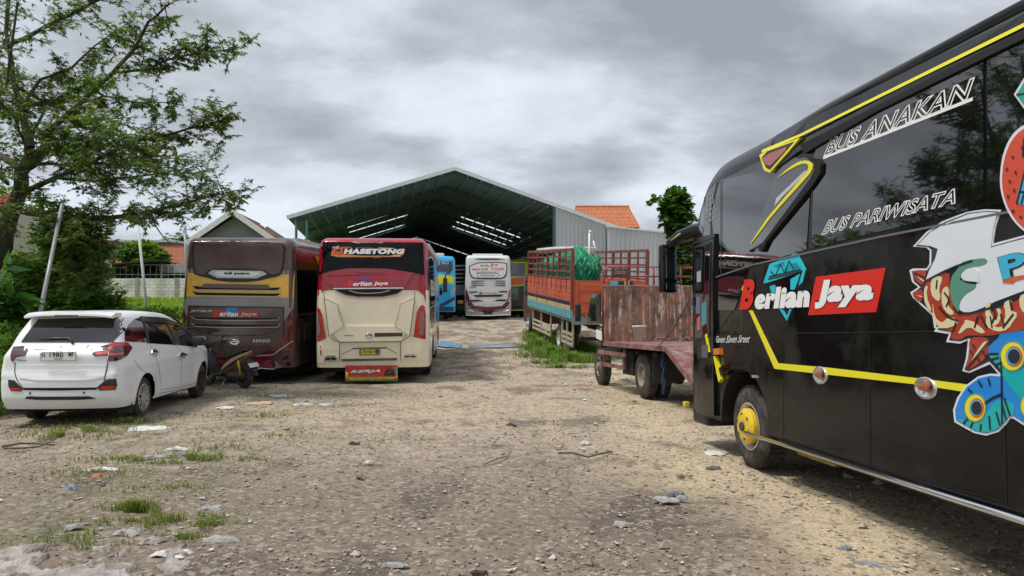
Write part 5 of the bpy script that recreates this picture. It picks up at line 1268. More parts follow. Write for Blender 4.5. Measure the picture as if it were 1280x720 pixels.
def brown_bus():
    brown = mat('maroon_brown_paint', (.075, .035, .03), .3, coat=.6, dirt=(.17, .12, .1), damt=.35, dscale=1.3)
    t, M, f, fs, body, bv, HW = rear_bus('maroon bus with yellow and silver bands seen from behind next to the white car', 226, 367, 16.3, R(-1.5), 1.25, 9.8, 3.31, .42, [brown, M_DARK], lean=.14)
    D = lambda name, polys, m, **k: decal(name, polys, f, m, t, **k)
    Z = lambda l: [(220 + x / 6, 280 + y / 6) for x, y in l]; Z2 = lambda l: [(210 + x / 3.43, 270 + y / 3.43) for x, y in l]
    yel = mat('amber_paint', (.78, .43, .015), .3, coat=.5, dirt=(.25, .17, .06), damt=.3, dscale=1.5); sil = mat('silver_paint', (.27, .26, .25), .35, metal=.2, dirt=(.15, .12, .1), damt=.35, dscale=1.5)
    mar = mat('maroon_paint', (.12, .008, .016), .2, coat=.8)
    D('silver_band', [Z([(42, 372), (44, 335), (915, 352), (915, 385)])], sil, off=.006, step=.1)
    D('amber_band', [Z([(34, 545), (38, 366), (912, 382), (918, 555)])], yel, off=.008, step=.1)
    D('silver_band', [Z([(28, 640), (34, 542), (918, 552), (918, 600), (885, 630), (800, 740), (790, 620), (90, 610), (80, 730)])], sil, off=.009, step=.1)
    D('window_seal', [Z(smooth_poly([(118, 150), (140, 128), (400, 118), (790, 140), (825, 165), (815, 260), (800, 370), (760, 395), (700, 405), (600, 432), (420, 436), (300, 425), (240, 405), (150, 385), (125, 360)], 1))], M_BLK, off=.02, step=.1)
    D('rear_window', [Z(smooth_poly([(132, 160), (150, 140), (400, 130), (780, 152), (808, 172), (800, 260), (786, 355), (750, 378), (700, 372), (640, 335), (270, 330), (230, 360), (200, 380), (155, 370), (140, 350)], 1))], mat('brown_cover', (.085, .042, .036), .3, coat=.3, dirt=(.14, .1, .085), damt=.5, dscale=1.1), off=.027, step=.1)
    D('name_panel', [Z([(240, 370), (272, 344), (645, 352), (682, 376), (600, 408), (310, 405)])], mat('silver_plate', (.5, .5, .5), .3), off=.034, step=0)
    D('name_panel_face', [Z([(285, 372), (310, 354), (610, 360), (628, 376), (575, 396), (330, 393)])], M_WHITE, off=.037, step=0)
    text('builder_lettering', 'adi putro', Z([(362, 384), (550, 386), (552, 360), (362, 356)]), f, M_BLK, t, off=.04, bold=.05)
    D('grille_hump', [Z([(190, 478), (205, 448), (690, 455), (705, 488)])], brown, off=.035, step=.3)
    for a in (0, 44):
        D('grille_slot', [Z([(128, 464 + a * .9), (150, 488 + a), (750, 496 + a), (778, 474 + a * 1.1), (740, 484 + a), (170, 474 + a)])], M_DARK, off=.02, step=.3)
        D('grille_slot', [Z([(122, 464 + a), (190, 470 + a), (700, 478 + a), (782, 476 + a), (760, 494 + a), (150, 486 + a)])], M_DARK, off=.022, step=.3)
        lines('grille_trim', [Z([(128, 478 + a), (150, 494 + a), (760, 503 + a), (780, 488 + a)])], f, mat('warm_trim', (.5, .42, .3), .3), t, w=.014, off=.03)
    # engine hatch
    D('engine_hatch', [Z2([(88, 385), (497, 390), (497, 520), (470, 560), (120, 560), (90, 520)])], brown, off=.02, step=.3)
    lines('panel_seam', [Z2([(88, 388), (497, 393)]), Z2([(90, 388), (90, 520)]), Z2([(495, 393), (495, 520)]), Z2([(110, 490), (200, 512), (400, 512), (490, 480)])], f, M_SEAM, t, w=.012, off=.028)
    for a in (0, 30):
        D('grille_slot', [Z2([(100, 432 + a), (110, 442 + a), (470, 446 + a), (480, 434 + a), (470, 438 + a), (120, 434 + a)])], M_DARK, off=.03, step=.3)
        lines('grille_trim', [Z2([(100, 430 + a), (120, 444 + a), (250, 448 + a), (470, 446 + a), (480, 434 + a)])], f, mat('grey_trim', (.4, .37, .35), .3), t, w=.016, off=.036)
    text('model_lettering', 'JETBUS', Z2([(92, 414), (188, 415), (192, 402), (100, 402)]), f, mat('silver_letters', (.5, .5, .5), .3), t, off=.034, bold=.03)
    D('red_panel', [Z2([(190, 434), (196, 402), (392, 408), (385, 436)])], mat('scarlet_dull', (.4, .035, .02), .4), off=.032, step=0)
    text('name_lettering', 'erlian', Z2([(220, 430), (300, 431), (303, 410), (224, 408)]), f, M_WHITE, t, off=.037, bold=.04)
    text('name_lettering', 'Jaya', Z2([(308, 432), (380, 433), (384, 411), (314, 411)]), f, mat('faded_white', (.5, .4, .38), .4), t, off=.037, bold=.04)
    text('letter_b', 'B', Z2([(194, 432), (216, 432), (220, 404), (200, 404)]), f, M_REDV, t, off=.037, bold=.05)
    gem_small(f, t, *Z2([(236, 392)])[0], *Z2([(300, 438)])[0], mat('gem_blue', (.02, .2, .45), .4), off=.034)
    p = f.P(*Z2([(287, 540)])[0]); bm = bmesh.new(); lathe(bm, [(.11, 0), (.11, .02), (.095, .03), (.08, .015), (.03, .012), (.03, .025), (0, .025)], (p.x, -.01, p.y), (0, -1, 0), 28)
    for v in bm.verts: v.co.z = p.y + (v.co.z - p.y) * .6
    obj('oval_badge', bm, M_CHROME, t)
    text('maker_lettering', 'HINO', Z2([(365, 543), (437, 542), (438, 528), (366, 529)]), f, M_CHROME, t, off=.03, bold=.03)
    for q in ([(500, 500), (520, 430), (548, 395), (552, 560), (520, 580), (440, 595), (395, 590), (470, 560)], [(50, 395), (80, 430), (90, 520), (120, 560), (200, 590), (140, 595), (60, 570), (52, 500)]):
        D('tail_lamp', [Z2(q)], mar, off=.024, step=.1)
    lines('bumper_trim', [Z2([(380, 600), (450, 595), (545, 535)]), Z2([(200, 598), (120, 598), (60, 585)])], f, mat('trim_cream', (.5, .42, .38), .3), t, w=.02, off=.03)
    D('bumper_corner', [Z2([(455, 600), (540, 545), (545, 640), (460, 655)])], brown, off=.03, step=.2)
    D('bumper_vent', [Z2([(458, 650), (462, 632), (525, 628), (528, 642)]), Z2([(490, 612), (515, 598), (518, 608), (500, 618)])], M_DARK, off=.036, step=0)
    D('lower_bumper', [Z2([(205, 660), (205, 604), (440, 604), (452, 656)])], mar, off=.018, step=.3)
    lines('bumper_trim', [Z2([(205, 640), (400, 650), (455, 655)])], f, mat('grey_trim', (.4, .37, .35), .3), t, w=.03, off=.034)
    DS = lambda name, polys, m, **k: decal(name, polys, fs, m, t, px=False, **k)
    glass = mat('coach_glass', (.004, .004, .005), .015, spec=1.0)
    DS('side_window', [[(.3, 1.5), (.3, 2.95), (9.4, 2.9), (9.4, 1.5)]], glass, off=.008, step=.4)
    DS('side_amber_stripe', [[(2.0, 2.98), (2.4, 2.75), (9.3, 2.75), (9.3, 3.0)]], yel, off=.03, step=.4)
    DS('side_lower', [[(.4, .45), (.4, 1.25), (9.3, 1.25), (9.3, .45)]], mat('dark_flank', (.05, .035, .032), .3, coat=.4, dirt=DUST, damt=.3, dscale=2), off=.006, step=.4)
    bm = bmesh.new()
    for k in range(9): cube_bm(bm, (HW + .008, .9, .95 + k * .05), (HW + .02, 1.5, .975 + k * .05))
    obj('side_vent', bm, mat('vent_bronze', (.2, .14, .06), .4), t)
    for y in (2.3, 4.4, 6.5, 8.4): DS('window_pillar', [[(y, 1.5), (y, 2.9), (y + .1, 2.9), (y + .1, 1.5)]], M_BLACK, off=.016, step=0)
    bm = bmesh.new(); beam(bm, (1.0, 1, 3.3), (1.0, 9, 3.3), .2, .1); obj('roof_unit', bm, mat('offwhite', (.5, .5, .48), .4), t)
brown_bus()
def white_bus():
    wh = mat('white_coach_paint', (.62, .62, .61), .3, coat=.4, dirt=(.35, .33, .3), damt=.3, dscale=1.5)
    t, M, f, fs, body, bv, HW = rear_bus('white bus with maroon corners and red window writing seen from behind inside the shed', 581.4, 639.2, 39.8, R(-4), 1.25, 11, 3.42, .42, [wh, M_DARK], lean=.15)
    D = lambda name, polys, m, **k: decal(name, polys, f, m, t, **k)
    Z = lambda l: [(530 + x / 5.54, 290 + y / 5.54) for x, y in l]
    mar = mat('maroon_paint', (.12, .008, .016), .2, coat=.8); gry = mat('grey_skirt', (.3, .28, .27), .5, dirt=DUST, damt=.4)
    D('window_outline', [Z(smooth_poly([(308, 212), (570, 205), (580, 240), (570, 315), (520, 328), (350, 325), (315, 305)], 1))], M_BLK, off=.02, step=.3)
    D('window_panel', [Z(smooth_poly([(314, 218), (564, 212), (573, 240), (563, 308), (516, 320), (354, 318), (322, 300)], 1))], wh, off=.026, step=.3)
    D('roof_lamp', [Z([(350, 185), (400, 182), (500, 182), (560, 187), (500, 192), (400, 192)])], M_BLK, off=.02, step=.3)
    text('window_lettering', 'MAHA ALAM', Z([(335, 265), (440, 264), (440, 248), (335, 250)]), f, M_REDV, t, off=.034); text('window_lettering', 'TOUR', Z([(465, 264), (555, 262), (555, 246), (465, 248)]), f, M_REDV, t, off=.034)
    text('window_lettering', '3+', Z([(455, 240), (510, 238), (514, 216), (462, 218)]), f, M_REDV, t, off=.034)
    text('window_lettering', 'TRAVEL', Z([(385, 240), (450, 239), (452, 226), (388, 227)]), f, mat('grey_vinyl', (.12, .12, .13), .4), t, off=.034)
    text('window_lettering', 'REGIONAL', Z([(365, 292), (520, 290), (520, 272), (365, 274)]), f, mat('green_grey_vinyl', (.15, .22, .18), .4), t, off=.034)
    lines('name_frame', [Z([(365, 300), (385, 318), (500, 318), (525, 298)]), Z([(390, 303), (490, 302)])], f, mat('grey_vinyl', (.12, .12, .13), .4), t, w=.03, off=.034)
    for y in (340, 354, 369): D('grille_slot', [Z([(325, y + 2), (335, y - 3), (560, y - 3), (565, y + 2), (545, y + 3), (345, y + 3)])], M_BLK, off=.02, step=0)
    text('side_lettering', 'BERLIAN', Z([(316, 388), (362, 388), (362, 380), (316, 380)]), f, M_BLK, t, off=.02)
    D('maroon_corner', [Z([(280, 395), (300, 410), (318, 470), (345, 510), (440, 520), (540, 512), (575, 480), (590, 410), (607, 390), (607, 490), (560, 535), (440, 545), (330, 535), (282, 490)])], mar, off=.018, step=.15)
    D('grille_slot', [Z([(310, 412), (580, 408), (575, 418), (315, 420)]), Z([(340, 436), (550, 432), (530, 448), (360, 450)]), Z([(318, 470), (575, 466), (565, 478), (325, 482)])], M_BLK, off=.024, step=0)
    D('red_spot', [Z([(380, 430), (385, 415), (400, 415), (402, 430)])], M_REDV, off=.028, step=0); text('name_lettering', 'erlian Jaya', Z([(404, 431), (505, 429), (507, 417), (407, 418)]), f, mat('dark_red_vinyl', (.3, .03, .03), .4), t, off=.028)
    D('grey_skirt', [Z([(283, 500), (335, 545), (440, 556), (560, 545), (606, 498), (606, 572), (285, 572)])], gry, off=.02, step=.15)
    lines('skirt_trim', [Z([(290, 575), (440, 578), (602, 572)]), Z([(300, 540), (345, 552)]), Z([(550, 550), (595, 538)])], f, M_WHITE, t, w=.05, off=.03)
    D('number_plate', [Z([(412, 568), (412, 546), (473, 546), (473, 567)])], M_BLK, off=.036, step=0)
    bm = bmesh.new(); cube_bm(bm, (-.85, 1, 3.38), (.85, 4, 3.56), bev=.06); obj('roof_unit', bm, wh, t)
    decal('side_window', [[(.5, 1.6), (.5, 2.9), (10.5, 2.9), (10.5, 1.6)]], fs, mat('coach_glass', (0, 0, 0), .015), t, px=False, step=.5)
white_bus()
def front_bus(label, px0, px1, pyt, pyb, Y, hd, cols, kind='a'):
    """bus facing us, built with its front towards the camera"""
    c = at((px0 + px1) / 2, HOR, Y); HW = (px1 - px0) / F * Y / 2; M = place(c.x, Y, hd, 2.6, 7.6); t = thing('bus', label, 'bus', M)
    Mi = M.inverted(); zt = (Mi @ at((px0 + px1) / 2, pyt, Y)).z
    def df(p):
        q = p.copy(); q.y += .10 * (abs(p.x) / HW) ** 2.5 * sstep(2, 0, p.y)
        if p.z > 1.4: q.y += .35 * ((p.z - 1.4) / (zt - 1.4)) ** 1.8 * sstep(2.5, 0, p.y)
        return q
    bm = rbox(HW, 0, 10.5, .4, zt, .2, .25, .22, (8, 16, 10), df); bm = cut_arches(bm, [(2.4, .5, .56), (7.6, .5, .56)], HW)
    body = obj('body', bm, [cols[0], M_DARK], t, autos=35); bv = bvh_of(body)
    f = mkface(M, (0, 0, 0), (1, 0, 0), (0, 0, 1), (0, -1, 0), bv); fs = mkface(M, (HW, 0, 0), (0, 1, 0), (0, 0, 1), (1, 0, 0), bv)
    for y in (2.4, 7.6):
        for s in (-1, 1): wheel(t, s * (HW - .05), y, .48, .48, .27, s, 'truck')
    G = lambda q: [(u * 2 * HW - HW, v * zt) for u, v in q]
    D = lambda nm, q, m, off=.01, st=.25: decal(nm, [G(x) for x in q], f, m, t, off=off, px=False, step=st)
    glass = mat('coach_glass', (0, 0, 0), .015)
    return t, M, f, fs, D, G, glass, HW, zt
def blue_bus():
    b1 = mat('sky_blue_paint', (.01, .36, .68), .25, coat=.6); ye = mat('lemon_paint', (.68, .6, .01), .3)
    t, M, f, fs, D, G, glass, HW, zt = front_bus('bright blue and yellow bus facing out of the shed behind the cream bus', 527, 571, 319, 400, 38, R(-14), [b1])
    D('windscreen', [[(.04, .72), (.04, .96), (.90, .97), (.9, .78), (.8, .72), (.6, .75)]], glass, .012)
    D('yellow_band', [[(.02, .55), (.02, .66), (.5, .70), (.98, .67), (.98, .54), (.7, .58), (.4, .52)]], ye, .012)
    D('lower_windscreen', [[(.04, .36), (.04, .56), (.35, .56), (.55, .50), (.6, .40), (.4, .33)]], glass, .014)
    D('dark_curve', [[(.3, .22), (.6, .26), (.95, .36), (.97, .31), (.6, .2), (.3, .17)]], mat('navy_band', (.01, .05, .12), .3), .014)
    D('headlamp', [[(.8, .36), (.95, .42), (.96, .52), (.86, .5)]], mat('headlamp_glass', (.25, .3, .33), .1, coat=1), .016)
    D('bumper', [[(.02, .13), (.02, .2), (.98, .2), (.98, .13)]], mat('navy_band', (.01, .05, .12), .3), .016)
    text('windscreen_lettering', 'BJ RO', G([(.42, .85), (.78, .85), (.8, .92), (.45, .92)]), f, mat('cyan_light', (.1, .5, .7), .4), t, off=.02, px=False)
    decal('side_stripe', [[(1, .9), (1, 1.3), (9.5, 1.7), (9.5, .9)]], fs, ye, t, px=False, step=.5); decal('side_window', [[(.6, 1.8), (.6, 2.9), (10, 2.9), (10, 1.8)]], fs, glass, t, px=False, step=.5)
    bm = bmesh.new(); tube(bm, [(.55 * HW, -.15, zt * .72), (.3 * HW, -.35, zt * .70), (.25 * HW, -.4, zt * .60)], .04); cube_bm(bm, (.14 * HW, -.5, zt * .42), (.38 * HW, -.36, zt * .64), bev=.04); obj('mirror', bm, M_BLACK, t)
    bm = bmesh.new(); cube_bm(bm, (-.9, 1.5, zt - .05), (.5, 4, zt + .22), bev=.1); obj('roof_unit', bm, mat('white_coach_paint', (.6, .6, .6), .3), t)
blue_bus()
def yellow_bus():
    ye = mat('lime_yellow_paint', (.50, .56, .01), .3, coat=.5); orr = mat('orange_paint', (.62, .12, .02), .3)
    t, M, f, fs, D, G, glass, HW, zt = front_bus('lime yellow bus with orange band half hidden behind the white bus', 631, 662, 324, 380, 47, R(-6), [ye])
    D('rear_window', [[(.0, .72), (.0, .95), (.86, .94), (.84, .70)]], glass, .02)
    D('orange_band', [[(.0, .55), (.0, .66), (1, .7), (1, .6), (.6, .56)]], orr, .02)
    D('open_doorway', [[(.2, .16), (.2, .52), (.78, .54), (.78, .16)]], mat('doorway', (.03, .04, .03), .4), .02)
    D('door_glass', [[(.28, .3), (.28, .5), (.55, .51), (.55, .3)]], mat('greenish_glass', (.1, .16, .1), .1), .03)
    D('tail_lamp', [[(.88, .3), (.97, .3), (.97, .5), (.88, .48)]], orr, .02)
    D('bumper', [[(.02, .13), (.02, .19), (.98, .19), (.98, .13)]], M_BLACK, .02)
    D('roof_trim', [[(.1, .965), (.1, .985), (.9, .985), (.9, .965)]], M_BLACK, .02)
yellow_bus()
def grey_bus():
    wh = mat('pale_silver_paint', (.42, .43, .44), .35, coat=.4, dirt=(.3, .28, .25), damt=.3)
    t, M, f, fs, D, G, glass, HW, zt = front_bus('pale silver bus squeezed between the blue and the white bus in the shed', 562, 590, 325, 392, 44, R(-8), [wh])
    for i in range(5): D('dark_slot', [[(.2, .60 + i * .07), (.2, .63 + i * .07), (.95, .64 + i * .07), (.95, .61 + i * .07)]], glass, .02)
    D('windscreen', [[(.2, .38), (.2, .56), (.95, .58), (.95, .4)]], mat('greyblue_glass', (.08, .11, .13), .1), .02)
    D('bumper', [[(.02, .13), (.02, .22), (.98, .22), (.98, .13)]], M_BLACK, .02); D('fog_lamp', [[(.35, .24), (.35, .3), (.6, .3), (.6, .24)]], mat('warm_lens', (.5, .35, .15), .3), .024)
grey_bus()
# ============================================================ WHITE CAR
def interp(tab, x):
    if x <= tab[0][0]: return tab[0][1]
    n = len(tab)
    for i in range(n - 1):
        (a, b), (c, d) = tab[i], tab[i + 1]
        if x <= c:
            sl = lambda j: (tab[j + 1][1] - tab[j][1]) / (tab[j + 1][0] - tab[j][0])
            s0 = sl(i); sa = s0 if i == 0 else sl(i - 1); sb = s0 if i + 2 >= n else sl(i + 1)
            m0 = 0 if sa * s0 <= 0 else 2 * sa * s0 / (sa + s0); m1 = 0 if sb * s0 <= 0 else 2 * sb * s0 / (sb + s0)
            h = c - a; t = (x - a) / h
            return (2 * t ** 3 - 3 * t * t + 1) * b + (t ** 3 - 2 * t * t + t) * h * m0 + (-2 * t ** 3 + 3 * t * t) * d + (t ** 3 - t * t) * h * m1
    return tab[-1][1]
def white_car():
    hd = R(-5.0); M = place(-6.33, 10.3, hd, .92, 3.57)
    t = thing('car', 'white people carrier with rear spoiler and number plate H 1980 MF parked at left', 'car', M)
    W, L, ZB = .845, 4.39, .24
    yr = [(.2, .14), (.3, .05), (.42, .0), (.62, .0), (.72, .03), (.8, .055), (.98, .06), (1.04, .10), (1.1, .16), (1.3, .28), (1.5, .41), (1.62, .47)]
    yf = [(.2, 4.24), (.35, 4.36), (.55, 4.39), (.75, 4.36), (.88, 4.22), (2, 4.22)]
    zt = [(.4, 1.585), (.9, 1.61), (1.6, 1.625), (2.2, 1.60), (2.6, 1.53), (3.0, 1.36), (3.35, 1.16), (3.5, 1.09), (3.8, 1.03), (4.1, .95), (4.24, .88), (4.4, .8)]
    hwz = [(.2, .80), (.35, .83), (.6, .845), (.85, .835), (.97, .82), (1.02, .80), (1.3, .715), (1.5, .64), (1.66, .58)]
    X = axis_pts(-W, W, .10, .10, 10); Y = axis_pts(0, L, .13, .13, 92); Zs = axis_pts(0, 1, 0, .10, 34)
    def P(x, y, c):
        # rounded in the normalised box
        H = 1.38; z = c * H
        r = .10; ry = .13; rz = .12
        q = Vector((min(max(x, -W + r), W - r), min(max(y, ry), L - ry), min(z, H - rz))); d = Vector((x, y, z)) - q
        s = Vector((d.x / r, d.y / ry, d.z / rz)); Ln = s.length
        if Ln > 1e-9: s /= Ln; p = q + Vector((s.x * r, s.y * ry, s.z * rz))
        else: p = q
        a = p.x / W; b = p.y / L; c = p.z / H; yy = b * L
        for _ in range(8):
            z = ZB + c * (interp(zt, yy) - ZB); yy = interp(yr, z) + b * (interp(yf, z) - interp(yr, z))
        hw = interp(hwz, z)
        if yy < .7: hw *= 1 - .04 * ((.7 - yy) / .7) ** 2
        if yy > 3.4: hw *= 1 - .17 * ((yy - 3.4) / 1.0) ** 2
        # flared arches and a body-side crease
        for ya in (.92, 3.57):
            dd = math.hypot(yy - ya, z - .31)
            if z < .9: hw += .014 * math.exp(-((dd - .36) / .10) ** 2)
        if z < .96: hw += .010 * math.exp(-((z - (.80 + .02 * yy)) / .05) ** 2) - .012 * math.exp(-((z - .55) / .12) ** 2) * sstep(1.1, 1.5, yy) * sstep(3.4, 3.0, yy)
        x = a * hw
        yy += .05 * abs(a) ** 2.5 * sstep(.8, 0, yy) * (1 if z > .7 else 1.6) - .12 * abs(a) ** 2.5 * sstep(3.4, 4.4, yy)
        zz = z - .035 * abs(a) ** 2.5 * sstep(.7, 1.0, c)
        return Vector((x, yy, zz))
    bm = bmesh.new(); vd = {}
    def V(i, j, k):
        if (i, j, k) not in vd: vd[i, j, k] = bm.verts.new(P(X[i], Y[j], Zs[k]))
        return vd[i, j, k]
    nx, ny, nz = len(X) - 1, len(Y) - 1, len(Zs) - 1
    def q4(*v): f = bm.faces.new(v); f.smooth = True
    for i in range(nx):
        for j in range(ny): q4(V(i, j, nz), V(i + 1, j, nz), V(i + 1, j + 1, nz), V(i, j + 1, nz)); q4(V(i, j, 0), V(i, j + 1, 0), V(i + 1, j + 1, 0), V(i + 1, j, 0))
        for k in range(nz): q4(V(i, 0, k), V(i + 1, 0, k), V(i + 1, 0, k + 1), V(i, 0, k + 1)); q4(V(i, ny, k), V(i, ny, k + 1), V(i + 1, ny, k + 1), V(i + 1, ny, k))
    for j in range(ny):
        for k in range(nz): q4(V(0, j, k), V(0, j, k + 1), V(0, j + 1, k + 1), V(0, j + 1, k)); q4(V(nx, j, k), V(nx, j + 1, k), V(nx, j + 1, k + 1), V(nx, j, k + 1))
    bmesh.ops.recalc_face_normals(bm, faces=bm.faces[:])
    RA = .352
    for v in bm.verts:
        if abs(v.co.x) < .6: continue
        for ya in (.92, 3.57):
            d = Vector((v.co.y - ya, v.co.z - .32)); 
            if abs(d.length - RA) < .026: d = d.normalized() * RA; v.co.y = ya + d.x; v.co.z = .32 + d.y
    kill = []
    for fc0 in bm.faces:
        c = fc0.calc_center_median()
        if abs(c.x) > .5 and any(math.hypot(c.y - ya, c.z - .32) < RA - .004 for ya in (.92, 3.57)): kill.append(fc0)
    bmesh.ops.delete(bm, geom=kill, context='FACES')
    for ya in (.92, 3.57):
        for sd in (-1, 1):
            arc = [(ya + math.cos(a) * (RA + .004), .32 + math.sin(a) * (RA + .004)) for a in [-.25 + (PI + .5) * k / 24 for k in range(25)]]
            xo = .80 if ya < 2 else .77
            A_ = [bm.verts.new((sd * xo, *p)) for p in arc]; B_ = [bm.verts.new((sd * .5, *p)) for p in arc]
            for k in range(24): q_ = bm.faces.new((A_[k], A_[k + 1], B_[k + 1], B_[k])); q_.material_index = 1
            q_ = bm.faces.new(B_); q_.material_index = 1
    paint = mat('white_car_paint', (.74, .75, .76), .3, coat=.5, dirt=(.5, .46, .4), damt=.12, dscale=2)
    body = obj('body', bm, [paint, M_DARK], t, autos=32); bv = bvh_of(body)
    f = mkface(M, (0, 0.03, 0), (1, 0, 0), (0, 0, 1), (0, -1, 0), bv); f.clamp = (.79, 1.6); s = mkface(M, (.8, 0, 0), (0, 1, 0), (0, 0, 1), (1, 0, 0), bv); s.lim = lambda z: interp(yr, z) + .15
    o3 = Vector((1, -1.15, 0)).normalized(); u3 = Vector((1.15, 1, 0)).normalized()
    fc = mkface(M, (.72, .1, 0), u3, (0, 0, 1), o3, bv)
    o4 = Vector((-1, -1.15, 0)).normalized(); u4 = Vector((1.15, -1, 0)).normalized(); fl = mkface(M, (-.72, .1, 0), u4, (0, 0, 1), o4, bv)
    D = lambda name, polys, m, fa=f, **k: decal(name, polys, fa, m, k.pop('parent', t), step=k.pop('step', .05), **k)
    A = lambda l: [(x / 3.765, 360 + y / 3.765) for x, y in l]          # zoom of the whole car
    B = lambda l: [(x / 4.5, 375 + y / 4.5) for x, y in l]             # zoom of its rear
    C = lambda l: [(130 + x / 4.9625, 385 + y / 4.9625) for x, y in l]   # zoom of its flank
    glass = mat('car_glass', (.008, .009, .010), .03, spec=.8, coat=.5)
    D('rear_window', [B(smooth_poly([(118, 236), (205, 118), (215, 108), (400, 102), (606, 100), (624, 110), (630, 180), (634, 236)], 0))], glass, off=.012, step=.02)
    # wiper
    p = lambda l, of=.03: [f.drop(f.P(*q, of), of) for q in l]
    bm = bmesh.new(); q = p(B([(408, 240), (400, 226), (380, 214), (300, 216), (215, 221)])); tube(bm, q, [.016, .014, .012, .010, .004], 8)
    sph(bm, q[0], .022, (1, .6, 1)); obj('wiper', bm, M_BLACK, t)
    # side glass
    D('side_window', [C([(112, 203), (130, 150), (155, 103), (190, 70), (222, 55), (238, 90), (262, 150), (268, 214), (110, 208)])], glass, fa=s, off=.006)
    D('side_window', [C([(244, 78), (370, 84), (400, 150), (425, 218), (428, 228), (274, 218)])], glass, fa=s, off=.006)
    D('side_window', [C([(392, 88), (440, 98), (500, 130), (550, 180), (578, 222), (578, 244), (438, 226)])], glass, fa=s, off=.006)
    D('window_pillar', [C([(222, 56), (238, 52), (252, 80), (275, 150), (284, 220), (268, 216), (260, 150), (238, 92)]), C([(372, 82), (394, 86), (410, 120), (440, 190), (446, 228), (428, 226), (420, 190)])], M_BLACK, fa=s, off=.009)
    D('window_visor', [C([(236, 50), (380, 62), (470, 96), (530, 140), (560, 178), (540, 168), (500, 132), (440, 102), (380, 90), (248, 82)])], mat('smoke_visor', (.02, .02, .022), .15, coat=.5), fa=s, off=.02)
    lines('roof_seam', [C([(222, 53), (380, 58), (480, 92), (540, 135), (580, 190), (590, 225)])], s, M_SEAM, t, w=.007, off=.012, sm=1, step=.05)
    lines('panel_seam', [C([(286, 222), (318, 300), (340, 360), (352, 440), (352, 508), (470, 490), (560, 470), (600, 440)]), C([(432, 228), (460, 240), (480, 320), (480, 480)]), C([(592, 250), (612, 262), (610, 340), (600, 440)]), C([(185, 320), (220, 370), (262, 402)])], s, M_SEAM, t, w=.006, off=.003, step=.04)
    lines('sill_line', [C([(345, 530), (470, 505), (585, 478)])], s, mat('shadow_line', (.1, .1, .1), .6), t, w=.008, off=.003, step=.04)
    # chrome leaf stickers and handles
    for (x, y) in ((322, 272), (494, 292)):
        bm = bmesh.new(); c = s.drop(s.P(*C([(x, y)])[0]), .018); cube_bm(bm, c - Vector((.012, .085, .018)), c + Vector((.014, .085, .018)), bev=.01); h = obj('door_handle', bm, paint, t, smooth=True)
        D('handle_trim', [C([(x - 22, y - 6), (x - 8, y - 20), (x + 6, y - 14), (x + 22, y - 8), (x + 24, y + 4), (x + 6, y + 6), (x + 8, y + 24), (x - 6, y + 12), (x - 22, y + 6)])], M_CHROME, fa=s, off=.034, parent=h)
        D('handle_recess', [C([(x - 14, y - 4), (x - 4, y - 12), (x + 12, y - 4), (x + 14, y + 2), (x, y + 2)])], M_DARK, fa=s, off=.038, parent=h)
    # tail lamps: part on the hatch, part wrapping the corner
    rl = mat('tail_red', (.42, .01, .008), .15, coat=1); dl = mat('smoked_red', (.05, .004, .006), .12, coat=1)
    tl = D('tail_lamp', [B([(508, 274), (560, 262), (606, 250), (606, 312), (530, 316), (518, 298)])], dl, off=.012)
    D('tail_lamp_lens', [B([(530, 290), (600, 282), (600, 304), (540, 308)])], rl, off=.016, parent=tl)
    t2 = D('tail_lamp', [B([(606, 250), (624, 236), (720, 238), (748, 268), (720, 310), (690, 330), (650, 344), (606, 344)])], dl, fa=fc, off=.012)
    D('tail_lamp_lens', [B([(610, 250), (628, 239), (716, 240), (738, 262), (700, 256), (640, 262), (612, 285)]), B([(612, 296), (660, 300), (700, 288), (690, 306), (612, 314)])], rl, fa=fc, off=.016, parent=t2)
    D('tail_lamp', [B([(75, 262), (130, 258), (158, 280), (140, 312), (92, 320), (70, 346), (62, 344), (66, 280)])], dl, fa=f, off=.012)
    D('hatch_ridge', [B([(160, 250), (500, 250), (478, 276), (185, 276)])], mat('white_car_trim', (.7, .71, .72), .5), off=.012)
    lines('hatch_seam', [B([(606, 344), (600, 400), (585, 460), (545, 494), (130, 496), (95, 450), (82, 400), (84, 350)])], f, M_SEAM, t, w=.011, off=.004, step=.05)
    D('hatch_lower_fold', [B([(96, 366), (595, 366), (586, 440), (480, 452), (200, 452), (105, 440)])], paint, off=.012)
    lines('hatch_lower_gap', [B([(130, 500), (300, 504), (545, 499)])], f, M_SEAM, t, w=.03, off=.006, step=.05)
    for q, r_, fa in (([(545, 494), (600, 446), (655, 442), (660, 480), (650, 506), (560, 510)], [(552, 505), (570, 486), (650, 484), (648, 503)], f), ([(45, 448), (80, 452), (128, 500), (118, 514), (60, 512), (48, 490)], [(56, 494), (105, 496), (122, 508), (62, 510)], f)):
        o = D('bumper_lamp_recess', [B(q)], M_BLACK, fa=fa, off=.008); D('reflector', [B(r_)], mat('reflector_red', (.5, .03, .01), .2), fa=fa, off=.013, parent=o)
    D('bumper_lower_trim', [B([(140, 556), (150, 542), (230, 544), (500, 542), (540, 556), (440, 562), (200, 562)])], M_BLACK, off=.010)
    D('sensor', [B([(163, 520), (173, 520), (173, 530), (163, 530)]), B([(466, 516), (476, 516), (476, 526), (466, 526)])], M_BLK, off=.008)
    fp = mkface(M, (0, -.012, 0), (1, 0, 0), (0, 0, 1), (0, -1, 0), None)
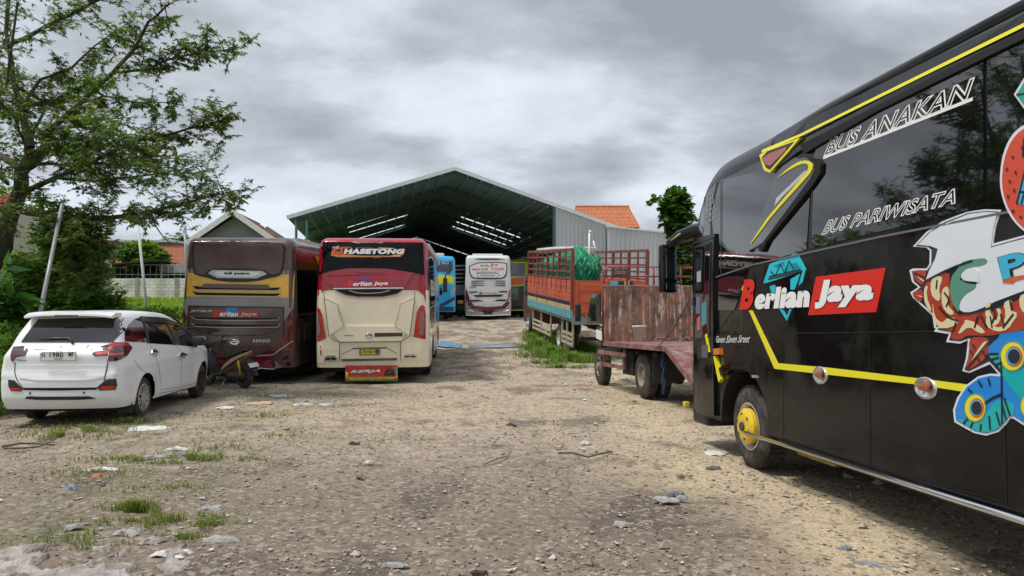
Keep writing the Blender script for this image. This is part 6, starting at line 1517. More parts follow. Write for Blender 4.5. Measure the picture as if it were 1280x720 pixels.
    pl = decal('number_plate', [B([(225, 290), (430, 287), (430, 342), (225, 345)])], fp, mat('plate_rim', (.4, .4, .4), .4), t, off=.0, step=0, back=-.06) if False else decal('number_plate', [B([(225, 290), (430, 287), (430, 342), (225, 345)])], fp, mat('plate_rim', (.4, .4, .4), .4), t, off=.004, step=0)
    decal('plate_face', [B([(232, 294), (424, 291), (424, 338), (232, 341)])], fp, mat('plate_white', (.7, .7, .68), .4), pl, off=.007, step=0)
    for q, tx in (((235, 322, 252, 297), 'H'), ((278, 322, 355, 295), '1980'), ((384, 318, 414, 293), 'MF')):
        text('plate_lettering', tx, [B([p_])[0] for p_ in ((q[0], q[1]), (q[2], q[1]), (q[2], q[3]), (q[0], q[3]))], fp, M_BLK, pl, off=.010, bold=.02)
    text('plate_lettering', '03.29', [B([p_])[0] for p_ in ((304, 336), (350, 336), (350, 326), (304, 326))], fp, M_BLK, pl, off=.010, bold=.01)
    D('plate_recess', [B([(180, 282), (470, 282), (510, 345), (470, 362), (210, 362), (165, 345)])], mat('white_car_paint_inner', (.74, .75, .76), .25), off=.006) if False else None
    lines('emblem', [B([(312, 252), (308, 272), (342, 274), (340, 252), (312, 252)]), B([(320, 254), (323, 272)]), B([(331, 254), (329, 272)]), B([(321, 262), (331, 262)])], f, M_CHROME, t, w=.008, off=.038, step=0)
    text('badge_lettering', 'MOBILIO', [B([p_])[0] for p_ in ((94, 332), (136, 334), (136, 325), (94, 323))], f, M_CHROME, t, off=.012, bold=.03); text('badge_lettering', 'PRESTIGE', [B([p_])[0] for p_ in ((94, 342), (148, 345), (148, 337), (94, 335))], f, M_BLK, t, off=.012, bold=.03)
    # spoiler
    bm = bmesh.new(); pr = []
    for k in range(13):
        a = -1 + 2 * k / 12; x = a * .60; yb = .30 + .05 * abs(a) ** 3; zt_ = 1.60 - .03 * abs(a) ** 3
        pr.append([(x, .62, zt_ + .012), (x, .42, zt_ + .014), (x, yb - .055, zt_ - .03), (x, yb - .06, zt_ - .055), (x, yb - .03, zt_ - .068), (x, .42, zt_ - .05), (x, .6, zt_ - .04)])
    vs = [[bm.verts.new(p_) for p_ in r_] for r_ in pr]
    for i in range(12):
        for k in range(7): bm.faces.new((vs[i][k], vs[i][(k + 1) % 7], vs[i + 1][(k + 1) % 7], vs[i + 1][k]))
    bm.faces.new(vs[0]); bm.faces.new(vs[-1][::-1]); bmesh.ops.recalc_face_normals(bm, faces=bm.faces[:])
    sp = obj('spoiler', bm, paint, t, autos=40, smooth=True)
    bm = bmesh.new(); cube_bm(bm, (-.16, .236, 1.535), (.16, .25, 1.552)); obj('brake_lens', bm, M_BLACK, sp)
    # wing mirror
    bm = bmesh.new(); c = s.drop(s.P(*C([(592, 215)])[0]), 0); T = Matrix.Translation((.93, 3.02, 1.06)) 
    cube_bm(bm, (-.10, -.07, -.075), (.10, .08, .085), bev=.04, M=T); mi_ = obj('wing_mirror', bm, M_BLACK, t, autos=50)
    bm = bmesh.new(); cube_bm(bm, (-.09, .02, -.0), (.105, .09, .09), bev=.035, M=T); obj('mirror_cap', bm, M_CHROME, mi_, autos=50)
    bm = bmesh.new(); tube(bm, [(.78, 3.05, 1.02), (.86, 3.03, 1.03)], .03); obj('mirror_foot', bm, M_BLACK, mi_)
    # underbody, exhaust, mud flap
    bm = bmesh.new(); cube_bm(bm, (-.68, .25, .19), (.68, 4.2, .28)); cube_bm(bm, (-.55, .5, .17), (-.2, 1.3, .25), bev=.05); cube_bm(bm, (-.62, .82, .2), (.62, 1.0, .34), bev=.04); tube(bm, [(.3, .12, .22), (.3, .8, .24)], .03); obj('underbody', bm, M_DARK, t)
    for x in (-.72, .72):
        bm = bmesh.new(); cube_bm(bm, (x - .1, .48, .12), (x + .1, .5, .36)); obj('mud_flap', bm, M_BLACK, t)
    al = mat('alloy_silver', (.6, .6, .61), .25, metal=.9, dirt=DUST, damt=.3, dscale=12); bz = mat('alloy_bronze', (.12, .07, .045), .35, metal=.8, dirt=DUST, damt=.3, dscale=12)
    for (y, m_, n_) in ((.92, al, 14), (3.57, bz, 12)):
        for sd in (-1, 1): wheel(t, sd * .815, y, .305, .305, .19, sd, 'alloy', m_, rr=.66, extra=n_, tread=.35)
white_car()
# ============================================================ SCOOTER
def scooter():
    # local +Y forward; rear wheel at origin
    p = on_ground(306, 481); P = Vector((p.x, 15.5, 0)); P.x = at(306, 470, 15.5).x
    hd = R(-60); M = Matrix.Translation((P.x, P.y, gz(P.x, P.y))) @ Matrix.Scale(.9, 4) @ Matrix.Rotation(-hd, 4, 'Z') @ Matrix.Rotation(R(-6), 4, 'Y')
    t = thing('scooter', 'black and tan motor scooter parked between the white car and the maroon bus', 'scooter', M)
    tan = mat('tan_fairing', (.36, .27, .16), .3, coat=.5, dirt=(.15, .12, .08), damt=.3, dscale=9)
    for (y, nm) in ((0, 'wheel'), (1.27, 'wheel')):
        bm = bmesh.new(); lathe(bm, [(.19, -.045), (.24, -.05), (.275, -.035), (.285, 0), (.275, .035), (.24, .05), (.19, .045)], (0, y, .285), (1, 0, 0), 32); w_ = obj(nm, bm, M_TYRE, t)
        bm = bmesh.new(); lathe(bm, [(.2, -.03), (.185, -.02), (.185, .02), (.2, .03)], (0, y, .285), (1, 0, 0), 32); lathe(bm, [(.05, -.06), (.05, .06)], (0, y, .285), (1, 0, 0), 16)
        for k in range(5):
            a = 2 * PI * k / 5 + .4; beam(bm, (0, y, .285), (0, y + math.cos(a) * .19, .285 + math.sin(a) * .19), .03, .03)
        obj('rim', bm, M_BLACK, w_)
    def sweep(name, secs, m, parent=t):
        """secs: (y, z centre, half width, half height)"""
        bm = bmesh.new(); rg = []
        for (y, z, hw, hh) in secs: rg.append([bm.verts.new((math.cos(a) * hw, y, z + math.sin(a) * hh)) for a in [2 * PI * k / 14 for k in range(14)]])
        for i in range(len(rg) - 1):
            for k in range(14): fa = bm.faces.new((rg[i][k], rg[i][(k + 1) % 14], rg[i + 1][(k + 1) % 14], rg[i + 1][k])); fa.smooth = True
        bm.faces.new(rg[0]); bm.faces.new(rg[-1][::-1]); bmesh.ops.recalc_face_normals(bm, faces=bm.faces[:]); return obj(name, bm, m, parent)
    sweep('tail_fairing', [(-.30, .86, .03, .02), (-.18, .80, .09, .06), (0, .73, .12, .09), (.25, .63, .14, .11), (.45, .52, .15, .12), (.6, .42, .14, .11), (.68, .36, .1, .05)], tan)
    sweep('side_stripe', [(-.16, .77, .1, .03), (.1, .66, .135, .04), (.4, .50, .155, .04), (.6, .38, .15, .03)], M_BLACK)
    sweep('seat', [(-.27, .915, .06, .015), (-.1, .88, .11, .035), (.15, .80, .13, .05), (.35, .745, .14, .05), (.55, .735, .12, .045), (.66, .72, .08, .02)], mat('seat_vinyl', (.012, .012, .016), .45))
    sweep('floor_board', [(.6, .32, .13, .07), (.8, .29, .15, .05), (1.0, .33, .14, .08)], M_BLACK)
    sweep('leg_shield', [(.98, .4, .13, .10), (1.05, .6, .14, .16), (1.12, .78, .12, .10), (1.14, .9, .08, .04)], M_BLACK)
    sweep('engine', [(-.1, .30, .07, .07), (.1, .29, .11, .1), (.35, .3, .12, .12), (.5, .3, .08, .08)], mat('engine_grey', (.05, .05, .05), .5, metal=.5, dirt=DUST, damt=.5, dscale=14))
    bm = bmesh.new(); tube(bm, [(.13, .42, .22), (.15, .2, .24), (.15, -.25, .32)], [.02, .05, .055], 10); obj('silencer', bm, M_BLACK, t)
    bm = bmesh.new(); tube(bm, [(-.11, -.02, .33), (-.11, .02, .66)], .028, 8); obj('shock_absorber', bm, mat('spring_yellow', (.5, .35, .02), .4), t)
    bm = bmesh.new(); beam(bm, (0, -.15, .70), (0, -.42, .42), .17, .02); mg = obj('rear_mudguard', bm, M_BLACK, t)
    bm = bmesh.new(); T = Matrix.Translation((0, -.36, .55)) @ Matrix.Rotation(R(-42), 4, 'X'); cube_bm(bm, (-.13, -.008, -.06), (.13, .0, .06), M=T); obj('number_plate', bm, mat('plate_dull', (.5, .5, .47), .5), mg)
    bm = bmesh.new(); lathe(bm, [(.04, 0), (.05, .03), (0, .05)], (0, -.28, .84), (0, -1, 0), 12); obj('tail_lamp', bm, mat('tail_red', (.42, .01, .008), .15, coat=1), t)
    bm = bmesh.new(); tube(bm, [(-.05, 1.27, .3), (-.05, 1.16, .7)], .025); tube(bm, [(.05, 1.27, .3), (.05, 1.16, .7)], .025); tube(bm, [(0, 1.16, .7), (0, 1.08, .98)], .03); obj('fork', bm, M_STEEL, t)
    bm = bmesh.new(); tube(bm, [(-.34, .96, 1.02), (-.2, 1.02, 1.03), (0, 1.08, 1.0), (.2, 1.02, 1.03), (.34, .96, 1.02)], [.018, .014, .03, .014, .018], 8); hb = obj('handlebar', bm, M_BLACK, t)
    for sd in (-1, 1):
        bm = bmesh.new(); tube(bm, [(sd * .24, 1.0, 1.04), (sd * .3, 1.02, 1.12)], .008, 6); sph(bm, (sd * .33, 1.02, 1.15), .05, (1, .35, .7)); obj('mirror', bm, M_BLACK, hb)
    sweep('front_cowl', [(1.02, .98, .08, .05), (1.12, .98, .12, .07), (1.2, .95, .06, .04)], M_BLACK)
    bm = bmesh.new(); tube(bm, [(-.1, .5, .25), (-.3, .45, .0)], .012); obj('side_stand', bm, M_STEEL, t)
scooter()
# ============================================================ ORANGE LORRY
def orange_truck():
    hd = R(-9.6); Wd = 2.42; c = Vector((1.85, 23.0)); rt = Vector((math.cos(hd), -math.sin(hd))); pc = c + rt * Wd / 2
    M = place(pc.x, pc.y, hd, 2.3, 6.5); t = thing('truck', 'orange high-sided lorry with brown rails and teal yellow stripes loaded with green netting', 'truck', M)
    hw = Wd / 2; L = 7.3; Mi = M.inverted()
    zr = lambda py: (Mi @ at(713, py, 23.0)).z
    z0, zp, zt = zr(399), zr(350.5), zr(312)
    org = mat('orange_paint_truck', (.52, .085, .025), .5, coat=.2, var=.12, vscale=2, dirt=(.2, .1, .06), damt=.4, dscale=3); sal = mat('salmon_paint', (.52, .11, .055), .5, coat=.1, var=.15, vscale=2, dirt=(.25, .13, .08), damt=.35, dscale=3)
    rail = mat('red_brown_rail', (.20, .05, .035), .6, var=.2, dirt=(.1, .06, .04), damt=.4, dscale=4)
    tq = mat('turquoise_paint', (.12, .38, .42), .5, dirt=(.15, .13, .1), damt=.4, dscale=4); cr = mat('cream_paint_old', (.5, .42, .22), .5, dirt=(.2, .15, .1), damt=.4, dscale=5); nv = mat('navy_paint_old', (.02, .02, .05), .5)
    band = [(z0 - .0, z0 + .26, tq), (z0 + .26, z0 + .42, cr), (z0 + .42, z0 + .54, nv), (z0 + .54, zp, sal)]
    for sd in (-1, 1):
        for k, (a, b, m) in enumerate(band):
            bm = bmesh.new(); n = 10; seg = L / n
            for i in range(n):
                x0 = sd * hw; y0 = i * seg
                cube_bm(bm, (x0 - .03, y0 + .01, a), (x0 + .03, y0 + seg - .01, b - .004))
                # pressed ribs
                for u in (.18, .5, .82): cube_bm(bm, (x0 + sd * .028 - .016, y0 + seg * u - .035, a + .012), (x0 + sd * .028 + .016, y0 + seg * u + .035, b - .016), bev=.008)
                if k == 3:
                    for (za, zb) in ((.22, .30), (.42, .52), (.72, .80)):
                        h = b - a; cube_bm(bm, (x0 + sd * .028 - .014, y0 + seg * .22, a + h * za), (x0 + sd * .028 + .014, y0 + seg * .78, a + h * zb), bev=.006)
            obj('side_panel' if k == 3 else 'side_band', bm, m, t)
        # rails above the side
        for i in range(5):
            y = .05 + i * (L - .15) / 4; bm = bmesh.new(); beam(bm, (sd * hw, y, z0 + .3), (sd * hw, y, zt), .1 if i in (0, 4) else .08, .1, up=(0, 1, 0)); obj('rail_post', bm, rail, t)
        for i in range(4):
            y = .05 + (i + .5) * (L - .15) / 4; bm = bmesh.new(); beam(bm, (sd * hw, y, zp), (sd * hw, y, zt), .05, .05, up=(0, 1, 0)); obj('rail_post', bm, rail, t)
        n = 5
        for k in range(n):
            z = zp + .05 + (zt - zp - .05) * k / (n - 1); bm = bmesh.new(); beam(bm, (sd * hw, 0.02, z), (sd * hw, L, z), .05, .09 if k == n - 1 else .055); obj('rail_bar', bm, rail, t)
    # latches on the side
    bm = bmesh.new()
    for i in range(10): cube_bm(bm, (-hw - .06, i * .73 + .60, z0 + .85), (-hw - .03, i * .73 + .64, z0 + 1.25))
    obj('latch_rods', bm, rail, t)
    # tail gate
    bm = bmesh.new(); cube_bm(bm, (-hw + .05, -.04, z0 + .08), (hw - .05, .02, zp)); H = zp - z0
    for (a, b) in ((.16, .36), (.44, .62), (.72, .92)): cube_bm(bm, (-hw + .15, -.075, z0 + H * a), (-.18, -.03, z0 + H * b), bev=.02)
    for x in (-hw + .12, -.12, .5): cube_bm(bm, (x - .03, -.09, z0 + .1), (x + .03, -.03, zp), bev=.01)
    for (a, b) in ((.16, .36), (.44, .62), (.72, .92)): cube_bm(bm, (.6, -.075, z0 + H * a), (hw - .15, -.03, z0 + H * b), bev=.02)
    tg = obj('tailgate', bm, org, t)
    x = -.02
    for (w_, m) in ((.24, mat('sky_stripe', (.10, .42, .55), .5)), (.2, nv), (.17, mat('mustard_stripe', (.5, .38, .08), .5)), (.12, nv)):
        bm = bmesh.new(); cube_bm(bm, (x, -.096, z0 + .1), (x + w_ - .004, -.04, zp - .003)); obj('tailgate_stripe', bm, m, tg); x += w_
    bm = bmesh.new(); cube_bm(bm, (-.35, -.1, z0 + .14), (-.05, -.09, z0 + .24)); obj('sticker', bm, M_WHITE, tg)
    # rails of the tailgate upper frame on the right end, headboard
    bm = bmesh.new(); cube_bm(bm, (-hw + .05, L - .06, z0), (hw - .05, L, zt - .15)); obj('headboard', bm, mat('maroon_board', (.12, .03, .025), .7, var=.2), t)
    bm = bmesh.new(); cube_bm(bm, (-hw, 0, z0 - .08), (hw, L, z0)); cube_bm(bm, (-hw - .02, -.06, z0 - .16), (hw + .02, .0, z0 + .09)); obj('bed', bm, mat('teal_grey', (.17, .25, .25), .6, dirt=(.2, .12, .08), damt=.6, dscale=5), t)
    bm = bmesh.new()
    for x in (-.4, .4): cube_bm(bm, (x - .05, .1, z0 - .32), (x + .05, L + 1.6, z0 - .1))
    cube_bm(bm, (-.9, .0, .62), (.9, .1, .72)); obj('chassis', bm, M_DARK, t)
    # side guards, cream slatted
    for sd in (-1, 1):
        for (ya, yb) in ((.15, 1.65), (3.3, 6.6)):
            bm = bmesh.new(); X = sd * (hw - .08)
            for z in (.42, .58, .74): cube_bm(bm, (X - .02, ya, z), (X + .02, yb, z + .07))
            for y in (ya, (ya + yb) / 2, yb - .08): cube_bm(bm, (X - .025, y, .4), (X + .025, y + .08, z0 - .08))
            obj('side_guard', bm, mat('guard_cream', (.45, .4, .27), .6, dirt=(.2, .15, .1), damt=.6, dscale=5), t)
        bm = bmesh.new(); cube_bm(bm, (sd * (hw - .3) - .15, 1.72, .2), (sd * (hw - .3) + .15, 1.75, .75)); obj('mud_flap', bm, mat('flap_pale', (.35, .35, .34), .7, dirt=DUST, damt=.5), t)
    for (y, k) in ((2.3, 'dual'), (7.9, 'truck')):
        for sd in (-1, 1):
            wheel(t, sd * (hw - .12), y, .47, .47, .26, sd, k, mat('wheel_white', (.42, .42, .41), .5, dirt=DUST, damt=.7, dscale=8))
            if k == 'dual': wheel(t, sd * (hw - .44), y, .47, .47, .26, sd, k)
    # cab
    bm = rbox(1.05, 7.5, 9.3, .5, 2.55, .15, .25, .15, (5, 6, 6)); cb = obj('cab', bm, mat('cab_orange', (.10, .025, .02), .35, coat=.5), t, autos=35); bvc = bvh_of(cb)
    fcab = mkface(M, (-1.05, 0, 0), (0, 1, 0), (0, 0, 1), (-1, 0, 0), bvc); decal('cab_window', [[(7.9, 1.6), (7.9, 2.25), (8.8, 2.25), (9.0, 1.6)]], fcab, M_GLASS, cb, px=False, off=.01)
    # ---- green net draped over a load and the sheet at the front
    t2 = thing('cargo_net', 'heap of bright green netting slung over the load of the orange lorry', 'net', M)
    mg = mat('green_net', (.015, .22, .11), .8, var=.45, vscale=7, bump=.8, bscale=22)
    bm = bmesh.new(); nx_, ny_ = 60, 60
    g = [[None] * (ny_ + 1) for _ in range(nx_ + 1)]
    for i in range(nx_ + 1):
        for j in range(ny_ + 1):
            u = i / nx_; v = j / ny_; x = -hw + .1 + u * (1.0 + .5 * v); y = .7 + v * 6.2
            top = zp + .05 + (zt - zp - .02) * math.sin(PI * min(1, max(0, .04 + u * .92))) ** .45 * (.72 + .38 * math.exp(-((v - .22) / .16) ** 2))
            z = top + .09 * math.sin(u * 34 + 3 * noise.noise(Vector((u * 3, v * 5, 1)))) * .6 + .10 * noise.noise(Vector((u * 7, v * 7, 2))) + .05 * noise.noise(Vector((u * 22, v * 9, 2)))
            if u > .88: z -= (u - .88) * 9
            if u < .06: z -= (.06 - u) * 14
            if v < .06: z -= (.06 - v) * 22
            y += .1 * noise.noise(Vector((u * 9, v * 9, 8)))
            g[i][j] = bm.verts.new((x + .06 * noise.noise(Vector((u * 9, v * 9, 4))), y, max(z, zp - .7)))
    for i in range(nx_):
        for j in range(ny_): fa = bm.faces.new((g[i][j], g[i + 1][j], g[i + 1][j + 1], g[i][j + 1])); fa.smooth = True
    obj('netting', bm, mg, t2)
    bm = bmesh.new(); rnd = random.Random(5)
    for k in range(40):
        x = -hw + .3 + rnd.random() * .8; y = .75 + rnd.random() * .35; pts = []
        zz = zp + .5 + rnd.random() * .4
        for q in range(7): pts.append((x + .1 * math.sin(q + k), y - .06 * math.sin(q * .8), zz - q * .13))
        tube(bm, pts, .022, 5)
    obj('net_strands', bm, mat('green_net_light', (.03, .29, .15), .8, var=.35, vscale=9), t2)
    # grey and white bundle with an upright frame behind the net
    t3 = thing('roof_rack', 'white tubular frame and rolled sheet standing on the lorry load', 'frame', M)
    bm = bmesh.new(); zq = zt + .1
    tube(bm, [(.8, 5.4, zp), (.8, 5.4, zt + .8)], .035); tube(bm, [(.3, 5.3, zt + .2), (1.15, 5.6, zt + .16), (1.18, 5.6, zt - .2)], .025); tube(bm, [(1.15, 5.6, zt - .1), (1.02, 5.6, zt + .45)], .03); tube(bm, [(.8, 5.4, zt + .75), (.85, 5.4, zt + .83)], .05); obj('tube_frame', bm, M_WHITE, t3)
    bm = bmesh.new(); tube(bm, [(-1.0, 6.6, zt + .02), (-.3, 6.6, zt + .08), (.5, 6.4, zt + .12), (1.0, 6.2, zt + .02)], [.12, .14, .12, .1], 10); cube_bm(bm, (.2, 5.5, zt - .1), (1.05, 6.0, zt + .02), bev=.03); obj('sheet_roll', bm, mat('pale_tarp', (.42, .43, .42), .7, var=.2, bump=.5, bscale=9), t3)
orange_truck()
# ============================================================ RED FLATBED
def flatbed():
    hd = R(-9.0); c = Vector((1.93, 15.5)); rt = Vector((math.cos(hd), -math.sin(hd))); dr = Vector((math.sin(hd), math.cos(hd))); Wd = 2.1
    o = c - dr * 4.2 + rt * Wd / 2; M = place(o.x, o.y, hd, 2.2, 4.9) @ Matrix.Translation((0, 4.2, 0)) @ Matrix.Rotation(R(-1.2), 4, 'X') @ Matrix.Translation((0, -4.2, 0)); t = thing('truck', 'small red flatbed truck with a rust-streaked steel headboard half hidden by the black bus', 'truck', M)
    hw = Wd / 2; Mi = M.inverted(); F0 = 4.2
    red = mat('dull_red_paint', (.24, .035, .04), .55, var=.2, dirt=(.16, .11, .09), damt=.6, dscale=4); pk = mat('faded_red', (.17, .06, .055), .8, var=.35, vscale=5, dirt=(.3, .25, .21), damt=.85, dscale=6)
    zb = (Mi @ at(757, 427, 15.5)).z; zh = (Mi @ at(757, 357.5, 15.5)).z
    # rusty headboard, thick sheet with drips of pale and orange rust
    m, n, l, b = nodes_mat('rusty_sheet'); tcn = n.new('ShaderNodeTexCoord')
    def NZ(sc, st, det=8, ro=.65):
        mp = n.new('ShaderNodeMapping'); mp.inputs['Scale'].default_value = st; l.new(tcn.outputs['Object'], mp.inputs[0]); q = n.new('ShaderNodeTexNoise'); q.inputs['Scale'].default_value = sc; q.inputs['Detail'].default_value = det; q.inputs['Roughness'].default_value = ro; l.new(mp.outputs[0], q.inputs[0]); return q.outputs[0]
    def RP(v, st):
        r = n.new('ShaderNodeValToRGB'); r.color_ramp.elements[0].position = st[0][0]; r.color_ramp.elements[0].color = (*st[0][1], 1); r.color_ramp.elements[1].position = st[-1][0]; r.color_ramp.elements[1].color = (*st[-1][1], 1)
        for p, c_ in st[1:-1]: e_ = r.color_ramp.elements.new(p); e_.color = (*c_, 1)
        l.new(v, r.inputs[0]); return r.outputs[0]
    base = RP(NZ(3.5, (1, 1, .8)), [(.3, (.06, .045, .04)), (.45, (.15, .085, .06)), (.56, (.27, .125, .07)), (.7, (.24, .19, .17))])
    st = RP(NZ(4.5, (2.6, 1, .18), 5, .6), [(.50, (0, 0, 0)), (.60, (1, 1, 1))]); st2 = RP(NZ(9, (1, 1, .6)), [(.42, (0, 0, 0)), (.6, (1, 1, 1))])
    mm = n.new('ShaderNodeMath'); mm.operation = 'MULTIPLY'; l.new(st, mm.inputs[0]); l.new(st2, mm.inputs[1])
    mx = n.new('ShaderNodeMix'); mx.data_type = 'RGBA'; l.new(mm.outputs[0], mx.inputs[0]); l.new(base, mx.inputs[6]); mx.inputs[7].default_value = (.58, .5, .42, 1)
    bl = RP(NZ(1.1, (1, 1, .8), 6), [(.55, (0, 0, 0)), (.7, (.7, .7, .7))]); mx2 = n.new('ShaderNodeMix'); mx2.data_type = 'RGBA'; l.new(bl, mx2.inputs[0]); l.new(mx.outputs[2], mx2.inputs[6]); mx2.inputs[7].default_value = (.17, .17, .19, 1)
    l.new(mx2.outputs[2], b.inputs['Base Color']); b.inputs['Roughness'].default_value = .8; bp = n.new('ShaderNodeBump'); bp.inputs['Strength'].default_value = .5; bp.inputs['Distance'].default_value = .02; l.new(NZ(9, (1, 1, .7)), bp.inputs['Height']); l.new(bp.outputs[0], b.inputs['Normal'])
    bm = bmesh.new(); nx_ = 60; g = []
    for i in range(nx_ + 1):
        x = -hw + .02 + (Wd + .25) * i / nx_
        for_z = []
        for k in range(14):
            z = zb + (zh - zb) * k / 13; for_z.append(bm.verts.new((x, F0 + .012 * math.sin(x * 15) + .02 * noise.noise(Vector((x * 2, z * 2, 0))), z + (.012 * noise.noise(Vector((x * 5, 0, 3))) if k == 13 else 0))))
        g.append(for_z)
    fs_ = []
    for i in range(nx_):
        for k in range(13): fs_.append(bm.faces.new((g[i][k], g[i + 1][k], g[i + 1][k + 1], g[i][k + 1])))
    r_ = bmesh.ops.extrude_face_region(bm, geom=fs_)
    for v in [x for x in r_['geom'] if isinstance(x, bmesh.types.BMVert)]: v.co.y += .045
    hb = obj('headboard', bm, m, t, autos=40)
    bm = bmesh.new(); beam(bm, (-hw, F0 + .02, zh + .012), (hw + .25, F0 + .02, zh + .012), .06, .025); obj('headboard_edge', bm, mat('worn_edge', (.35, .27, .22), .7, dirt=(.15, .08, .05), damt=.7, dscale=9), hb)
    text_f = mkface(M, (0, F0 - .035, 0), (1, 0, 0), (0, 0, 1), (0, -1, 0), None)
    text('painted_lettering', 'PC', [(1.0, zb + .42), (1.3, zb + .42), (1.3, zb + .66), (1.0, zb + .66)], text_f, mat('lime_spray', (.3, .33, .08), .8), hb, px=False, off=.01, bold=.0)
    # frame above
    bm = bmesh.new(); tube(bm, [(-hw + .02, F0 + .1, zb), (-hw + .02, F0 + .1, zh + .3), (-hw + .12, F0 + .1, zh + .42), (hw + .1, F0 + .1, zh + .42), (hw + .2, F0 + .1, zh + .3), (hw + .2, F0 + .1, zb)], .032, 8)
    tube(bm, [(-hw + .04, F0 + .1, zh + .22), (hw + .18, F0 + .1, zh + .22)], .02)
    for x in (-.5, .1, .7): tube(bm, [(x, F0 + .1, zh), (x, F0 + .1, zh + .42)], .02)
    fr = obj('guard_frame', bm, red, t)
    bm = bmesh.new(); cube_bm(bm, (-hw + .2, F0 + .06, zh + .24), (-.5, F0 + .09, zh + .38)); sg = obj('name_board', bm, mat('dark_board', (.09, .05, .04), .7), fr)
    f3 = mkface(M, (0, F0 + .06, 0), (1, 0, 0), (0, 0, 1), (0, -1, 0), None); text('board_lettering', 'Chandra', [(-hw + .26, zh + .26), (-.55, zh + .26), (-.55, zh + .36), (-hw + .26, zh + .36)], f3, mat('faded_pink', (.35, .2, .18), .7), sg, px=False, off=.006)
    # bed
    bm = bmesh.new(); cube_bm(bm, (-hw, .62, zb - .09), (hw, F0 + .1, zb), bev=.008)
    T = Matrix.Translation((0, .62, zb)) @ Matrix.Rotation(R(24), 4, 'X'); cube_bm(bm, (-hw, -1.6, -.10), (hw, -.01, -.002), bev=.006, M=T); obj('bed', bm, pk, t)
    bm = bmesh.new()
    for x in (-.36, .36): cube_bm(bm, (x - .04, -.5, zb - .35), (x + .04, F0 + 2, zb - .15))
    for y in (1.2, 2.2, 3.2): cube_bm(bm, (-hw + .05, y, zb - .2), (hw - .05, y + .07, zb - .13))
    cube_bm(bm, (-.9, 2.75, .35), (-.5, 3.4, zb - .16)); obj('chassis', bm, M_DARK, t)
    bm = bmesh.new()
    X = -hw + .03
    beam(bm, (X, 2.85, zb - .23), (X, 4.75, zb - .23), .04, .075); beam(bm, (X, 2.9, .49), (X, 4.6, .49), .04, .075)
    for y in (2.95, 4.35): beam(bm, (X + .02, y, .45), (X + .02, y, zb - .13), .04, .04, up=(0, 1, 0))
    obj('side_guard', bm, pk, t)
    for (xa, xb) in ((-hw + .1, -hw + .6), (hw - .6, hw - .1)):
        bm = bmesh.new(); cube_bm(bm, (xa, 1.5, .3), (xb, 1.53, zb - .14)); obj('mud_flap', bm, mat('flap_black', (.02, .02, .02), .7), t)
    rw = mat('wheel_brown', (.19, .16, .13), .7, dirt=DUST, damt=.7, dscale=7)
    for sd in (-1, 1):
        wheel(t, sd * (hw - .14), 2.25, .39, .41, .2, sd, 'dual', rw, rr=.52); wheel(t, sd * (hw - .40), 2.25, .39, .41, .2, sd, 'dual', rw, rr=.52); wheel(t, sd * (hw - .1), 4.98, .40, .40, .2, sd, 'truck', rw, rr=.52)
    # cab
    def df(p):
        q = p.copy()
        if p.z > 1.35: q.y -= .30 * ((p.z - 1.35) / .8) * sstep(4.6, 6.3, p.y)
        q.x *= 1 - .05 * sstep(1.3, 2.2, p.z); return q
    bm = rbox(hw - .06, F0 + .25, F0 + 1.95, .5, 2.2, .12, .2, .12, (5, 12, 10), df); bm = cut_arches(bm, [(4.98, .42, .46)], hw - .06, .4)
    cb = obj('cab', bm, [mat('cab_red', (.38, .012, .035), .3, coat=.6, dirt=(.2, .1, .08), damt=.35, dscale=4), M_DARK], t, autos=35); bvc = bvh_of(cb)
    fc_ = mkface(M, (-hw + .06, 0, 0), (0, 1, 0), (0, 0, 1), (-1, 0, 0), bvc); decal('cab_window', [[(F0 + .4, 1.35), (F0 + .42, 2.0), (F0 + 1.2, 2.0), (F0 + 1.6, 1.35)]], fc_, M_GLASS, cb, px=False, off=.008, step=.2)
    decal('door_sticker', [[(F0 + .35, .98), (F0 + .35, 1.18), (F0 + .8, 1.22), (F0 + .8, 1.02)]], fc_, M_WHITE, cb, px=False, off=.008, step=.2)
    bm = bmesh.new(); tube(bm, [(-hw + .05, F0 + 1.7, 1.5), (-hw - .12, F0 + 1.7, 1.6), (-hw - .12, F0 + 1.7, 1.8)], .012); cube_bm(bm, (-hw - .2, F0 + 1.66, 1.4), (-hw - .06, F0 + 1.72, 1.8), bev=.02); obj('mirror', bm, M_BLACK, cb)
    # things on the bed
    T = lambda x, y, z=0: M @ Matrix.Translation((x, y, zb + z))
    bk = thing('bucket', 'dirty pale plastic bucket standing on the flatbed before the rusty headboard', 'bucket', T(-hw + .62, F0 - .45))
    bm = bmesh.new(); lathe(bm, [(0, 0), (.105, 0), (.135, .30), (.15, .30), (.15, .33), (.135, .335), (.12, .3), (.1, .02), (0, .02)], (0, 0, 0), (0, 0, 1), 28); obj('tub', bm, mat('bucket_plastic', (.62, .58, .54), .6, dirt=(.3, .25, .2), damt=.4, dscale=10), bk)
    bm = bmesh.new(); tube(bm, [(math.cos(a) * .145, -.02 - .06 * math.sin(a), .30 - .12 * math.sin(a)) for a in [PI * k / 12 for k in range(13)]], .005, 6); obj('bail', bm, M_STEEL, bk)
    rp = thing('rope', 'tangled dirty rope lying on the flatbed right of the bucket', 'rope', T(-hw + 1.35, F0 - .45))
    rnd = random.Random(4)
    bm = bmesh.new(); tube(bm, [(-.42 + k * .05 + .05 * rnd.random(), .1 * math.sin(k * 1.3), .02 + .16 * abs(math.sin(k * .9)) * rnd.random()) for k in range(18)], .018, 6); obj('coil', bm, mat('rope_brown', (.2, .13, .09), .9, var=.3), rp)
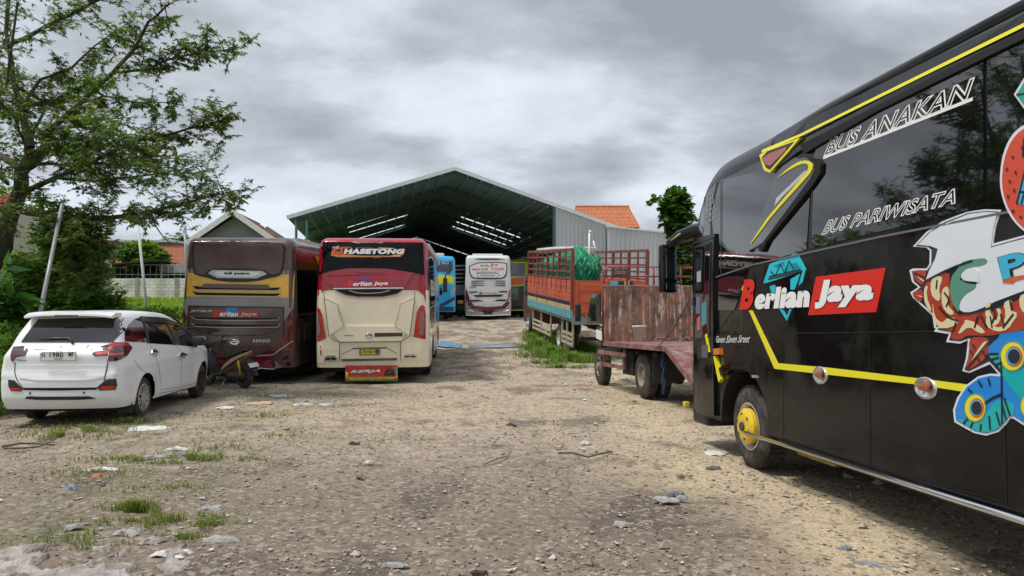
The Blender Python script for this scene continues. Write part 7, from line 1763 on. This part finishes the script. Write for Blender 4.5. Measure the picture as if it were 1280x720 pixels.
    cn = thing('tin_can', 'small rusty tin can at the end of the rope on the flatbed', 'can', T(-hw + 1.98, F0 - .5)); bm = bmesh.new(); lathe(bm, [(0, 0), (.05, 0), (.05, .11), (.044, .11), (.044, .01), (0, .01)], (0, 0, 0), (0, 0, 1), 16); obj('tin', bm, mat('rusty_tin', (.18, .08, .05), .7, var=.4), cn)
    # hanging blue cord
    hc = thing('cord', 'blue frayed cord hanging from the flatbed edge to the ground', 'cord', T(-hw + .14, 1.15, -.1))
    bm = bmesh.new()
    for q in range(4): tube(bm, [(.03 * math.sin(k * 1.7 + q), -.02 * q, -k * .08) for k in range(10)], .009, 5)
    obj('strands', bm, mat('blue_cord', (.03, .07, .16), .8, var=.4), hc)
    bm = bmesh.new(); a = Vector((-hw - .03, .95, zb - .05)); b_ = Vector((-hw + .1, -.2, zb + .75)); tube(bm, [a, a.lerp(b_, .5) - Vector((0, 0, .08)), b_], .008, 6); obj('stay_rope', bm, M_BLACK, t)
    # lattice rails seen to the right of the frame belong to the orange lorry
flatbed()
# ============================================================ TREES
def leafset(V, Fc, p, d, size, rnd, n=6, droop=.5, wid=.28):
    """a fan of n drooping leaflets at p"""
    d = d.normalized()
    up = Vector((0, 0, 1)); s = d.cross(up)
    if s.length < .05: s = Vector((1, 0, 0))
    s.normalize(); u = s.cross(d).normalized()
    a0 = rnd.uniform(0, PI)
    for i in range(n):
        a = -1.25 + 2.5 * i / (n - 1) + rnd.uniform(-.15, .15) if n > 1 else 0
        q = (d * math.cos(a) + s * math.sin(a) - up * droop * rnd.uniform(.3, 1.2)).normalized()
        L = size * rnd.uniform(.7, 1.15); w = L * wid; nn = q.cross(up + Vector((rnd.uniform(-.6, .6), rnd.uniform(-.6, .6), 0))).normalized()
        k = len(V); m_ = p + q * L * .45; e = p + q * L - up * L * .12
        V += [tuple(p), tuple(m_ + nn * w * .5), tuple(e), tuple(m_ - nn * w * .5)]
        Fc.append((k, k + 1, k + 2, k + 3))
def grow(bm, V, Fc, p, d, L, r, lvl, rnd, leaf, droop, spread, dens=1.0):
    pts = [p.copy()]; q = p.copy(); dd = d.normalized(); n = max(3, int(L / .22))
    for i in range(n):
        dd = (dd + Vector((rnd.uniform(-1, 1), rnd.uniform(-1, 1), rnd.uniform(-.8, .7))) * .22).normalized(); q = q + dd * (L / n); pts.append(q.copy())
    tube(bm, pts, [r * (1 - .75 * i / n) for i in range(n + 1)], 5 if r < .03 else 8, caps=False)
    for i, x in enumerate(pts):
        if lvl > 0 and i > 0:
            for _ in range(2 if rnd.random() < dens else 1):
                a = Vector((rnd.uniform(-1, 1), rnd.uniform(-1, 1), rnd.uniform(-.5, .8))).normalized(); nd_ = (dd * .5 + a * spread).normalized()
                grow(bm, V, Fc, x, nd_, L * rnd.uniform(.4, .62), max(r * .45, .004), lvl - 1, rnd, leaf, droop, spread, dens)
        if lvl == 0 and rnd.random() < dens:
            leafset(V, Fc, x, (dd + Vector((rnd.uniform(-1, 1), rnd.uniform(-1, 1), rnd.uniform(-.4, .5))) * .9), leaf * rnd.uniform(.75, 1.2), rnd, 6, droop)
def big_tree():
    rnd = random.Random(21); t = thing('tree', 'large spreading tree with drooping fan-shaped leaves overhanging the yard at left', 'tree', Matrix.Translation((-11.6, 16, gz(-11.6, 16))))
    off = Vector((-11.6, 16, gz(-11.6, 16))); bm = bmesh.new(); V = []; Fc = []
    A = lambda x, y, Y: at(x, y, Y) - off
    bark = mat('dark_bark', (.055, .045, .035), .95, var=.4, vscale=4, bump=1, bscale=14, dirt=(.1, .12, .07), damt=.5, dscale=2)
    limbs = [
        ([(-45, 420, 16.0), (-25, 370, 16), (0, 310, 16), (22, 255, 15.8), (30, 215, 15.7), (36, 185, 15.6)], [.34, .30, .26, .22, .19, .15], 0, 0, 0),
        ([(30, 215, 15.7), (44, 205, 15.6), (50, 190, 15.4), (66, 160, 15.1), (98, 130, 14.6), (140, 92, 14.0), (168, 60, 13.6), (186, 28, 13.3), (212, 4, 13.1)], [.12, .1, .10, .085, .07, .055, .045, .035, .02], 1, .5, .8),
        ([(142, 91, 14), (180, 88, 13.7), (212, 74, 13.5), (250, 66, 13.3), (302, 61, 13.1)], [.035, .03, .025, .018, .006], 1, .34, 1),
        ([(36, 185, 15.6), (30, 140, 15.8), (16, 100, 16), (8, 40, 16.2), (14, -30, 16.4)], [.13, .1, .08, .06, .05], 1, .7, .8),
        ([(8, 60, 16), (40, 42, 15.4), (70, 26, 14.9), (108, 8, 14.5), (135, -6, 14.2)], [.07, .06, .05, .045, .03], 1, .45, .8),
        ([(98, 130, 14.6), (130, 120, 14), (170, 128, 13.7), (205, 128, 13.5), (230, 132, 13.3)], [.03, .025, .02, .012, .005], 1, .26, .8),
        ([(28, 240, 15.8), (70, 222, 15.2), (120, 200, 14.5), (165, 178, 14), (210, 168, 13.7), (250, 158, 13.4), (286, 147, 13.2)], [.09, .07, .06, .045, .035, .02, .006], 1, .42, .9),
        ([(22, 262, 15.8), (60, 270, 15.4), (100, 274, 15), (140, 272, 14.6), (180, 265, 14.2), (220, 258, 13.9), (262, 246, 13.6), (294, 238, 13.3)], [.1, .085, .075, .065, .055, .04, .022, .006], 1, .40, .9),
        ([(140, 272, 14.6), (190, 274, 14.2), (230, 268, 14.0), (262, 262, 13.8), (292, 262, 13.6)], [.02, .018, .014, .01, .004], 1, .20, .6),
        ([(66, 160, 15.1), (100, 158, 14.2), (140, 165, 13.6), (175, 190, 13.2), (205, 205, 13)], [.05, .045, .035, .025, .01], 1, .45, .9),
        ([(70, 222, 15.2), (110, 226, 15.4), (160, 222, 15.6), (210, 215, 15.8), (262, 205, 15.9)], [.05, .045, .035, .02, .008], 1, .48, .9),
        ([(30, 215, 15.7), (-10, 190, 16.5), (-70, 150, 17.5), (-150, 90, 18.5)], [.12, .1, .07, .04], 1, .8, .7),
        ([(-25, 370, 16), (-80, 300, 15), (-140, 220, 14), (-200, 140, 13)], [.14, .1, .07, .04], 1, .9, .6),
        ([(20, 150, 15.9), (50, 100, 15.6), (90, 84, 15.5), (120, 56, 15.4), (150, 34, 15.2)], [.06, .045, .035, .02, .01], 1, .38, .8),
        ([(22, 110, 16), (60, 130, 17), (110, 150, 17.6), (150, 148, 18)], [.05, .04, .03, .015], 1, .5, .9),
        ([(30, 215, 15.7), (60, 190, 16.6), (100, 180, 17.4), (150, 200, 18), (200, 190, 18.4)], [.06, .05, .035, .025, .01], 1, .5, .9),
        ([(14, -30, 16.4), (60, -60, 16), (120, -90, 15), (170, -110, 14)], [.05, .04, .03, .02], 1, .6, .7),
        ([(-10, 190, 16.5), (0, 130, 17.5), (-30, 60, 18.5), (-60, -20, 19)], [.08, .06, .05, .03], 1, .8, .8),
        ([(22, 2, 15), (14, 60, 15.2), (6, 120, 15.5)], [.03, .035, .04], 0, 0, 0),
        ([(30, 200, 15.7), (60, 176, 15.2), (95, 172, 14.8), (130, 186, 14.5)], [.05, .04, .03, .01], 1, .45, 1),
        ([(34, 190, 15.6), (20, 150, 15.0), (-5, 120, 14.6), (-30, 110, 14.2)], [.05, .04, .03, .01], 1, .5, 1),
        ([(40, 205, 15.6), (75, 205, 15.0), (110, 214, 14.6), (150, 236, 14.3)], [.05, .04, .03, .01], 1, .45, 1),
        ([(34, 180, 15.7), (60, 130, 16.2), (92, 112, 16.6), (120, 100, 16.9)], [.05, .04, .03, .01], 1, .45, 1),
        ([(10, 230, 15.9), (-10, 215, 15.2), (-20, 235, 14.6), (0, 262, 14.2)], [.05, .04, .03, .01], 1, .45, 1),
        ([(100, 274, 15), (112, 300, 14.9), (118, 325, 14.8), (114, 350, 14.7)], [.03, .025, .02, .008], 1, .30, 1),
        ([(60, 270, 15.4), (84, 298, 15.1), (92, 330, 15), (96, 355, 14.9)], [.03, .025, .02, .008], 1, .34, 1),
        ([(45, 240, 15.7), (60, 260, 15), (80, 280, 14.6), (100, 300, 14.5)], [.03, .025, .02, .008], 1, .36, 1),
    ]
    for pts, rr, lv, L, dens in limbs:
        P3 = [A(*p) for p in pts]; q = []; qr = []
        for i in range(len(P3) - 1):
            for k in range(3):
                u = k / 3; q.append(P3[i].lerp(P3[i + 1], u) + Vector((rnd.uniform(-1, 1), rnd.uniform(-1, 1), rnd.uniform(-1, 1))) * rr[i] * .25); qr.append(rr[i] + (rr[i + 1] - rr[i]) * u)
        q.append(P3[-1]); qr.append(rr[-1]); tube(bm, q, [r_ * .72 for r_ in qr], 9 if rr[0] > .05 else 6)
        if not lv: continue
        tot = sum((q[i + 1] - q[i]).length for i in range(len(q) - 1)); nb = int(tot / .105 * dens); dist = 0
        for b in range(nb):
            u = (b + rnd.random()) / nb; u = .18 + .82 * u if rr[0] > .03 else u; i = min(int(u * (len(q) - 1)), len(q) - 2); p = q[i].lerp(q[i + 1], u * (len(q) - 1) - i); d = (q[i + 1] - q[i]).normalized()
            a = Vector((rnd.uniform(-1, 1), rnd.uniform(-1, 1), rnd.uniform(-.6, .8)))
            grow(bm, V, Fc, p, d * .5 + a, L * rnd.uniform(.7, 1.3), .012, lv, rnd, .098, .5, .9, dens)
    obj('trunk', bm, bark, t, autos=60)
    obj('crown', (V, Fc), leaf_mat('tree_leaves', [(.04, .075, .022), (.075, .125, .032), (.11, .17, .045), (.18, .24, .07), (.055, .095, .025)], .4), t)
    return len(Fc)
print('LEAVES', big_tree())
def crown_plant(name, label, cat, base, blobs, n, leaf, cols, seed, group=None, trunk=None, wid=.4, droop=.3, nf=4, tr=.3):
    """plant whose leaves are spread through several uneven clumps; blobs: (x, y, z, rx, ry, rz) in world units"""
    rnd = random.Random(seed); base = Vector(base); t = thing(name, label, cat, Matrix.Translation(base), group); V = []; Fc = []
    tot = sum((b[3] * b[4] * b[5]) ** .67 for b in blobs)
    for b in blobs:
        k = int(n * (b[3] * b[4] * b[5]) ** .67 / tot)
        for i in range(k):
            d = Vector((rnd.gauss(0, 1), rnd.gauss(0, 1), rnd.gauss(0, 1))).normalized(); r_ = rnd.random() ** .45
            p = Vector((b[0] + d.x * b[3] * r_, b[1] + d.y * b[4] * r_, b[2] + d.z * b[5] * r_))
            if noise.noise(p * (1.7 / max(.35, leaf * 4))) < -.16: continue
            leafset(V, Fc, p - base, d + Vector((0, 0, .2)), leaf * rnd.uniform(.6, 1.3), rnd, nf, droop, wid)
    o = obj('crown' if cat == 'tree' else 'foliage', (V, Fc), leaf_mat(name + '_leaves_' + str(seed), cols, tr), t)
    bm = bmesh.new()
    for b in blobs:
        c = Vector((b[0], b[1], b[2])) - base; st = Vector((0, 0, 0)) if trunk is None else Vector(trunk) - base
        tube(bm, [st + Vector((c.x * .1, 0, 0)), st.lerp(c, .5) + Vector((rnd.uniform(-.1, .1), 0, .1)), c], [.05 if cat == 'tree' else .02, .04 if cat == 'tree' else .015, .01], 6)
    obj('trunk' if cat == 'tree' else 'stem', bm, mat('stem_brown', (.07, .055, .04), .9), t)
    return t
def PB(px, py, Y, rx, ry, rz): p = at(px, py, Y); return (p.x, p.y, p.z, rx, ry, rz)
G1 = [(.04, .09, .02), (.075, .15, .028), (.12, .21, .035), (.19, .29, .05)]; G2 = [(.05, .10, .02), (.10, .19, .03), (.17, .28, .04), (.25, .36, .07)]
x5 = at(842, 330, 24)
crown_plant('tree', 'broad-leaved green tree rising above the annex wall behind the black bus mirror', 'tree', (x5.x + .5, 24, gz(5, 24)), [PB(842, 262, 24, .62, .5, .60), PB(826, 254, 24, .38, .35, .22), PB(852, 285, 24, .5, .5, .7), PB(846, 252, 24, .45, .4, .4), PB(858, 320, 24, .5, .45, .6), PB(856, 352, 24, .6, .45, .5), PB(862, 375, 24, .7, .5, .5)], 3000, .19, [(.02, .055, .012), (.04, .10, .018), (.07, .16, .025), (.12, .22, .035)], 3, wid=.85, nf=3)
# shrubs on the left
def shrub(label, px, Y, blobs, n, leaf, cols, seed, **k): p = at(px, 380, Y); crown_plant('shrub', label, 'shrub', (p.x, Y, gz(p.x, Y)), blobs, n, leaf, cols, seed, group='shrubs and weeds along the left edge', **k)
shrub('tall dark shrub behind the leaning pole at the left', 40, 16.6, [PB(30, 355, 16.6, .9, .7, .7), PB(55, 330, 16.6, .7, .6, .7), PB(22, 390, 16.6, .9, .7, .7), PB(70, 372, 16.6, .7, .6, .6)], 4200, .13, G2, 31)
shrub('bright green leafy shrub between leaning pole and hanging foliage', 90, 17, [PB(88, 340, 17, .7, .6, .8), PB(108, 372, 17, .9, .6, .5), PB(75, 388, 16.5, .8, .6, .5), PB(60, 345, 17.2, .6, .6, .7), PB(128, 385, 17, .6, .5, .3)], 4800, .14, G2, 32)
shrub('dark hanging foliage column under the big tree bough', 100, 15.6, [PB(96, 300, 15.6, .65, .6, .55), PB(108, 330, 15.6, .5, .5, .5), PB(80, 290, 15.6, .6, .6, .5), PB(118, 300, 15.3, .45, .4, .55), PB(104, 352, 15.6, .35, .3, .25)], 4200, .13, G1, 33, trunk=at(90, 270, 15.6))
shrub('broad banana-like leaves at the very left edge beside the car', 8, 12.6, [PB(-6, 372, 13, .7, .6, .55), PB(5, 395, 12.8, .45, .5, .4), PB(-30, 400, 12.6, .8, .7, .8)], 190, .34, [(.02, .07, .015), (.03, .1, .02), (.06, .15, .03)], 34, wid=.55, nf=3)
shrub('yellow-green weeds crowding the left side of the white car', 0, 12.0, [PB(16, 415, 13.2, .45, .6, .45), PB(-5, 440, 12.2, .6, .6, .5), PB(6, 470, 12, .35, .6, .4), PB(-20, 480, 11.6, .7, .7, .5)], 4200, .10, [(.08, .15, .02), (.14, .24, .03), (.2, .32, .05)], 35, wid=.3)
shrub('low weeds in front of the rice field behind the car roof', 175, 19, [PB(150, 392, 18.5, .9, .5, .25), PB(190, 395, 18.5, .9, .5, .2), PB(216, 398, 18.5, .6, .5, .25), PB(120, 392, 18, .8, .5, .35)], 2600, .11, G1, 36)
def far_tree(label, px, Y, blobs, n, leaf, cols, seed): p = at(px, 370, Y); crown_plant('tree', label, 'tree', (p.x, Y, gz(p.x, Y)), blobs, n, leaf, cols, seed, nf=4, wid=.5)
far_tree('rounded green tree in front of the low red tiled house', 175, 63, [PB(160, 338, 63, 2.2, 1.5, 1.4), PB(185, 330, 63, 2.2, 1.5, 1.3), PB(175, 318, 63, 2.2, 1.2, 1.0), PB(205, 345, 63, 1.4, 1, 1)], 3200, .5, G1, 41)
far_tree('pale bush tree left of the rounded green tree beyond the wall', 138, 62.5, [PB(138, 345, 62.5, 1.4, 1, .9), PB(125, 338, 62.5, 1.2, 1, 1)], 900, .45, G2, 42)
far_tree('distant feathery tree top by the thin utility pole', 222, 90, [PB(222, 300, 90, 1.8, 1, 1.1), PB(226, 308, 90, 2, 1, 1.2)], 700, .7, G1, 43)
far_tree('dark tree behind the left houses glimpsed through branches', 20, 60, [PB(10, 300, 60, 5, 2, 4), PB(50, 320, 60, 4, 2, 3)], 1800, .7, G1, 44)
# ============================================================ LITTER
def scrap(name, label, cat, px, py, w_, l_, rot, m, h=.02, seed=0, crumple=.02, fold=False):
    p = on_ground(px, py); rnd = random.Random(seed + int(px * 7 + py)); t = bmesh.new(); n = 14; ph = [rnd.uniform(.4, 1.15) for _ in range(9)]; h = min(h, .022) + .006; crumple = .011
    ce = t.verts.new((0, 0, h)); rings = []
    for q in range(1, 5):
        r_ = []
        for k in range(18):
            a = 2 * PI * k / 18; u = k / 18 * 9; i = int(u) % 9; s = ph[i] * (1 - (u - int(u))) + ph[(i + 1) % 9] * (u - int(u)); rr = s * q / 4
            x = math.cos(a) * rr * w_ / 2; y = math.sin(a) * rr * l_ / 2
            x *= 1 + rnd.uniform(-.12, .12); y *= 1 + rnd.uniform(-.12, .12); z = h * .6 + crumple * noise.noise(Vector((x * 16 + seed, y * 22, seed))) * 1.8 + crumple * .9 * noise.noise(Vector((x * 50, y * 50, seed))) - (h * .8 if q == 4 else 0)
            r_.append(t.verts.new((x, y, z)))
        rings.append(r_)
    for k in range(18): t.faces.new((ce, rings[0][k], rings[0][(k + 1) % 18]))
    for q in range(3):
        for k in range(18): t.faces.new((rings[q][k], rings[q + 1][k], rings[q + 1][(k + 1) % 18], rings[q][(k + 1) % 18]))
    fs = t.faces[:]; r_ = bmesh.ops.extrude_face_region(t, geom=fs)
    for v in [x for x in r_['geom'] if isinstance(x, bmesh.types.BMVert)]: v.co.z -= .004
    bmesh.ops.recalc_face_normals(t, faces=t.faces[:])
    o = obj(name, t, m); o.location = (p.x, p.y, p.z + .004); nn = Vector((gz(p.x - .2, p.y) - gz(p.x + .2, p.y), gz(p.x, p.y - .2) - gz(p.x, p.y + .2), .4)).normalized(); o.rotation_euler = (nn.to_track_quat('Z', 'Y').to_matrix() @ Matrix.Rotation(rot, 3, 'Z')).to_euler(); tag(o, label, cat, {'rag': 'pale rags scattered over the yard', 'bag': 'plastic bag scraps on the yard', 'slate': 'flat slate flakes on the gravel', 'stone': 'dark and pale flat stones on the gravel', 'paper': 'paper scraps on the drive', 'plastic': 'plastic sheets lying on the yard'}.get(cat)); return o
CL = mat('grey_rag', (.33, .32, .31), .85, var=.25, vscale=14, bump=.6, bscale=30, dirt=(.16, .13, .1), damt=.6, dscale=9); PW = mat('white_plastic', (.6, .6, .58), .5, var=.15, vscale=10, dirt=(.35, .3, .25), damt=.5, dscale=12)
SL = mat('grey_slate', (.17, .18, .185), .7, var=.25, vscale=12, bump=.5, bscale=40); CB = mat('cardboard', (.45, .31, .2), .85, var=.15, vscale=8); BL = mat('blue_grey_sheet', (.15, .19, .24), .5, var=.3, vscale=12); OR = mat('orange_scrap', (.5, .14, .06), .7)
for a in (
    ('rag', 'crumpled pale rag on the gravel nearest behind the white car', 'rag', 182, 536, .62, .34, .2, PW, .03, 1),
    ('plastic_bag', 'small white bag scrap just right of the car rear wheel', 'bag', 157, 525, .2, .12, 0, PW, .05, 2),
    ('cardboard_sheet', 'flattened tan cardboard piece before the scooter', 'cardboard', 329, 504, .62, .42, .1, CB, .02, 3),
    ('plastic_bag', 'thin white plastic strip between the car and the cardboard', 'bag', 283, 510, .4, .16, .1, PW, .03, 4),
    ('plastic_sheet', 'pale bluish plastic sheet crumpled in front of the maroon bus', 'plastic', 352, 495, .7, .36, 0, mat('pale_blue_sheet', (.4, .45, .48), .4, var=.2, vscale=14), .04, 5),
    ('plastic_sheet', 'bluish plastic scraps right of the cardboard piece', 'plastic', 378, 506, .4, .25, .4, mat('pale_blue_sheet', (.4, .45, .48), .4), .04, 6),
    ('rag', 'long pale rag lying across the grass patch at left', 'rag', 192, 572, .7, .18, .5, CL, .03, 7), ('rag', 'white scrap beside the upper end of the grass patch', 'rag', 222, 562, .32, .14, -.1, PW, .03, 8),
    ('plastic_bag', 'white flattened bag at the lower edge of the grass patch', 'bag', 125, 588, .42, .1, .1, PW, .02, 9), ('wrapper', 'crumpled orange wrapper among the grass at left', 'wrapper', 120, 597, .14, .08, .3, OR, .05, 10),
    ('rag', 'dark blue grey rag left of the grass tuft', 'rag', 88, 611, .22, .12, -.5, BL, .05, 11), ('plastic_scrap', 'tiny blue chip right of the orange wrapper', 'scrap', 129, 607, .09, .05, 0, BL, .03, 12),
    ('rag', 'folded grey rag with dark hollow at bottom left centre', 'rag', 277, 675, .3, .12, .15, CL, .03, 13), ('rag', 'crumpled grey rag between grass tufts near the lower left', 'rag', 161, 667, .28, .16, -.1, CL, .06, 14), ('rag', 'torn pale rag right of the crumpled grey rag', 'rag', 196, 676, .26, .14, .5, CL, .04, 15),
    ('rag', 'worn leaf-like pale rag near the large dirty tarpaulin', 'rag', 93, 660, .2, .11, .2, CL, .03, 16), ('rag', 'bleached torn rag above the bottom edge left of centre', 'rag', 216, 694, .28, .18, .2, PW, .02, 17), ('rag', 'grey angular rag in the grass right of the tall tuft', 'rag', 262, 637, .28, .14, .4, CL, .04, 18),
    ('slate_flake', 'flat grey slate flake at the bottom edge centre', 'slate', 492, 709, .27, .08, 0, mat('pale_slate', (.36, .36, .35), .7, var=.2), .02, 19), ('bark_piece', 'dark curled bark piece at the very bottom centre', 'bark', 595, 718, .2, .06, .2, mat('bark_scrap', (.07, .055, .04), .9), .04, 20),
    ('stone_slab', 'dark flat slab on top of the pale slabs at right', 'stone', 844, 618, .22, .12, .1, SL, .07, 21), ('stone_slab', 'pale flat slab under the dark one pointing left', 'stone', 832, 625, .26, .1, -.2, mat('pale_slate', (.36, .36, .35), .7), .02, 22), ('stone_slab', 'small pale slab to the right of the dark one', 'stone', 852, 624, .16, .1, .1, mat('pale_slate', (.36, .36, .35), .7), .03, 23),
    ('slate_flake', 'light rounded slate flake right of centre foreground', 'slate', 778, 657, .15, .09, .3, mat('pale_slate', (.36, .36, .35), .7), .03, 24), ('slate_flake', 'long pale slate flake at bottom right', 'slate', 1084, 707, .3, .09, -.3, mat('pale_slate2', (.25, .26, .26), .7, var=.2), .02, 25), ('slate_flake', 'small pointed blue-grey slate flake above the long one at bottom right', 'slate', 1057, 689, .1, .08, -.8, BL, .04, 26),
    ('paper_scrap', 'white paper lying on the sand beside the black bus wheel', 'paper', 893, 567, .34, .22, 0, PW, .03, 27), ('stone_slab', 'dark small flake below the white paper near the bus', 'stone', 890, 586, .2, .06, 0, SL, .02, 28),
    ('dry_leaf', 'curled dark leaf on the drive centre', 'leaf', 640, 532, .18, .06, -.1, mat('dry_leaf', (.07, .045, .03), .8), .05, 29), ('dry_leaf', 'brown curled leaf left of centre on the drive', 'leaf', 442, 555, .16, .05, .1, mat('dry_leaf', (.07, .045, .03), .8), .04, 30), ('paper_scrap', 'small white paper at left centre of the drive', 'paper', 462, 579, .14, .08, .1, PW, .02, 31), ('paper_scrap', 'pale torn scrap just right of centre on the drive', 'paper', 734, 555, .22, .1, .1, PW, .03, 32),
    ('plastic_sheet', 'pink scrap lying near the red flatbed wheels', 'plastic', 730, 485, .5, .16, 0, mat('pink_scrap', (.5, .25, .2), .7), .03, 33), ('plastic_bag', 'bluish bag scrap in front of the cream bus', 'bag', 411, 506, .3, .14, 0, mat('pale_blue_sheet', (.4, .45, .48), .4), .04, 34), ('stone', 'small dark lump near the flatbed rear wheel', 'stone', 756, 506, .1, .06, 0, SL, .07, 35),
    ('puddle', 'bluish wet sheet lying in the drive before the shed', 'puddle', 612, 432, 2.6, 2.2, .1, mat('wet_sheet', (.2, .225, .25), .25, var=.3, vscale=2, bump=.5, bscale=4), .02, 36), ('puddle', 'blue sheet strip beside the cream bus flank', 'puddle', 562, 430, 1.2, 2.2, .3, mat('blue_tarp', (.10, .24, .36), .35, var=.3, vscale=2, bump=.5, bscale=4), .02, 37),
    ('rag', 'tiny grey rag scrap in the grass left of the angular grey rag', 'rag', 253, 637, .12, .05, .3, CL, .02, 38)):
    scrap(a[0], a[1], a[2], *a[3:10], seed=a[10], crumple=.02)
# big dirty tarpaulin at the lower left corner
def tarp():
    c = on_ground(60, 700); bm = bmesh.new(); nx_, ny_ = 110, 60; g = []
    for i in range(nx_ + 1):
        r_ = []
        for j in range(ny_ + 1):
            u = i / nx_; v = j / ny_; px = -70 + u * 300; py = 652 + v * 110 + 26 * max(0, u - .42) * 2 + 10 * noise.noise(Vector((u * 5, 0, 1)))
            p = on_ground(px, min(py, 765)) if False else None
            x = c.x - .75 + u * 1.75; y = c.y + .32 - v * .85 - .28 * max(0, u - .45) + .06 * noise.noise(Vector((u * 5, v, 1)))
            e = min(u, 1 - u, v, 1 - v); q = Vector((x * 3, y * 5, 0)); q = Vector((x * 4 + y * 2, y * 7 - x * 1.5, 0)); z = .006 + .032 * (1 - abs(noise.noise(q) * 2)) ** 2 + .016 * (1 - abs(noise.noise(q * 2.3) * 2)) ** 2 + .006 * noise.noise(q * 8); z = z * min(1, e * 9) + (-.05 if e < .02 else 0); z = z + (-.08 if e < .22 + .4 * noise.noise(Vector((x * 4, y * 4, 1))) and noise.noise(Vector((x * 5, y * 6, 2))) > -.05 else 0)
            if noise.noise(Vector((x * 2.6, y * 3.6, 5))) > .12: z -= .08
            r_.append(bm.verts.new((x, y, z)))
        g.append(r_)
    for i in range(nx_):
        for j in range(ny_): f_ = bm.faces.new((g[i][j], g[i + 1][j], g[i + 1][j + 1], g[i][j + 1])); f_.smooth = True
    tag(obj('tarpaulin', bm, mat('dirty_tarp', (.33, .30, .275), .8, var=.3, vscale=9, bump=.8, bscale=40, dirt=(.13, .1, .075), damt=.8, dscale=5)), 'large crumpled mud-stained tarpaulin lying in the bottom left corner', 'tarpaulin')
tarp()
def stick(label, pts, r, m=None):
    bm = bmesh.new(); P = [on_ground(*p) + Vector((0, 0, .015 + .02 * (i % 2))) for i, p in enumerate(pts)]; tube(bm, P, [r * (1 - .5 * i / len(P)) for i in range(len(P))], 6); tag(obj('stick', bm, m or mat('dry_stick', (.12, .09, .06), .9)), label, 'stick')
stick('pale bent stick on the middle of the drive', [(604, 582), (620, 578), (632, 572), (637, 562)], .012, mat('pale_stick', (.3, .24, .16), .9))
stick('dark bent stick lying right of the pale one', [(698, 568), (715, 570), (735, 573), (752, 571), (765, 566)], .014)
stick('dark forked twig on the ground at far left', [(2, 560), (25, 558), (45, 556), (68, 560)], .016)
stick('second dark twig just below the forked one at far left', [(5, 562), (30, 564), (50, 560), (70, 552)], .013)
